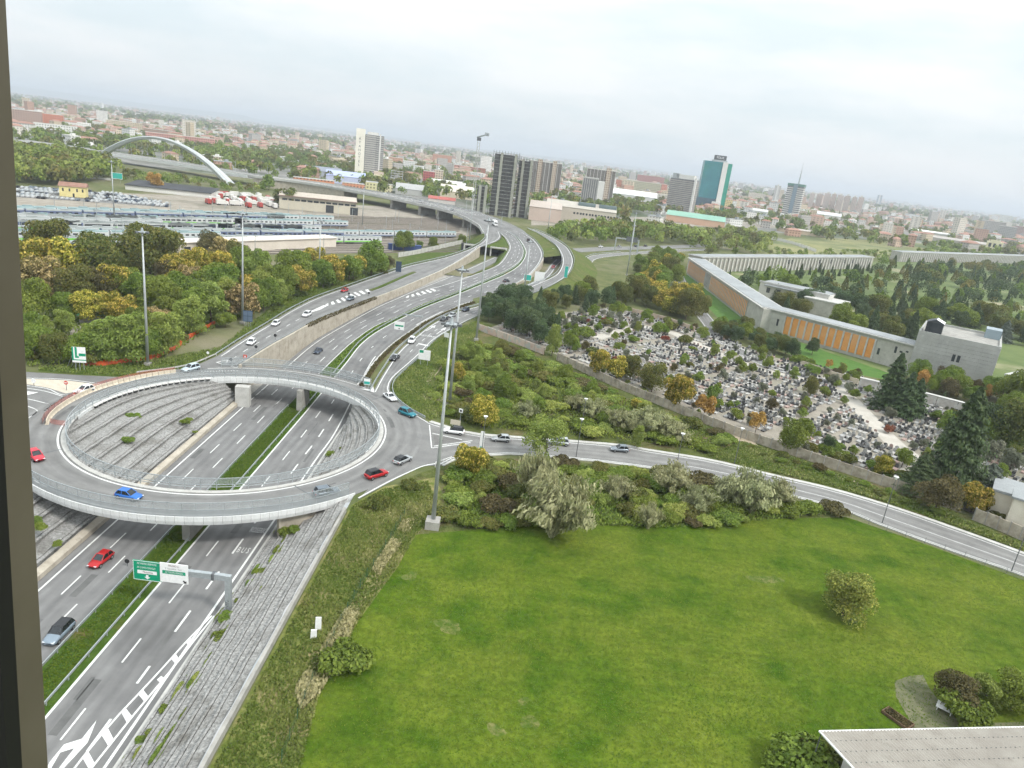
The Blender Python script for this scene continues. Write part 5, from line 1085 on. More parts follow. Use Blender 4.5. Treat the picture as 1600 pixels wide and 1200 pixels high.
def conifer_proto(m, H, R_, n, size, seed, name='conifer_tree', base=0.08, tiers=9, droop=0.25, width=1.0):
    g = np.random.default_rng(seed); t = thing(name, '', 'tree')
    z = g.random(n) ** 1.25; zz = lerp(H * base, H, z); a = g.uniform(0, 6.283, n)
    rad = R_ * (1 - z) ** width * (0.80 + 0.20 * np.sin(z * tiers * 6.283 + 1.2 * np.sin(a * 2 + seed))) + 0.12
    q = rad * np.where(g.random(n) < 0.75, g.uniform(0.72, 1.05, n), g.uniform(0.2, 0.72, n)) * (1 + 0.22 * np.sin(a * 5 + z * 30) + 0.1 * np.sin(a * 9 - z * 41))
    d = np.stack([np.cos(a), np.sin(a), 0 * a], axis=1); P = d * q[:, None]; P[:, 2] = zz - q * droop
    NN = d * 0.6 + np.array((0, 0, 0.7)) + unit(g, n) * 0.8; NN /= np.linalg.norm(NN, axis=1, keepdims=True); s = size * g.uniform(0.6, 1.4, n)
    obj('crown', leaf_np('crown', m, P, NN, s, s * 0.5, g.normal(0.45, 0.2, n)), t); mb = MB(); mb.tube((0, 0, -0.2), (0, 0, H * 0.93), H * 0.02, H * 0.004, 7); mb.build('trunk', M_BARK, t)
    return t
def reed_proto(m, H, R_, n, l, seed, name='pale_bush'):
    """fountain of long blades"""
    g = np.random.default_rng(seed); t = thing(name, '', 'bush'); ns = 60
    sa, so, sh = g.uniform(0, 6.283, ns), g.uniform(0.1, 1.0, ns), g.uniform(0.55, 1.0, ns); i = np.arange(n) % ns
    f = g.random(n) ** 0.6; a, o, hh = sa[i], so[i], sh[i]; bend = o * R_ * f ** 1.5; z = np.maximum(0.1, H * hh * f * (1 - 0.25 * o * f))
    P = np.stack([np.cos(a) * bend, np.sin(a) * bend, z], axis=1) + unit(g, n) * ((0.25 + 0.3 * f) * R_ * 0.22)[:, None]
    NN = np.stack([np.cos(a), np.sin(a), 0.5 + 0 * a], axis=1) + unit(g, n); NN /= np.linalg.norm(NN, axis=1, keepdims=True); s = l * g.uniform(0.6, 1.4, n)
    obj('foliage', leaf_np('foliage', m, P, NN, s, s * 0.26, g.normal(0.42, 0.22, n) + 0.15 * np.sin(a * 3)), t); mb = MB()
    for k in range(16): mb.tube((0, 0, 0), (math.cos(sa[k]) * so[k] * R_ * 0.45, math.sin(sa[k]) * so[k] * R_ * 0.45, H * sh[k] * 0.6), 0.05, 0.02, 4)
    mb.build('stems', M_BARK, t); return t
def bush_proto(m, H, R_, n, size, seed, name='bush', nl=8):
    r = random.Random(seed); t = thing(name, '', 'bush'); lb = [((0, 0, H * 0.35), R_ * 0.6)]
    for k in range(nl):
        a = r.uniform(0, 6.283); f = r.uniform(0.3, 0.72); lb.append(((math.cos(a) * R_ * f, math.sin(a) * R_ * f, H * r.uniform(0.2, 0.62)), R_ * r.uniform(0.3, 0.46)))
    me = crown('foliage', m, lb, n, size, seed, zmin=-0.2, flat_=min(1.0, H / (R_ * 1.25))); obj('foliage', me, t)
    mb = MB()
    for k in range(5):
        a = k * 1.26; mb.tube((0, 0, -0.1), (math.cos(a) * R_ * 0.4, math.sin(a) * R_ * 0.4, H * 0.5), 0.05, 0.02, 4)
    mb.build('stems', M_BARK, t); return t
def set_(protos, rz=None):
    """place one of several prototypes"""
    def f(p, h, r, label, group, wide=1.0):
        pr = protos[r.randrange(len(protos))]; H = pr['H'] if 'H' in pr else 8.0
        s = h / H; return place(pr, p, r.uniform(0, 6.283), (s * wide, s * wide, s), label, group)
    return f
def P_(pr, H): pr['H'] = H; return pr
SP = {
 'green': set_([P_(tree_proto('g', L_GREEN, 9, 4.5, 10000, 0.17, 11 + k, base=0.15, nl=22), 9) for k in range(3)]),
 'light': set_([P_(tree_proto('l', L_LIGHT, 9, 3.6, 9000, 0.16, 21 + k, base=0.06, nl=20, rr=(0.28, 0.42), spread=1.2), 9) for k in range(3)]),
 'yellow': set_([P_(tree_proto('y', L_YELL, 9, 4.7, 10000, 0.17, 31 + k, base=0.15, nl=24, bloom=0.7, rr=(0.24, 0.38)), 9) for k in range(3)]),
 'cream': set_([P_(tree_proto('c', L_CREAM, 9, 4.6, 10000, 0.17, 41, base=0.15, nl=24, bloom=0.9, rr=(0.24, 0.38)), 9)]),
 'dark': set_([P_(tree_proto('d', L_DARK, 10, 5.0, 10000, 0.18, 51 + k, nl=22, base=0.1), 10) for k in range(2)]),
 'brown': set_([P_(tree_proto('b', L_BROWN, 8, 4.0, 6000, 0.16, 61, base=0.12, nl=18), 8)]),
 'conifer': set_([P_(conifer_proto(L_CONI, 11, 2.9, 6000, 0.22, 71 + k, width=0.8), 11) for k in range(3)]),
 'cypress': set_([P_(conifer_proto(L_CONI, 9, 1.5, 3000, 0.2, 81, name='cypress_tree', width=0.55, droop=0.0), 9)]),
 'pine': set_([P_(tree_proto('p', L_CONI, 9, 4.0, 8000, 0.17, 91 + k, base=0.1, nl=18, name='pine_tree'), 9) for k in range(2)]),
 'bluecedar': set_([P_(conifer_proto(L_BLUE, 12, 5.0, 8000, 0.24, 101, name='cedar_tree', width=0.7, tiers=6), 12)]),
 'cedar': set_([P_(conifer_proto(L_CONI, 22, 6.5, 16000, 0.26, 111, name='cedar_tree', width=0.75, tiers=11, droop=0.12), 22)]),
 'olive': set_([P_(tree_proto('o', L_OLIVE, 4.5, 2.1, 2500, 0.14, 121, base=0.15, nl=12, name='olive_tree'), 4.5)]),
 'smallgreen': set_([P_(tree_proto('sg', L_GREEN, 5, 2.4, 3000, 0.15, 131, base=0.12, nl=12), 5)]),
 'solo': set_([P_(tree_proto('so', L_SOLO, 6.6, 3.3, 11000, 0.11, 139, base=0.04, nl=26, rr=(0.34, 0.5), spread=1.3), 6.6)]),
 'red': set_([P_(bush_proto(L_RED, 2.5, 1.6, 900, 0.14, 141, name='red_bush'), 2.5)]),
 'gold': set_([P_(tree_proto('go', L_GOLD, 6, 2.6, 3000, 0.16, 151, nl=14), 6)]),
 'wispy': set_([P_(tree_proto('w', L_LIGHT, 7, 3.8, 4200, 0.12, 161, base=0.1, nl=26, rr=(0.2, 0.34), spread=1.6), 7)]),
 'bush': set_([P_(bush_proto(L_GREEN, 2.4, 2.6, 3000, 0.13, 171 + k), 2.4) for k in range(3)]),
 'bushdark': set_([P_(bush_proto(L_DARK, 2.4, 2.6, 3000, 0.13, 181 + k), 2.4) for k in range(2)]),
 'bushbrown': set_([P_(bush_proto(L_BROWN, 2.2, 2.5, 2400, 0.13, 191), 2.2)]),
 'bushlight': set_([P_(bush_proto(L_LIGHT, 2.6, 2.5, 2600, 0.13, 201), 2.6)]),
 'reed': set_([P_(reed_proto(L_PALE, 7, 4.6, 9000, 0.26, 211 + k), 7) for k in range(2)]),
 'far': set_([P_(tree_proto('f', L_GREEN, 9, 4.6, 900, 0.5, 221, base=0.1, nl=12, rr=(0.34, 0.5)), 9), P_(tree_proto('f2', L_DARK, 9, 4.8, 900, 0.5, 222, base=0.1, nl=12, rr=(0.34, 0.5)), 9)]),
}
NAMED = {'green': 'round green tree', 'light': 'light green willowy tree', 'yellow': 'tree with yellow-green blossom', 'cream': 'tree with cream flower heads', 'dark': 'dark reddish-green tree', 'brown': 'brownish thinning tree', 'conifer': 'dark pointed conifer', 'cypress': 'slender dark cypress', 'pine': 'dark bushy pine', 'bluecedar': 'blue-grey cedar', 'olive': 'small silvery olive tree', 'smallgreen': 'small round green tree', 'red': 'small dark red shrub', 'gold': 'golden autumn tree', 'wispy': 'thin wispy green tree', 'bush': 'green bramble bush', 'bushdark': 'dark green bramble bush', 'bushbrown': 'brownish bramble bush', 'bushlight': 'light green leafy bush', 'reed': 'pale feathery bush', 'far': 'distant rounded tree'}
def mass(name, label, spots, mats, hr, seed, leaves=90, size=0.9, conif=0.0):
    """a far belt of trees that reads as one mass: one object"""
    g = np.random.default_rng(seed); S = np.array(spots, dtype=float); n = len(S)
    if n == 0: return
    h = g.uniform(*hr, n); tn = g.uniform(-0.2, 0.25, n); k = np.repeat(np.arange(n), leaves); N_ = len(k); d = unit(g, N_); d[:, 2] = np.where(d[:, 2] < -0.4, -d[:, 2], d[:, 2])
    lob = unit(g, n * 7).reshape(n, 7, 3); j = g.integers(0, 7, N_); c = lob[k, j] * np.array((0.26, 0.26, 0.2))
    Rr = h[k]; wid = np.repeat(g.uniform(0.8, 1.15, n), leaves)
    P = np.stack([S[k, 0], S[k, 1], 0 * Rr], axis=1) + np.stack([(c[:, 0] + d[:, 0] * 0.27) * Rr * wid, (c[:, 1] + d[:, 1] * 0.27) * Rr * wid, Rr * (0.55 + c[:, 2] + d[:, 2] * 0.3)], axis=1)
    if conif:
        cf = np.repeat(g.random(n) < conif, leaves); z = g.random(N_); a = g.uniform(0, 6.283, N_); q = 0.27 * Rr * (1 - z) ** 0.8
        P = np.where(cf[:, None], np.stack([S[k, 0] + q * np.cos(a), S[k, 1] + q * np.sin(a), Rr * (0.05 + z)], axis=1), P)
    NN = d + unit(g, N_) * 0.8; NN /= np.linalg.norm(NN, axis=1, keepdims=True); s = size * g.uniform(0.6, 1.3, N_) * (Rr / 10)
    for q, m in enumerate(mats):
        sel = (k % len(mats)) == q
        if sel.any(): obj(name, leaf_np(name, m, P[sel], NN[sel], s[sel], s[sel] * 0.7, g.normal(0.45, 0.16, sel.sum()) + tn[k[sel]]), label=label, cat='trees', kind='stuff')
def grow(sp, px, py, h, label, group, wide=1.0, z=0.0, r=rnd):
    return SP[sp](W(px, py, z), h, r, label, group, wide)
def forest(poly_px, n, mind, kinds, hr, where, group, seed, z=0.0, wide=(0.85, 1.15), avoid=(), poly=None):
    r = random.Random(seed); poly = poly or [W(x, y, z) for x, y in poly_px]
    for x, y in scatter(poly, n, mind, seed):
        if any((x - a) ** 2 + (y - b) ** 2 < c * c for a, b, c in avoid): continue
        k = r.choices([q for q, _ in kinds], [w_ for _, w_ in kinds])[0]
        SP[k](Vector((x, y, z)), r.uniform(*hr) * (0.75 if k in ('olive', 'red') else 1.0), r, NAMED[k] + ' ' + where, group, r.uniform(*wide))

# ---- single trees one can point to
KEY = [
 ('yellow', 733, 746, 6.3, 'round bush-like tree full of yellow blossom beside the mast at the right exit', 1.0), ('yellow', 752, 668, 7.2, 'yellow-blossomed tree on a thin trunk above the exit road', 0.95),
 ('wispy', 850, 722, 9.0, 'thin see-through green tree standing before the local road', 1.05), ('reed', 838, 788, 10.5, 'tall grey-green poplar bush behind the pale willow', 0.75), ('reed', 862, 838, 11.0, 'largest pale feathery willow bush at the edge of the lawn', 1.05),
 ('reed', 1012, 826, 5.0, 'small pale feathery bush overhanging the lawn', 0.8), ('reed', 1045, 772, 7.0, 'pale feathery bush in the middle of the near scrub', 1.0), ('reed', 1170, 800, 8.2, 'broad pale feathery bush near the bend of the local road', 1.2), ('reed', 1140, 790, 6.5, 'pale feathery bush left of the broad one near the bend', 1.0),
 ('reed', 925, 655, 5.5, 'pale feathery bush in the scrub behind the exit road', 1.1), ('reed', 1010, 678, 7.0, 'large pale green bush in the scrub below the cemetery wall', 1.4), ('reed', 970, 672, 5.5, 'pale green bush left of the large one below the cemetery wall', 1.2), ('reed', 822, 655, 4.6, 'pale flowering bush right of the yellow tree', 1.1), ('light', 995, 700, 5.0, 'thin light green tree on the verge of the local road', 0.8),
 ('light', 862, 556, 9.5, 'upright light green poplar at the corner of the cemetery wall', 0.72), ('green', 890, 545, 6.0, 'dark green tree beside the upright poplar', 1.0),
 ('yellow', 935, 588, 8.0, 'yellow-green tree on the cemetery wall, left of three', 1.0), ('yellow', 962, 594, 7.0, 'yellow-green tree on the cemetery wall, between two', 0.9), ('dark', 984, 595, 7.0, 'dark green tree on the cemetery wall right of the yellow-green pair', 0.9), ('dark', 1018, 612, 7.5, 'dark green tree behind the cemetery wall', 1.0), ('yellow', 1056, 637, 9.0, 'big yellow-green tree leaning over the cemetery wall', 1.05),
 ('gold', 1098, 655, 6.0, 'thin golden tree at the cemetery wall', 1.0), ('green', 1236, 704, 8.4, 'round bright green tree inside the cemetery wall', 0.95), ('gold', 1180, 676, 5.0, 'golden shrub tree among the graves', 1.0), ('dark', 1264, 617, 5.2, 'round dark green tree between the graves', 0.9),
 ('cedar', 1478, 772, 24, 'tallest dark cedar in the cemetery', 1.0), ('conifer', 1385, 640, 17, 'tall conifer by the cemetery path, left of the cedar', 1.15), ('conifer', 1408, 650, 13, 'shorter conifer by the cemetery path', 1.2), ('conifer', 1425, 648, 11, 'broad conifer beside the cemetery path', 1.3), ('bluecedar', 1535, 782, 8.5, 'low spreading blue-grey cedar at the cemetery end', 1.6), ('cedar', 1430, 770, 9, 'low dark spreading cedar by the cemetery gate', 1.7), ('brown', 1460, 800, 8, 'brownish green tree leaning over the cemetery gate wall', 1.0), ('yellow', 1517, 800, 6.0, 'yellow-green tree beside the cream chapel', 1.0), ('yellow', 1376, 748, 5.5, 'yellow-green shrub tree on the wall of the cemetery', 0.9),
 ('pine', 1538, 690, 10, 'dark round tree near the right edge of the cemetery', 1.0), ('dark', 1585, 705, 13, 'large grey-green tree cut by the right edge', 1.0), ('green', 1580, 640, 12, 'green tree before the columned building', 1.0),
 ('solo', 1316, 962, 6.6, 'lone yellowing tree in the middle of the lawn', 1.16),
 ('brown', 1486, 1104, 4.6, 'brown and green shrub over the white garden bench', 1.15), ('bush', 1510, 1128, 3.4, 'green shrub right of the garden bench', 1.0), ('light', 1535, 1100, 4.2, 'light green shrub in the garden corner', 1.2), ('green', 1580, 1110, 5.0, 'dense green shrub at the right edge of the garden', 1.1), ('bush', 1245, 1212, 3.3, 'leafy green shrub below the corner of the corrugated roof', 1.25), ('bushdark', 1290, 1198, 2.6, 'dark shrub under the corrugated roof edge', 1.2),
 ('bush', 540, 1040, 2.8, 'loose grey-green bush at the corner of the lawn', 1.2), ('bushdark', 588, 790, 2.2, 'dark bush on the verge below the red car', 1.0), ('bushdark', 640, 762, 1.8, 'low dark bush on the verge by the exit', 1.0),
]
KEY += [('reed', 1085, 800, 5.5, 'pale feathery bush low in the near scrub', 1.1), ('reed', 960, 780, 5.0, 'pale bush between the large willow and the lawn scrub', 1.1), ('reed', 1210, 792, 6.0, 'pale feathery bush at the bend of the local road', 1.1), ('reed', 1050, 690, 5.5, 'pale bush by the path below the cemetery wall', 1.3), ('reed', 900, 640, 4.2, 'small pale bush deep in the scrub behind the exit road', 1.2)]
for sp, px, py, h, lab, wd in KEY: grow(sp, px, py, h, lab, None, wd)

# ---- the wood left of the motorway
LW = [('light', 165, 566, 8.6), ('light', 205, 566, 9.6), ('light', 258, 556, 9), ('green', 232, 560, 6), ('light', 300, 522, 8.6), ('light', 330, 507, 9.8), ('green', 306, 508, 8), ('cream', 378, 497, 9), ('green', 412, 486, 8.2), ('light', 352, 493, 9.2), ('green', 352, 512, 4), ('light', 418, 470, 10), ('green', 440, 468, 9), ('yellow', 470, 462, 8.6), ('green', 458, 455, 11), ('light', 436, 478, 7), ('yellow', 520, 446, 9.4), ('green', 545, 440, 9), ('yellow', 552, 436, 8), ('green', 580, 430, 11), ('dark', 598, 430, 4), ('green', 505, 450, 8), ('brown', 606, 421, 5),
      ('green', 55, 562, 6), ('dark', 90, 568, 5.4), ('green', 120, 566, 6), ('bushdark', 145, 566, 3), ('green', 45, 540, 6), ('light', 65, 530, 5), ('light', 100, 525, 5.5), ('light', 140, 545, 5),
      ('cream', 62, 470, 11), ('cream', 88, 475, 9), ('yellow', 55, 445, 12), ('yellow', 105, 450, 12), ('green', 45, 505, 9), ('dark', 82, 420, 13), ('dark', 152, 450, 13), ('brown', 158, 470, 9), ('dark', 120, 480, 9), ('yellow', 180, 470, 9), ('green', 200, 470, 8), ('yellow', 140, 505, 7), ('yellow', 170, 505, 7), ('yellow', 195, 510, 6.6), ('cream', 245, 520, 6), ('dark', 212, 440, 13), ('dark', 255, 435, 14), ('dark', 235, 432, 14), ('green', 225, 480, 9), ('green', 245, 490, 8.6), ('brown', 325, 400, 9), ('cream', 350, 410, 9), ('yellow', 275, 450, 9), ('brown', 265, 448, 8), ('green', 285, 480, 9), ('yellow', 310, 450, 11), ('green', 265, 500, 8), ('green', 330, 465, 10), ('cream', 300, 460, 8), ('yellow', 340, 445, 10), ('green', 375, 440, 10), ('light', 400, 445, 11), ('yellow', 390, 470, 7), ('green', 470, 440, 9), ('yellow', 490, 428, 8.6), ('green', 350, 470, 9), ('bushdark', 190, 484, 3), ('green', 100, 500, 6), ('green', 215, 525, 6), ('dark', 370, 420, 8)]
for i, (sp, px, py, h) in enumerate(LW):
    row = 'at the edge of the left wood' if py > 500 or px > 400 else 'deep in the left wood'
    grow(sp, px, py, h * 1.22, NAMED[sp] + ' ' + row, 'trees of the left wood', 1.05)
forest([(40, 576), (150, 575), (255, 562), (345, 505), (430, 477), (520, 444), (600, 424), (590, 412), (430, 440), (300, 480), (200, 520), (40, 545)], 24, 2.5, [('bush', 3), ('bushdark', 3), ('bushlight', 1), ('bushbrown', 1)], (1.4, 2.8), 'in the undergrowth of the left wood', 'undergrowth of the left wood', 301)

# ---- scrub between the roads
SCR1 = [(668, 615), (690, 580), (735, 545), (800, 545), (870, 575), (955, 615), (1075, 662), (1150, 690), (1110, 708), (1020, 693), (890, 680), (800, 672), (740, 665), (690, 645)]
forest(SCR1, 92, 3.2, [('bush', 5), ('bushdark', 2), ('bushlight', 4), ('bushbrown', 1)], (1.3, 2.8), 'in the scrub between exit road and cemetery', 'scrub between exit road and cemetery', 311, wide=(1.1, 1.7))
forest([(700, 590), (740, 548), (800, 560), (810, 600), (770, 630)], 9, 5, [('yellow', 1), ('dark', 2), ('green', 2), ('light', 3)], (4, 6.5), 'in the corner scrub below the wall', 'trees in the corner scrub', 312)
SCR2 = [(700, 742), (760, 722), (880, 726), (980, 735), (1080, 752), (1200, 778), (1310, 803), (1200, 812), (1030, 826), (900, 820), (745, 826), (690, 815)]
forest(SCR2, 96, 2.3, [('bush', 5), ('bushdark', 3), ('bushlight', 4), ('bushbrown', 1)], (1.3, 2.7), 'in the scrub between local road and lawn', 'scrub between local road and lawn', 313, wide=(1.0, 1.5))
forest([(1150, 690), (1260, 725), (1430, 785), (1500, 815), (1420, 790), (1300, 752), (1180, 712)], 26, 3.0, [('bush', 3), ('bushdark', 2), ('bushbrown', 1)], (0.8, 1.8), 'along the far verge of the local road', 'bushes along the far verge', 314)
forest([(1240, 700), (1430, 762), (1560, 815), (1560, 805), (1440, 752), (1260, 694)], 16, 3.0, [('bush', 3), ('bushdark', 2)], (1.2, 2.4), 'at the foot of the cemetery wall', 'bushes at the cemetery wall', 315)
forest([(690, 600), (735, 555), (800, 560), (870, 590), (960, 630), (1060, 668), (1000, 680), (880, 665), (760, 645)], 20, 8, [('light', 5), ('yellow', 1), ('green', 3)], (3.2, 5.6), 'standing in the scrub below the cemetery', 'young trees in the scrub', 316)
# ---- pines and hedges round the cemetery
forest([(755, 492), (800, 478), (850, 480), (850, 505), (870, 530), (840, 540), (800, 522), (765, 508)], 22, 4.4, [('pine', 6), ('conifer', 1)], (6.5, 9.5), 'in the clump above the graffiti wall', 'pine clump above the graffiti wall', 321)
forest([(840, 478), (900, 462), (960, 462), (985, 476), (940, 484), (870, 490)], 16, 5, [('pine', 3), ('green', 2), ('dark', 2), ('conifer', 1)], (5.5, 8.5), 'at the top corner of the cemetery', 'trees at the top corner of the cemetery', 322)
forest([(975, 470), (1000, 440), (1045, 432), (1080, 470), (1098, 500), (1070, 510), (1020, 490)], 24, 5.0, [('yellow', 7), ('green', 2), ('dark', 2)], (8, 12), 'in the row beside the cemetery road', 'yellow-green trees by the cemetery road', 323)
forest([(1108, 518), (1150, 510), (1200, 535), (1270, 553), (1268, 565), (1200, 553), (1130, 530)], 22, 3.2, [('dark', 4), ('pine', 4), ('green', 2)], (4.5, 6.5), 'in the dark hedge row below the orange building', 'dark hedge trees below the orange building', 324)
forest([(870, 500), (900, 490), (960, 488), (1000, 500), (990, 520), (940, 525), (880, 520)], 24, 3.5, [('olive', 5), ('red', 1), ('smallgreen', 2)], (3.0, 5.5), 'among the graves in the upper cemetery corner', 'trees among the upper graves', 325)
forest(None, 190, 3.2, [('olive', 4), ('smallgreen', 4), ('red', 0.6), ('bushdark', 1), ('cypress', 1), ('bush', 1), ('brown', 1)], (1.3, 3.8), 'among the graves of the cemetery', 'trees among the graves', 326, poly=CEM)
forest(None, 58, 5.5, [('olive', 4), ('smallgreen', 4), ('light', 2), ('pine', 1)], (2.6, 5.0), 'rising above the graves', 'taller trees above the graves', 336, poly=CEM)
forest([(1430, 590), (1470, 600), (1560, 625), (1600, 640), (1590, 655), (1500, 630), (1440, 610)], 18, 4.5, [('brown', 3), ('gold', 1), ('green', 3), ('light', 1)], (5, 8), 'in front of the stone block building', 'trees in front of the stone block', 327)
forest([(1240, 560), (1340, 590), (1450, 615), (1440, 620), (1330, 596), (1245, 568)], 10, 6, [('brown', 2), ('gold', 1), ('smallgreen', 2)], (2.5, 4), 'in the row before the orange building', 'small trees before the orange building', 328)
forest([(1440, 690), (1580, 740), (1600, 700), (1560, 660), (1480, 650)], 18, 5, [('olive', 2), ('smallgreen', 3), ('conifer', 2), ('dark', 2)], (4, 8), 'at the right end of the cemetery', 'trees at the right end of the cemetery', 329)
# ---- park of the big cemetery
ORG_AV = [(205, 310, 30), (172, 250, 42), (128, 300, 14), (140, 335, 16)]
PK = [W(x, y) for x, y in [(1105, 423), (1380, 414), (1680, 408), (1680, 640), (1600, 560), (1430, 548), (1300, 528), (1220, 495), (1160, 460)]]
pk = [p for p in scatter(PK, 520, 6.3, 331) if not any((p[0] - a) ** 2 + (p[1] - b) ** 2 < c * c for a, b, c in ORG_AV)]
wing = lambda p: ((p[0] - 108.5) * 0.671 - (p[1] - 452) * 0.742)
pk = [p for p in pk if p[0] > 300 or wing(p) > 34]; pk = [p for p in pk if p[0] < 280 or p[1] < W(max(1405, min(1680, (proj((p[0], p[1], 0)) or (1405, 0))[0])), 419).y]
pk.sort(key=lambda p: p[1]); r_ = random.Random(5)
for x, y in pk[:62]:
    k = r_.choices(['conifer', 'dark', 'pine', 'green', 'bluecedar', 'olive'], [6, 3, 6, 2, 1, 1])[0]
    SP[k](Vector((x, y, 0)), r_.uniform(7.5, 13), r_, NAMED[k] + ' in the cemetery park behind the orange building', 'trees of the cemetery park', r_.uniform(0.95, 1.25))
mass('park_trees', 'distant mass of dark trees in the far part of the cemetery park', pk[62:], [L_CONI, L_DARK, L_CONI, L_GREEN], (7, 11.5), 335, 420, 0.46, 0.5)
forest([(1130, 434), (1365, 420), (1365, 427), (1160, 446)], 26, 9, [('conifer', 1)], (5, 8), 'in the row before the arcaded wing', 'conifers before the arcaded wing', 332, wide=(0.7, 0.9))
# ---- belts of trees farther out
def belt(pts, n, mind, label, seed, hr=(7, 13), mats=None, leaves=160, size=0.75): mass('tree_belt', label, scatter([W(x, y) for x, y in pts], n, mind, seed), mats or [L_GREEN, L_DARK, L_LIGHT], hr, seed, leaves, size)
belt([(840, 378), (880, 362), (960, 358), (1010, 360), (1100, 372), (1090, 383), (960, 381), (900, 385)], 110, 7, 'belt of green trees behind the winding road', 341, (7, 14))
forest([(985, 425), (1030, 402), (1070, 398), (1062, 418), (1010, 440)], 20, 7, [('green', 2), ('dark', 2), ('yellow', 1)], (5, 9), 'on the slope above the cemetery road', 'trees above the cemetery road', 342)
belt([(1060, 376), (1150, 362), (1210, 376), (1185, 401), (1090, 402)], 90, 7, 'belt of trees between the avenue and the arcaded wing', 343, (6, 12))
belt([(1180, 396), (1400, 394), (1400, 404), (1180, 404)], 60, 6, 'line of shrubs and trees along the meadow behind the arcaded wing', 344, (3, 6))
belt([(1300, 368), (1420, 366), (1500, 390), (1680, 398), (1680, 384), (1480, 370), (1320, 358)], 210, 8, 'wide belt of trees on the far side of the meadow', 345, (6, 11))
belt([(1400, 396), (1480, 388), (1680, 402), (1680, 408), (1400, 406)], 80, 7, 'trees and shrubs around the far right end of the meadow', 349, (5, 10))
belt([(20, 288), (20, 246), (100, 250), (160, 260), (180, 280), (100, 290)], 230, 6, 'thick green belt of trees before the arch bridge', 346, (9, 16))
belt([(60, 235), (160, 236), (260, 242), (330, 262), (420, 258), (400, 240), (240, 222), (110, 212)], 260, 9, 'wooded ground behind the arch bridge', 347, (9, 15))
belt([(185, 286), (300, 292), (360, 301), (420, 302), (410, 293), (372, 296), (330, 286), (200, 274)], 70, 6, 'trees at the foot of the arch bridge', 348, (4, 7.5))
belt([(400, 262), (560, 282), (560, 262), (400, 232)], 190, 9, 'wooded ground behind the flyover left of the white tower', 350, (9, 16), [L_GREEN, L_DARK])
for px, py, h, lab in ((242, 298, 12, 'golden tree beside the black shed roof'), (420, 297, 12, 'round tree growing against the flyover'), (450, 325, 13, 'large green tree before the beige warehouse'), (438, 322, 11, 'smaller green tree left of the one before the warehouse')):
    grow('gold' if 'golden' in lab else 'far', px, py, h, lab, None, 1.1)
for px, py, h, lab in ((630, 392, 10, 'large green tree beside the blue container at the rail yard'), (676, 388, 6, 'small tree on the yard wall right of the container'), (722, 380, 5, 'small tree by the flyover bend'), (655, 388, 4, 'low bush by the yard wall')):
    grow('green', px, py, h, lab, None, 1.1)
# ---- ground cover: blades and low leaves nobody could count
def cover(name, label, poly, n, size, m, seed, hmax=0.25, lean=0.6, tint=(0.45, 0.2), patch=0.0, zb=-0.02, gate=None):
    g = np.random.default_rng(seed); xs, ys = [], []
    P0 = np.array([(p[0], p[1]) for p in poly]); x0, y0 = P0.min(0); x1, y1 = P0.max(0)
    X = g.uniform(x0, x1, n * 4); Y = g.uniform(y0, y1, n * 4); ins = np.zeros(len(X), bool); j = len(P0) - 1
    for i in range(len(P0)):
        xi, yi = P0[i]; xj, yj = P0[j]; c = (yi > Y) != (yj > Y)
        if yi != yj: ins ^= c & (X < (xj - xi) * (Y - yi) / (yj - yi) + xi)
        j = i
    X, Y = X[ins][:n], Y[ins][:n]; n = len(X)
    pt = np.sin(X * 0.35 + 1.3 * np.sin(Y * 0.21)) + np.sin(Y * 0.43 + 1.1 * np.sin(X * 0.27)) + 0.6 * np.sin(X * 1.3 + Y * 0.9)
    if gate is not None:
        kp = pt + g.normal(0, 0.35, n) > gate; X, Y, pt = X[kp], Y[kp], pt[kp]; n = len(X)
    s = size * g.uniform(0.5, 1.4, n); Pp = np.stack([X, Y, zb + g.uniform(0.3, 1.0, n) * hmax * (1 + 0.35 * pt)], axis=1)
    NN = unit(g, n) * np.array((1, 1, lean)) * (0.38 if hmax < 0.15 else 0.8) + np.array((0, -0.3, 0.25)) + np.array((0, 0.2, 0.9) if hmax < 0.15 else (0, 0, 0.3)); NN /= np.linalg.norm(NN, axis=1, keepdims=True)
    return obj(name, leaf_np(name, m, Pp, NN, s, s * 0.45, g.normal(*tint, n) + patch * pt), label=label, cat='grass' if 'grass' in name or 'turf' in name else 'ground cover', kind='stuff')
cover('turf', 'short green grass of the lawn', LAWN[:9] + [(120, 88), (120, 30), (20, 34)] + [(-13.5, 34)] + LAWN[13:], 130000, 0.085, L_TURF, 1, 0.07, 0.6, (0.42, 0.2), 0.13)
cover('dry_grass', 'tall rough dry grass between stone slope and lawn', [(-23.4, 30), (-13, 30), (-16.6, 62.6), (-15.5, 75.1), (-13, 88), (-11.9, 97.4), (-9, 106), (-13, 116), (-20, 111), (-23.4, 104)], 28000, 0.17, L_GRASS, 2, 0.22, 0.6, (0.24, 0.16), 0.16)
cover('dry_grass', 'straw-coloured grass strip along the wire fence', [W(*p) for p in [(650, 812), (640, 832), (600, 888), (565, 950), (530, 1030), (500, 1085), (470, 1110), (460, 1080), (520, 985), (565, 915), (600, 862), (630, 815)]], 7000, 0.22, leafmat('straw_blades', (0.12, 0.13, 0.04), (0.29, 0.26, 0.12), (0.50, 0.43, 0.25)), 3, 0.4, 0.5, (0.55, 0.25), 0.1, gate=0.15)
cover('ground_cover', 'low brambles and weeds under the scrub above the local road', [W(x, y) for x, y in SCR1], 30000, 0.24, L_GREEN, 4, 0.5, 0.9, (0.4, 0.2), 0.1)
cover('ground_cover', 'low brambles and weeds of the scrub beside the lawn', [W(x, y) for x, y in SCR2], 26000, 0.22, L_GREEN, 5, 0.5, 0.9, (0.4, 0.2), 0.1)
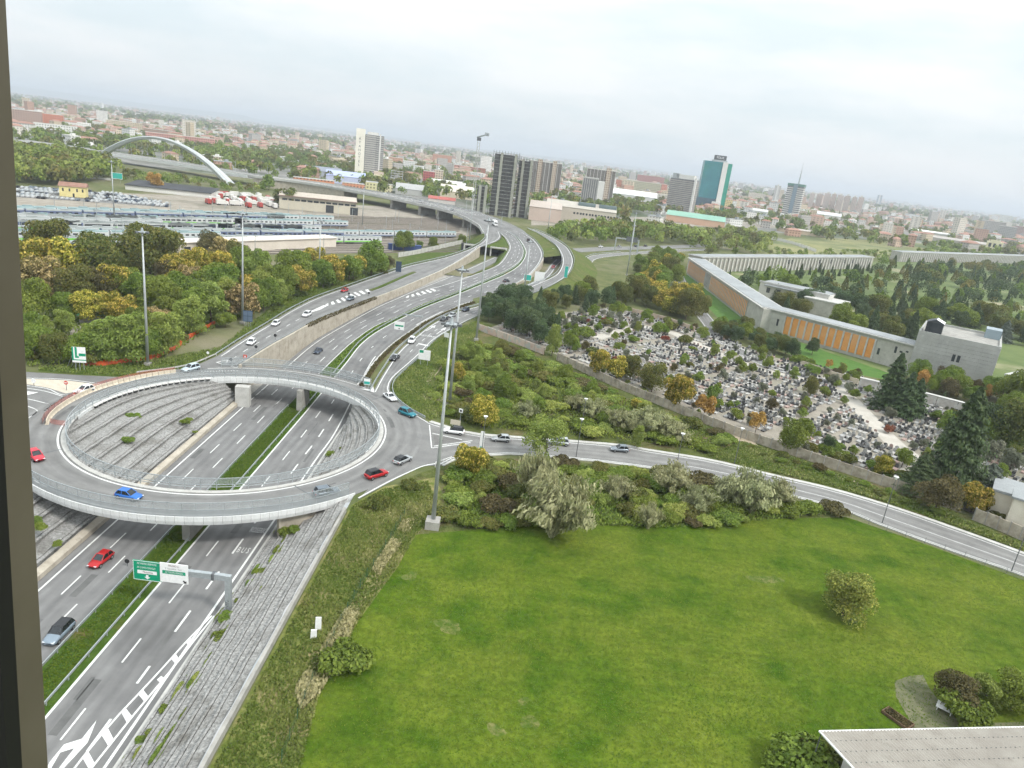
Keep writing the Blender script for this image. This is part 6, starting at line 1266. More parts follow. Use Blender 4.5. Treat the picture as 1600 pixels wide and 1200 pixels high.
cover('ground_cover', 'weeds between scrub, cemetery wall and local road', [W(x, y) for x, y in [(1100, 712), (1160, 690), (1260, 722), (1430, 785), (1600, 850), (1600, 862), (1487, 820), (1394, 788), (1300, 760), (1206, 738)]], 16000, 0.2, L_GRASS, 6, 0.3, 0.7, (0.25, 0.2), 0.1)
cover('verge_grass', 'long grass on the verge by the slip road', [W(*p) for p in [(613, 612), (611, 602), (618, 588), (638, 572), (658, 556), (690, 530), (745, 502), (758, 512), (720, 545), (690, 570), (672, 600), (690, 650), (672, 656), (640, 638), (622, 626)]], 16000, 0.2, L_GRASS, 7, 0.3, 0.6, (0.28, 0.18), 0.1)
cover('verge_grass', 'long grass on the left verge by the wood', [W(*p) for p in [(60, 578), (120, 584), (205, 588), (290, 576), (336, 555), (376, 529), (416, 505), (450, 484), (486, 466), (560, 440), (540, 436), (470, 460), (430, 476), (380, 513), (345, 542), (255, 560), (160, 571), (60, 572)]], 20000, 0.2, L_GRASS, 8, 0.28, 0.6, (0.22, 0.16), 0.08)
cover('ground_cover', 'weeds and low shrubs on the floor of the left wood', [W(*p) for p in [(30, 574), (160, 572), (255, 560), (345, 508), (430, 478), (520, 446), (600, 424), (590, 408), (430, 425), (250, 430), (100, 430), (20, 440)]], 24000, 0.34, L_GREEN, 9, 0.6, 0.9, (0.35, 0.2), 0.1)
hd = [p for p in ML_R if 165 < p.y < 310]; hd2 = [q for q in MR_L if 165 < q.y < 310]
g_ = np.random.default_rng(3); lv = []
for nm, lab, A, B, zf, dens, hh, m in (('median_hedge', 'low green plants growing along the motorway median', side(hd, 0.3), side(hd2, -1.0), z_main, 6000, 0.4, L_GREEN),
                                        ('planter_plants', 'dry brown plants in the strip beside the slip road', side(strip_in, 0.3), side(strip_in, 1.4), lambda y: 0.1, 6000, 0.6, L_BROWN),
                                        ('median_grass', 'thick grass of the motorway median', [p for p in side(ML_R, 0.5) if p.y < 160], [p for p in side(MR_L, -1.1) if p.y < 160], z_main, 20000, 0.12, L_TURF),
                                        ('wall_top_plants', 'green and brown plants along the top of the retaining wall', [p for p in side(rl_right, -0.2) if 205 < p.y < 262], [p for p in side(rl_right, 0.9) if 205 < p.y < 262], z_lramp, 5000, 0.9, L_BROWN)):
    A = even(A, n=120); B = even(B, n=120); A_, B_ = np.array([tuple(p) for p in A]), np.array([tuple(p) for p in B]); i = g_.integers(0, 119, dens); f = g_.random(dens)[:, None]; u = g_.random(dens)[:, None]
    Pp = (A_[i] * (1 - f) + B_[i] * f) * (1 - u) + (A_[i + 1] * (1 - f) + B_[i + 1] * f) * u; Pp[:, 2] = [zf(y) for y in Pp[:, 1]]; Pp[:, 2] += g_.random(dens) * hh
    NN = unit(g_, dens) + np.array((0, 0, 0.4 if hh > 0.2 else 1.4)); NN /= np.linalg.norm(NN, axis=1, keepdims=True); s = g_.uniform(0.1, 0.24, dens) * (1.0 if hh > 0.2 else 0.6)
    obj(nm, leaf_np(nm, m, Pp, NN, s, s * 0.6, g_.normal(0.42, 0.2, dens)), label=lab, cat='plants', kind='stuff')
# weeds on the stone slopes
def slope_z(x):
    f = (x + 35.4) / 10.5; return lerp(-6.0, -0.1, min(1, max(0, f)))
for px, py, sx, zz in ((446, 836, 2.2, -4.4), (462, 830, 1.8, -3.4), (408, 895, 1.7, -5.0), (390, 915, 1.5, -5.2), (355, 968, 1.9, -5.2), (372, 940, 1.0, -5.0), (345, 1000, 2.4, -5.2), (318, 1060, 1.6, -5.0), (300, 1058, 1.2, -5.4), (312, 1076, 1.5, -4.6), (258, 1108, 1.3, -5.3), (240, 1150, 1.5, -5.2), (222, 1160, 1.2, -5.6), (330, 1135, 1.1, -3.4), (208, 654, 2.2, -2.6), (290, 660, 2.0, -3.8), (305, 675, 1.0, -4.6), (200, 690, 1.8, -3.0), (545, 668, 1.0, -4.6), (548, 690, 1.2, -4.2), (536, 702, 1.2, -4.4), (572, 674, 1.3, -2.8), (516, 710, 1.6, -5.0), (550, 682, 1.0, -3.9), (57, 815, 1.6, -2.0), (62, 826, 1.6, -2.4), (90, 850, 1.2, -3.6), (500, 862, 0.8, -2.0), (260, 640, 1.0, -3.0)):
    p = W(px, py, zz); SP['bush'](p + Vector((0, 0, -0.25)), sx * 0.62, rnd, 'green weed tuft growing from the stone slope', 'weeds on the stone slopes', 1.0)['category'] = 'weeds'

r_ = random.Random(44)
for k in range(42):   # weeds rooted along the joints of the lower terraces
    y = r_.uniform(48, 104); f = r_.choice((0.02, 0.16, 0.16, 0.3, 0.3, 0.44)); b = mway(11.0, y, y + 1)[0]; x = lerp(b.x, -24.9, f); z = lerp(-6.1, -0.1, f) - 0.1
    o = SP[r_.choice(('bush', 'bushlight'))](Vector((x, y, z)), r_.uniform(0.35, 0.8), r_, 'low weeds along a joint of the stone slope', 'weeds along the slope joints', 1.0); o.scale = (o.scale[0] * 0.8, o.scale[1] * r_.uniform(1.6, 3.2), o.scale[2]); o.rotation_euler = (0, 0, 0); o['category'] = 'weeds'

# ================================================================ CEMETERY BUILDINGS AND GRAVES
M_ORANGE = mat('orange_panel', (0.60, 0.25, 0.06), (0.70, 0.32, 0.09), scale=0.5, detail=5, rough=0.8, c3=(0.64, 0.33, 0.14), s3=0.08, f3=(0.5, 0.7), tint=0.06)
M_STONEW = mat('pale_stone', (0.352, 0.339, 0.299), (0.458, 0.444, 0.400), scale=0.35, detail=5, rough=0.9, c3=(0.273, 0.264, 0.238), s3=0.9, f3=(0.55, 0.75))
M_ROOFG = mat('grey_roofing', (0.25, 0.265, 0.27), (0.33, 0.345, 0.35), scale=0.12, detail=5, rough=0.8, c3=(0.20, 0.21, 0.205), s3=0.5, f3=(0.55, 0.75))
M_WIN = mat('dark_window', (0.03, 0.035, 0.04), (0.055, 0.06, 0.065), scale=0.5, rough=0.15, spec=0.6)
M_WHITEW = mat('white_render', (0.510, 0.493, 0.451), (0.595, 0.582, 0.544), scale=0.2, detail=5, rough=0.85, c3=(0.399, 0.383, 0.340), s3=0.5, f3=(0.58, 0.8))
def local(p, q):
    """placement of a facade that runs from p to q, seen from outside (local -y)"""
    p, q = Vector((p[0], p[1], 0)), Vector((q[0], q[1], 0)); return p, math.atan2(q.y - p.y, q.x - p.x), (q - p).length
def bx(name, t, m, x0, x1, y0, y1, z0, z1):
    mb = MB(); mb.box(((x0 + x1) / 2, (y0 + y1) / 2, (z0 + z1) / 2), (x1 - x0, y1 - y0, z1 - z0)); return mb.build(name, m, t)
def roof_slab(t, x0, x1, y0, y1, z, over=0.7, m=None):
    bx('cornice', t, M_CONCL, x0 - over, x1 + over, y0 - over, y1 + over, z, z + 0.45); bx('roof', t, m or M_ROOFG, x0 + 0.3, x1 - 0.3, y0 + 0.3, y1 - 0.3, z + 0.46, z + 0.62)
A_, K_, E_ = (97.2, 438.0), (98.2, 293.0), (140.2, 249.6)
p, rz, L = local(A_, K_); t = thing('cemetery_gallery', 'long low building with orange panels running away along the cemetery road', 'building', p, rz); HB = 9.4
bx('wall', t, M_STONEW, 0, L + 4, 0, 9.5, 0, HB); roof_slab(t, 0, L + 2, 0, 9.5, HB)
pan = MB(); pan.box((0, 0, 0), (1.75, 0.24, HB - 2.4)); pm_ = pan.mesh('orange_panel', M_ORANGE); fin = MB(); fin.box((0, 0, 0), (0.45, 0.6, HB - 1.6)); fm_ = fin.mesh('fin', M_STONEW)
for s0, s1 in ((3.0, 47.0), (60.0, 128.0)):
    n = int((s1 - s0) / 2.3)
    for k in range(n):
        x = s0 + (k + 0.5) * (s1 - s0) / n; obj('orange_panel', pm_, t, (x, -0.1, HB / 2)); obj('fin', fm_, t, (x + 1.15, -0.15, HB / 2))
for k in range(7): bx('relief_slab', t, M_CONC, 49 + k * 1.4, 50 + k * 1.4, -0.25 - 0.12 * (k % 2), 0.05, 1.4 + (k % 3) * 0.4, HB - 1.2 - (k % 2) * 0.7)
p, rz, L = local(K_, E_); t = thing('cemetery_gallery', 'low building with twelve wide orange panels facing the graves', 'building', p, rz)
bx('wall', t, M_STONEW, 0, L, 0.0, 9.5, 0, HB + 0.02); roof_slab(t, 0.5, L, 0, 9.5, HB + 0.02)
x0, x1 = 11.5, L - 13.0
for k in range(12):
    a = x0 + (x1 - x0) * k / 12; d = (x1 - x0) / 12; bx('orange_panel', t, M_ORANGE, a + 0.35, a + d - 0.35, -0.12, 0.12, 1.2, HB - 1.1); bx('fin', t, M_CONCL, a - 0.28, a + 0.28, -0.4, 0.1, 0.9, HB - 0.9)
bx('fin', t, M_CONCL, x1 - 0.28, x1 + 0.28, -0.4, 0.1, 0.9, HB - 0.9)
for a, z0, z1, wd in ((2.5, 3.2, 6.0, 0.8), (8.2, 3.6, 6.4, 0.8), (2.2, 7.2, 8.0, 1.2), (L - 11.6, 3.2, 5.6, 0.8), (L - 6.0, 5.4, 7.8, 0.8), (L - 4.2, 6.0, 6.7, 0.9), (L - 2.2, 6.6, 7.2, 0.9), (L - 4.8, 2.4, 3.0, 0.9), (L - 2.8, 2.9, 3.5, 0.9)): bx('window', t, M_WIN, a, a + wd, -0.06, 0.1, z0, z1)
for k in range(3): bx('window', t, M_WIN, L - 0.1, L + 0.06, 1.5 + k * 2.6, 3.0 + k * 2.6, 5.2, 7.4)
p, rz, L = local((108.5, 452.0), (291.0, 617.0)); t = thing('cemetery_gallery', 'long arcaded wing with white ribs behind the row of conifers', 'building', p, rz)
bx('wall', t, M_STONEW, 0, L, 0, 10, 0, 9.2); roof_slab(t, 0, L, 0, 10, 9.2)
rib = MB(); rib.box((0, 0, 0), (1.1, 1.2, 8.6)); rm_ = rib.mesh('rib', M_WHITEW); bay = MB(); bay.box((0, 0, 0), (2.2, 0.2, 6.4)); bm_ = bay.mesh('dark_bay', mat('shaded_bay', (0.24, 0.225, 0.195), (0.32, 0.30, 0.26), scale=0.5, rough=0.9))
n = int(L / 4.6)
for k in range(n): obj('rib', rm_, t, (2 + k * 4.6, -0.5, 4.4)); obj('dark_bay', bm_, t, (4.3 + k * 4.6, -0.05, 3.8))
for k in (23, 24, 33, 37, 42, 45): bx('window', t, M_WIN, k * 4.6, k * 4.6 + 1.6, -0.3, 0.1, 4.6, 7.6)
a, b = W(1405, 409), W(1690, 413); p, rz, L = local(a, b); t = thing('cemetery_gallery', 'far arcaded wing at the right behind the park trees', 'building', p, rz)
bx('wall', t, M_STONEW, 0, L, 0, 10, 0, 9.2); roof_slab(t, 0, L, 0, 10, 9.2)
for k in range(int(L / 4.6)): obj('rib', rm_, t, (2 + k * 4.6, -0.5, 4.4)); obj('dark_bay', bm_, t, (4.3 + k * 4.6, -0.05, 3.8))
# pavilion in the park
p, rz, L = local((121.5, 372.0), (149.0, 350.5)); t = thing('cemetery_pavilion', 'white two-storey pavilion behind the orange gallery', 'building', p, rz)
bx('wall', t, M_WHITEW, 0, L, 0, 15, 0, 9.2); bx('flat_roof', t, M_ROOFG, 0.6, L - 0.6, 0.6, 14.4, 9.21, 9.6); bx('parapet', t, M_CONCL, -0.4, L + 0.4, -0.4, 0.3, 9.2, 10.0); bx('annex', t, M_STONEW, L - 9, L + 8, -7, 8, 0, 7.2); bx('annex_roof', t, M_CONCL, L - 9.4, L + 8.4, -7.4, 8.4, 7.21, 7.7); bx('canopy', t, M_ROOFG, 3, L - 8, -2.4, 0, 8.2, 8.7)
for k in range(4): bx('window', t, M_WIN, 4.0 + k * 5.4, 5.8 + k * 5.4, -0.08, 0.1, 4.6, 7.2); bx('window', t, M_WIN, 8.0 + k * 5.0, 9.6 + k * 5.0, -0.08, 0.1, 0.5, 2.8)
# stone block
M_COURSE = mat('coursed_stone', (0.324, 0.324, 0.302), (0.414, 0.414, 0.387), scale=0.25, detail=5, rough=0.9, c3=(0.486, 0.486, 0.459), s3=0.9, f3=(0.62, 0.72))
p, rz, L = local((139.0, 247.6), (160.0, 234.4)); t = thing('stone_block_building', 'blank pale stone block with a black lantern on its roof', 'building', p, rz); HS = 15.2
bx('wall_core', t, M_CONC, 0.2, L - 0.2, 0.2, 26.8, 0, HS - 0.2); r_ = random.Random(4); nz_ = 12
for k in range(nz_):      # courses of stone slabs, each course set slightly in or out
    z0, z1 = k * HS / nz_, (k + 1) * HS / nz_; x = 0.0
    for part in range(5):
        wdt = L / 5; y0 = -0.03 - 0.05 * r_.random(); bx('stone_course', t, M_COURSE, part * wdt + 0.03, (part + 1) * wdt - 0.03, y0, 0.3, z0 + 0.03, z1 - 0.03)
bx('side_wall', t, M_WHITEW, L - 0.25, L + 0.02, 0.3, 27, 0, HS); bx('parapet', t, M_COURSE, 0.0, L, 26.4, 27, HS - 0.25, HS + 0.7); bx('parapet', t, M_COURSE, 0.0, 0.6, 0.3, 26.4, HS - 0.25, HS + 0.5); bx('parapet', t, M_COURSE, L - 0.7, L - 0.02, 0.3, 26.4, HS + 0.0, HS + 0.5); bx('parapet', t, M_COURSE, 0.6, L - 0.7, 0.0, 0.5, HS, HS + 0.5); bx('roof', t, M_CONC, 0.6, L - 0.7, 0.5, 26.4, HS - 0.2, HS - 0.05)
for a in (12.0, 13.5): bx('window', t, M_WIN, a, a + 0.95, -0.12, 0.1, 7.6, 10.0)
for z in (3, 6, 9, 12): bx('window', t, M_WIN, L - 0.1, L + 0.06, 1.6, 2.6, z - 1.0, z + 1.0); bx('window', t, M_WIN, L - 0.1, L + 0.06, 14 + z * 0.2, 16, z - 1, z + 1)
mb = MB(); mb.box((4.2, 4.8, HS + 1.9), (5.2, 5.6, 3.8)); mb.build('lantern', M_WIN, t); mb = MB(); mb.add([(1.5, 1.9, HS + 3.81), (6.9, 1.9, HS + 3.81), (6.9, 7.7, HS + 3.81), (1.5, 7.7, HS + 3.81), (4.2, 1.9, HS + 5.0), (4.2, 7.7, HS + 5.0)], [(0, 1, 4), (2, 3, 5), (1, 2, 5, 4), (3, 0, 4, 5)]); mb.build('lantern_roof', mat('black_slate', (0.05, 0.055, 0.06), rough=0.5), t); mb = MB(); mb.add([(4.25, 1.88, HS + 5.03), (6.95, 1.88, HS + 3.84), (6.95, 7.72, HS + 3.84), (4.25, 7.72, HS + 5.03)], [(0, 1, 2, 3)]); mb.build('white_roof_pane', M_WHITE, t)
bx('glass_lantern', t, mat('bluish_glass', (0.25, 0.31, 0.34), rough=0.2), L - 5.5, L - 0.6, 18, 25, HS - 0.05, HS + 3.2)
for k in range(5): bx('mullion', t, M_WIN, L - 0.62, L - 0.5, 18.3 + k * 1.4, 18.9 + k * 1.4, HS - 3.2, HS + 2.9)
# columned building at the right edge
p, rz, L = local(W(1562, 628), W(1650, 655)); t = thing('columned_building', 'white building with a grid of windows cut by the right edge', 'building', p, rz); bx('wall', t, M_WHITEW, 0, L, 0, 20, 0, 9); roof_slab(t, 0, L, 0, 20, 9, 1.0)
for i in range(5):
    for k in range(4): bx('window', t, M_WIN, 1 + i * 1.5, 2.0 + i * 1.5, -0.08, 0.1, 1.2 + k * 1.8, 2.3 + k * 1.8)
# cream chapel by the gate
t = thing('cream_chapel', 'cream rendered building with grey roof cut by the right edge', 'building', (97.8, 131.5, 0), R(-35)); mcr = mat('cream_render', (0.58, 0.53, 0.43), (0.68, 0.63, 0.53), scale=0.4, rough=0.85)
bx('wall', t, mcr, 0, 18, 0, 9, 0, 5.6); bx('roof', t, M_ROOFG, -0.4, 18.4, -0.4, 9.4, 5.6, 6.1); bx('wing', t, mcr, 3.2, 18, -4.6, 0, 0, 6.8); bx('wing_roof', t, M_ROOFG, 2.8, 18.4, -5.0, 0, 6.81, 7.2); bx('plinth', t, M_CONC, -0.2, 18.2, -0.2, 0, 0, 0.8)
# boundary walls: cast panels with posts between
def panel_wall(label, px, h, step, m, z=0.0, th=0.25, cap=False):
    P = even([W(x, y, z) for x, y in px], step); t = thing('boundary_wall', label, 'wall')
    for a, b in zip(P[:-1], P[1:]):
        d = (b - a).normalized() * 0.06; mb = MB(); hh = h * rnd.uniform(0.97, 1.03); mb.bar(a + d + Vector((0, 0, hh / 2 - 0.1)), b - d + Vector((0, 0, hh / 2 - 0.1)), th, hh); mb.build('wall_panel', m, t)
        mb = MB(); mb.box((a.x, a.y, h / 2), (0.3, 0.3, h + 0.15)); mb.build('post', M_CONC, t)
    return t
M_OLDW = mat('weathered_wall', (0.30, 0.26, 0.20), (0.46, 0.41, 0.33), scale=0.8, detail=5, rough=1, c3=(0.18, 0.155, 0.115), s3=0.35, f3=(0.5, 0.7))
panel_wall('weathered concrete wall between the scrub and the graves', [(870, 562), (960, 604), (1080, 653), (1150, 681), (1250, 715), (1330, 742), (1440, 779), (1500, 800)], 2.3, 3.0, M_OLDW)
panel_wall('wall with faded pink graffiti below the pine clump', [(748, 516), (790, 531), (830, 546), (850, 554)], 2.3, 4.0, mat('graffiti_wall', (0.50, 0.36, 0.29), (0.58, 0.50, 0.42), scale=0.5, detail=4, rough=0.9, c3=(0.42, 0.42, 0.38), s3=0.7, f3=(0.5, 0.6)))
panel_wall('grey concrete wall before the cream chapel', [(1520, 812), (1560, 828), (1650, 868)], 2.6, 2.0, M_OLDW)
panel_wall('tan wall along the upper edge of the graves', [(985, 488), (1040, 502), (1085, 518)], 2.0, 3.0, mat('tan_wall', (0.42, 0.32, 0.24), (0.52, 0.42, 0.33), scale=0.6, rough=1))
panel_wall('low beige wall along the cemetery road', [(1250, 570), (1300, 588), (1340, 600)], 1.8, 3.5, mat('beige_wall', (0.46, 0.40, 0.30), (0.55, 0.49, 0.38), scale=0.6, rough=1))
t = thing('niche_wall', 'white wall of burial niches along the upper edge of the cemetery', 'wall'); P = even([W(x, y) for x, y in [(1340, 604), (1400, 618), (1470, 636), (1560, 660)]], 5.2)
for a, b in zip(P[:-1], P[1:]):
    d = (b - a).normalized() * 0.12; mb = MB(); mb.bar(a + d + Vector((0, 0, 1.5)), b - d + Vector((0, 0, 1.5)), 1.4, 3.0); mb.build('niche_block', M_WHITEW, t)
    n_ = Vector((d.y, -d.x, 0)).normalized(); c = (a + b) / 2 - n_ * -0.0; c2 = (a + b) / 2 + Vector((0, 0, 1.5)) + (n_ * 0.72 if n_.y < 0 else n_ * -0.72); mb = MB(); e = (b - a).normalized(); mb.bar(c2 - e * 2.0, c2 + e * 2.0, 0.08, 2.2); mb.build('niche_panel', mat('niche_panel', (0.42, 0.39, 0.35), (0.52, 0.49, 0.45), scale=1.2, detail=4, rough=0.8), t)
    mb = MB(); mb.bar(a + Vector((0, 0, 3.1)), b + Vector((0, 0, 3.1)), 1.8, 0.2); mb.build('coping', M_CONCL, t)
# the path through the graves
mb = MB(); P = smooth([W(x, y, -0.012) for x, y in [(1290, 590), (1320, 615), (1345, 640), (1372, 668), (1400, 695), (1425, 715), (1430, 735), (1395, 760)]], 3); mb.strip(side(P, -2.6), side(P, 2.6)); mb.build('cemetery_path', mat('path_paving', (0.40, 0.37, 0.32), (0.48, 0.45, 0.40), scale=0.3, rough=1), kind='structure')
mb = MB(); P2 = smooth([W(x, y, -0.012) for x, y in [(930, 528), (1000, 512), (1050, 520), (1140, 560), (1240, 590), (1290, 592)]], 3); mb.strip(side(P2, -2.4), side(P2, 2.4)); mb.build('cemetery_path', MATS['path_paving'], kind='structure')
# graves in rows
GC = [mat('white_marble', (0.36, 0.345, 0.32), (0.47, 0.455, 0.425), scale=2, rough=0.5), mat('grey_granite', (0.30, 0.30, 0.29), (0.42, 0.41, 0.40), scale=3, rough=0.4), mat('black_granite', (0.05, 0.05, 0.05), (0.10, 0.10, 0.10), scale=3, rough=0.25), mat('pink_granite', (0.32, 0.22, 0.19), (0.42, 0.31, 0.27), scale=3, rough=0.4)]
GN = ['white marble', 'grey granite', 'black granite', 'pinkish granite']
slabm = [MB().box((0, 0, 0.17), (0.9, 1.9, 0.34)).mesh('slab', m) for m in GC]; stm = []
for m in GC:
    q = MB(); q.add([(-0.4, -0.09, 0), (0.4, -0.09, 0), (0.4, 0.09, 0), (-0.4, 0.09, 0), (-0.4, -0.07, 0.85), (0.4, -0.07, 0.85), (0.4, 0.07, 0.85), (-0.4, 0.07, 0.85), (-0.2, -0.06, 1.1), (0.2, -0.06, 1.1), (0.2, 0.06, 1.1), (-0.2, 0.06, 1.1)], [(0, 1, 5, 4), (1, 2, 6, 5), (2, 3, 7, 6), (3, 0, 4, 7), (4, 5, 9, 8), (5, 6, 10, 9), (6, 7, 11, 10), (7, 4, 8, 11), (8, 9, 10, 11)]); stm.append(q.mesh('headstone', m))
vase = MB(); vase.tube((0, 0, 0), (0, 0, 0.35), 0.1, 0.14, 7); vm_ = vase.mesh('vase', GC[1])
du = Vector((0.735, -0.678, 0)); dv = Vector((0.678, 0.735, 0)); o0 = Vector((14, 212, 0)); graves = []
r_ = random.Random(12); angg = math.atan2(du.y, du.x)
for i in range(-12, 34):
    for j in range(-30, 130):
        if i % 9 == 8 or (j % 26) in (0, 1): continue
        p = o0 + du * (j * 1.32 + r_.uniform(-.15, .15)) + dv * (i * 2.75 + r_.uniform(-.25, .25))
        if not inpoly(p.x, p.y, CEM) or r_.random() < 0.27: continue
        if min((p - q).length for q in P[::2]) < 3.4 or min((p - q).length for q in P2[::2]) < 3.0: continue
        if inpoly(p.x + 2.5 * dv.x * -1, p.y - 2.5 * dv.y, CEM) is False: continue
        graves.append((p, r_.choices([0, 1, 2, 3], [4, 3, 4.5, 0.8] if p.x > 55 else [5.5, 3, 2, 0.8])[0], r_.choices([0, 1, 2, 3], [3, 2, 5, 0.8] if p.x > 50 else [4.5, 2.5, 3, 0.8])[0], r_.random()))
graves.sort(key=lambda g: g[0].length)
rest = [MB() for _ in GC]
for k, (p, a, b, q) in enumerate(graves):
    if k < 300:
        t = thing('grave', GN[a] + ' grave with ' + GN[b] + ' headstone', 'grave', p, angg + r_.uniform(-.06, .06), 'graves in the cemetery rows', r_.uniform(0.9, 1.15))
        obj('slab', slabm[a], t); obj('headstone', stm[b], t, (0, 0.88, 0), None, (1, 1, r_.uniform(0.7, 1.2)))
        if q > 0.6: obj('vase', vm_, t, (0.25, 0.5, 0.34))
    else:
        rest[a].box((p.x, p.y, 0.17), (0.9, 1.9, 0.34), angg); u = p + dv * 0.88; rest[b].box((u.x, u.y, 0.5), (0.75, 0.16, 0.8 + 0.4 * q), angg)
for m, mb in zip(GC, rest): mb.build('far_graves', m, label='farther rows of graves filling the rest of the cemetery', cat='graves', kind='stuff')

# ================================================================ CORNER OF THE NEAR LOW BUILDING AND ITS GARDEN
ZR = 5.0; c0, c1, c2 = W(1280, 1143, ZR), W(1720, 1134, ZR), W(1345, 1221, ZR)
M_CORR = mat('corrugated_roof', (0.314, 0.285, 0.247), (0.370, 0.342, 0.299), scale=0.4, detail=5, rough=0.7, c3=(0.257, 0.233, 0.199), s3=0.6, f3=(0.55, 0.8))
t = thing('low_building', 'pale corrugated roof of the low building at the bottom right', 'building'); ux = (c1 - c0); Lx = ux.length; ux.normalize(); uy = (c2 - c0).normalized(); Ly = 26.0
for s in range(6):
    mb = MB(); A, B = [], []; n = 15; xa, xb = Lx * s / 6, Lx * (s + 1) / 6
    for k in range(n * 2 + 1):
        q = c0 + ux * lerp(xa, xb - 0.01, k / (n * 2)) + Vector((0, 0, 0.13 if k % 2 else 0.0)); A.append(q); B.append(q + uy * Ly + Vector((0, 0, 1.6)))
    mb.strip(A, B); mb.build('roof_sheet', M_CORR, t)
screws = MB()
for i in range(1, 18):
    for j in range(60):
        q = c0 + ux * (j * Lx / 60 + 0.2) + uy * (i * 1.45) + Vector((0, 0, 1.6 * i * 1.45 / Ly + 0.12)); screws.box(q, (0.1, 0.06, 0.06))
tag(screws.build('fixing_screws', M_STEELD, t), kind='stuff')
mb = MB(); mb.bar(c0 + Vector((0, 0, 0.02)), c1 + Vector((0, 0, 0.02)), 0.16, 0.14); mb.bar(c0 + Vector((0, 0, 0.05)), c0 + uy * Ly + Vector((0, 0, 1.65)), 0.16, 0.16); mb.build('roof_trim', M_WHITE, t)
q0, q1 = c0 + ux * 2.2 + uy * 1.6, c1 + uy * 1.6; mb = MB(); mb.poly([q0, q1, q1 + uy * 20, q0 + uy * 20], 0, ZR - 0.1); mb.build('wall', M_WHITEW, t)
mb = MB(); mb.tube((c0.x + 0.15, c0.y - 0.2, 0), (c0.x + 0.15, c0.y - 0.2, ZR), 0.06, n=6); mb.build('downpipe', M_STEELD, t)
sheet('garden_path', [W(*p) for p in [(1398, 1064), (1420, 1056), (1442, 1054), (1452, 1075), (1480, 1112), (1510, 1130), (1600, 1128), (1700, 1128), (1700, 1200), (1420, 1200), (1420, 1122), (1400, 1088)]], -0.022, mat('garden_gravel', (0.10, 0.11, 0.055), (0.165, 0.16, 0.095), scale=0.6, rough=1))
t = thing('garden_bench', 'white garden bench under the brown shrub', 'bench', W(1474, 1112, 0), R(-38)); bx('seat', t, M_WHITE, -0.9, 0.9, -0.3, 0.3, 0.4, 0.48); bx('backrest', t, M_WHITE, -0.9, 0.9, 0.26, 0.36, 0.5, 1.0)
for x in (-0.75, 0.7): bx('leg', t, M_WHITE, x, x + 0.1, -0.25, 0.25, 0, 0.4)
t = thing('flower_bed', 'small brown-edged flower bed on the lawn by the roof', 'flower bed', W(1402, 1124, 0), R(-55)); 
for a in ((-1.6, 1.6, -0.8, -0.7), (-1.6, 1.6, 0.7, 0.8), (-1.6, -1.5, -0.7, 0.7), (1.5, 1.6, -0.7, 0.7)): bx('edging', t, MATS['planter_soil'], *a, 0, 0.35)
bx('soil', t, MATS['planter_soil'], -1.5, 1.5, -0.7, 0.7, 0, 0.22)
g_ = np.random.default_rng(8); Pp = np.stack([g_.uniform(-1.4, 1.4, 500), g_.uniform(-0.6, 0.6, 500), g_.uniform(0.2, 0.5, 500)], axis=1); NN = unit(g_, 500); obj('bedding_plants', leaf_np('bedding_plants', L_BROWN, Pp, NN, np.full(500, 0.1), np.full(500, 0.07), g_.random(500)), t)

# ================================================================ FLYOVER AND ARCH BRIDGE
NE = smooth([W(x, y, 7.0) for x, y in [(752, 358), (745, 352), (712, 337), (675, 327), (625, 316), (575, 306), (540, 300), (500, 292.5), (450, 285), (400, 279), (365, 273), (300, 262), (240, 252), (178, 243), (110, 233), (20, 221)]], 6.0)
NE = [Vector((p.x, p.y, 0)) for p in NE]; NE = [NE[0] + (NE[0] - NE[1]) * k for k in (3, 2, 1)] + NE
WF = 31.0
def zd(y): return min(8.44, z_main(y) - 0.06)
DK = [Vector((p.x, p.y, zd(p.y))) for p in NE]
FW = [lerp(31.0, 17.0, min(1.0, max(0.0, (-p.x - 170) / 90))) for p in NE]
def off(k, dz=0.0):
    """line at a share of the deck width"""
    Q = [side(DK, FW[i] * k)[i] for i in range(len(DK))]; return [Vector((q.x, q.y, zd(q.y) + dz)) for q in Q]
fly = thing('flyover', 'long motorway flyover curving left over the rail yard', 'bridge')
ribbon('deck_surface', DK, off(1.0), M_ASPH2, fly, n=len(DK))
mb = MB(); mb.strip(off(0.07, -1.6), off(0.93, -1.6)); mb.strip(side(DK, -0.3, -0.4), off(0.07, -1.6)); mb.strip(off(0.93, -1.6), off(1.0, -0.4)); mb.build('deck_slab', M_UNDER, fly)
mpar = mat('parapet_concrete', (0.36, 0.36, 0.34), (0.47, 0.47, 0.45), scale=0.15, rough=0.9)
mb = MB(); mb.sweep(DK, [(-0.5, -1.0), (-0.5, 0.95), (0.0, 0.95), (0.0, -0.3)]); mb.build('parapet', mpar, fly); mb = MB(); mb.sweep([p for p in off(1.0) if p.y > 575], [(0.0, -0.5), (0.0, 0.95), (0.4, 0.95), (0.4, -0.5)]); mb.build('parapet', mpar, fly)
mb = MB(); mb.sweep([p for p in off(0.53) if p.y > 560], [(-0.4, 0.0), (-0.15, 0.8), (0.15, 0.8), (0.4, 0.0)]); mb.build('median_barrier', M_CONCL, fly)
for k in (0.03, 0.40, 0.48, 0.58, 0.96): edge_line(fly, [p for p in off(k) if p.y > 560][:70], 0, 0.35, dz=0.03)
for k in (0.155, 0.275, 0.71, 0.83):
    P = even([p for p in off(k) if p.y > 560], 14.0)
    for a, b in zip(P[:36], P[1:37]): mb = MB(); mb.bar(a + Vector((0, 0, 0.04)), a.lerp(b, 0.4) + Vector((0, 0, 0.04)), 0.3, 0.02); mb.build('lane_dash', M_PAINT, fly)
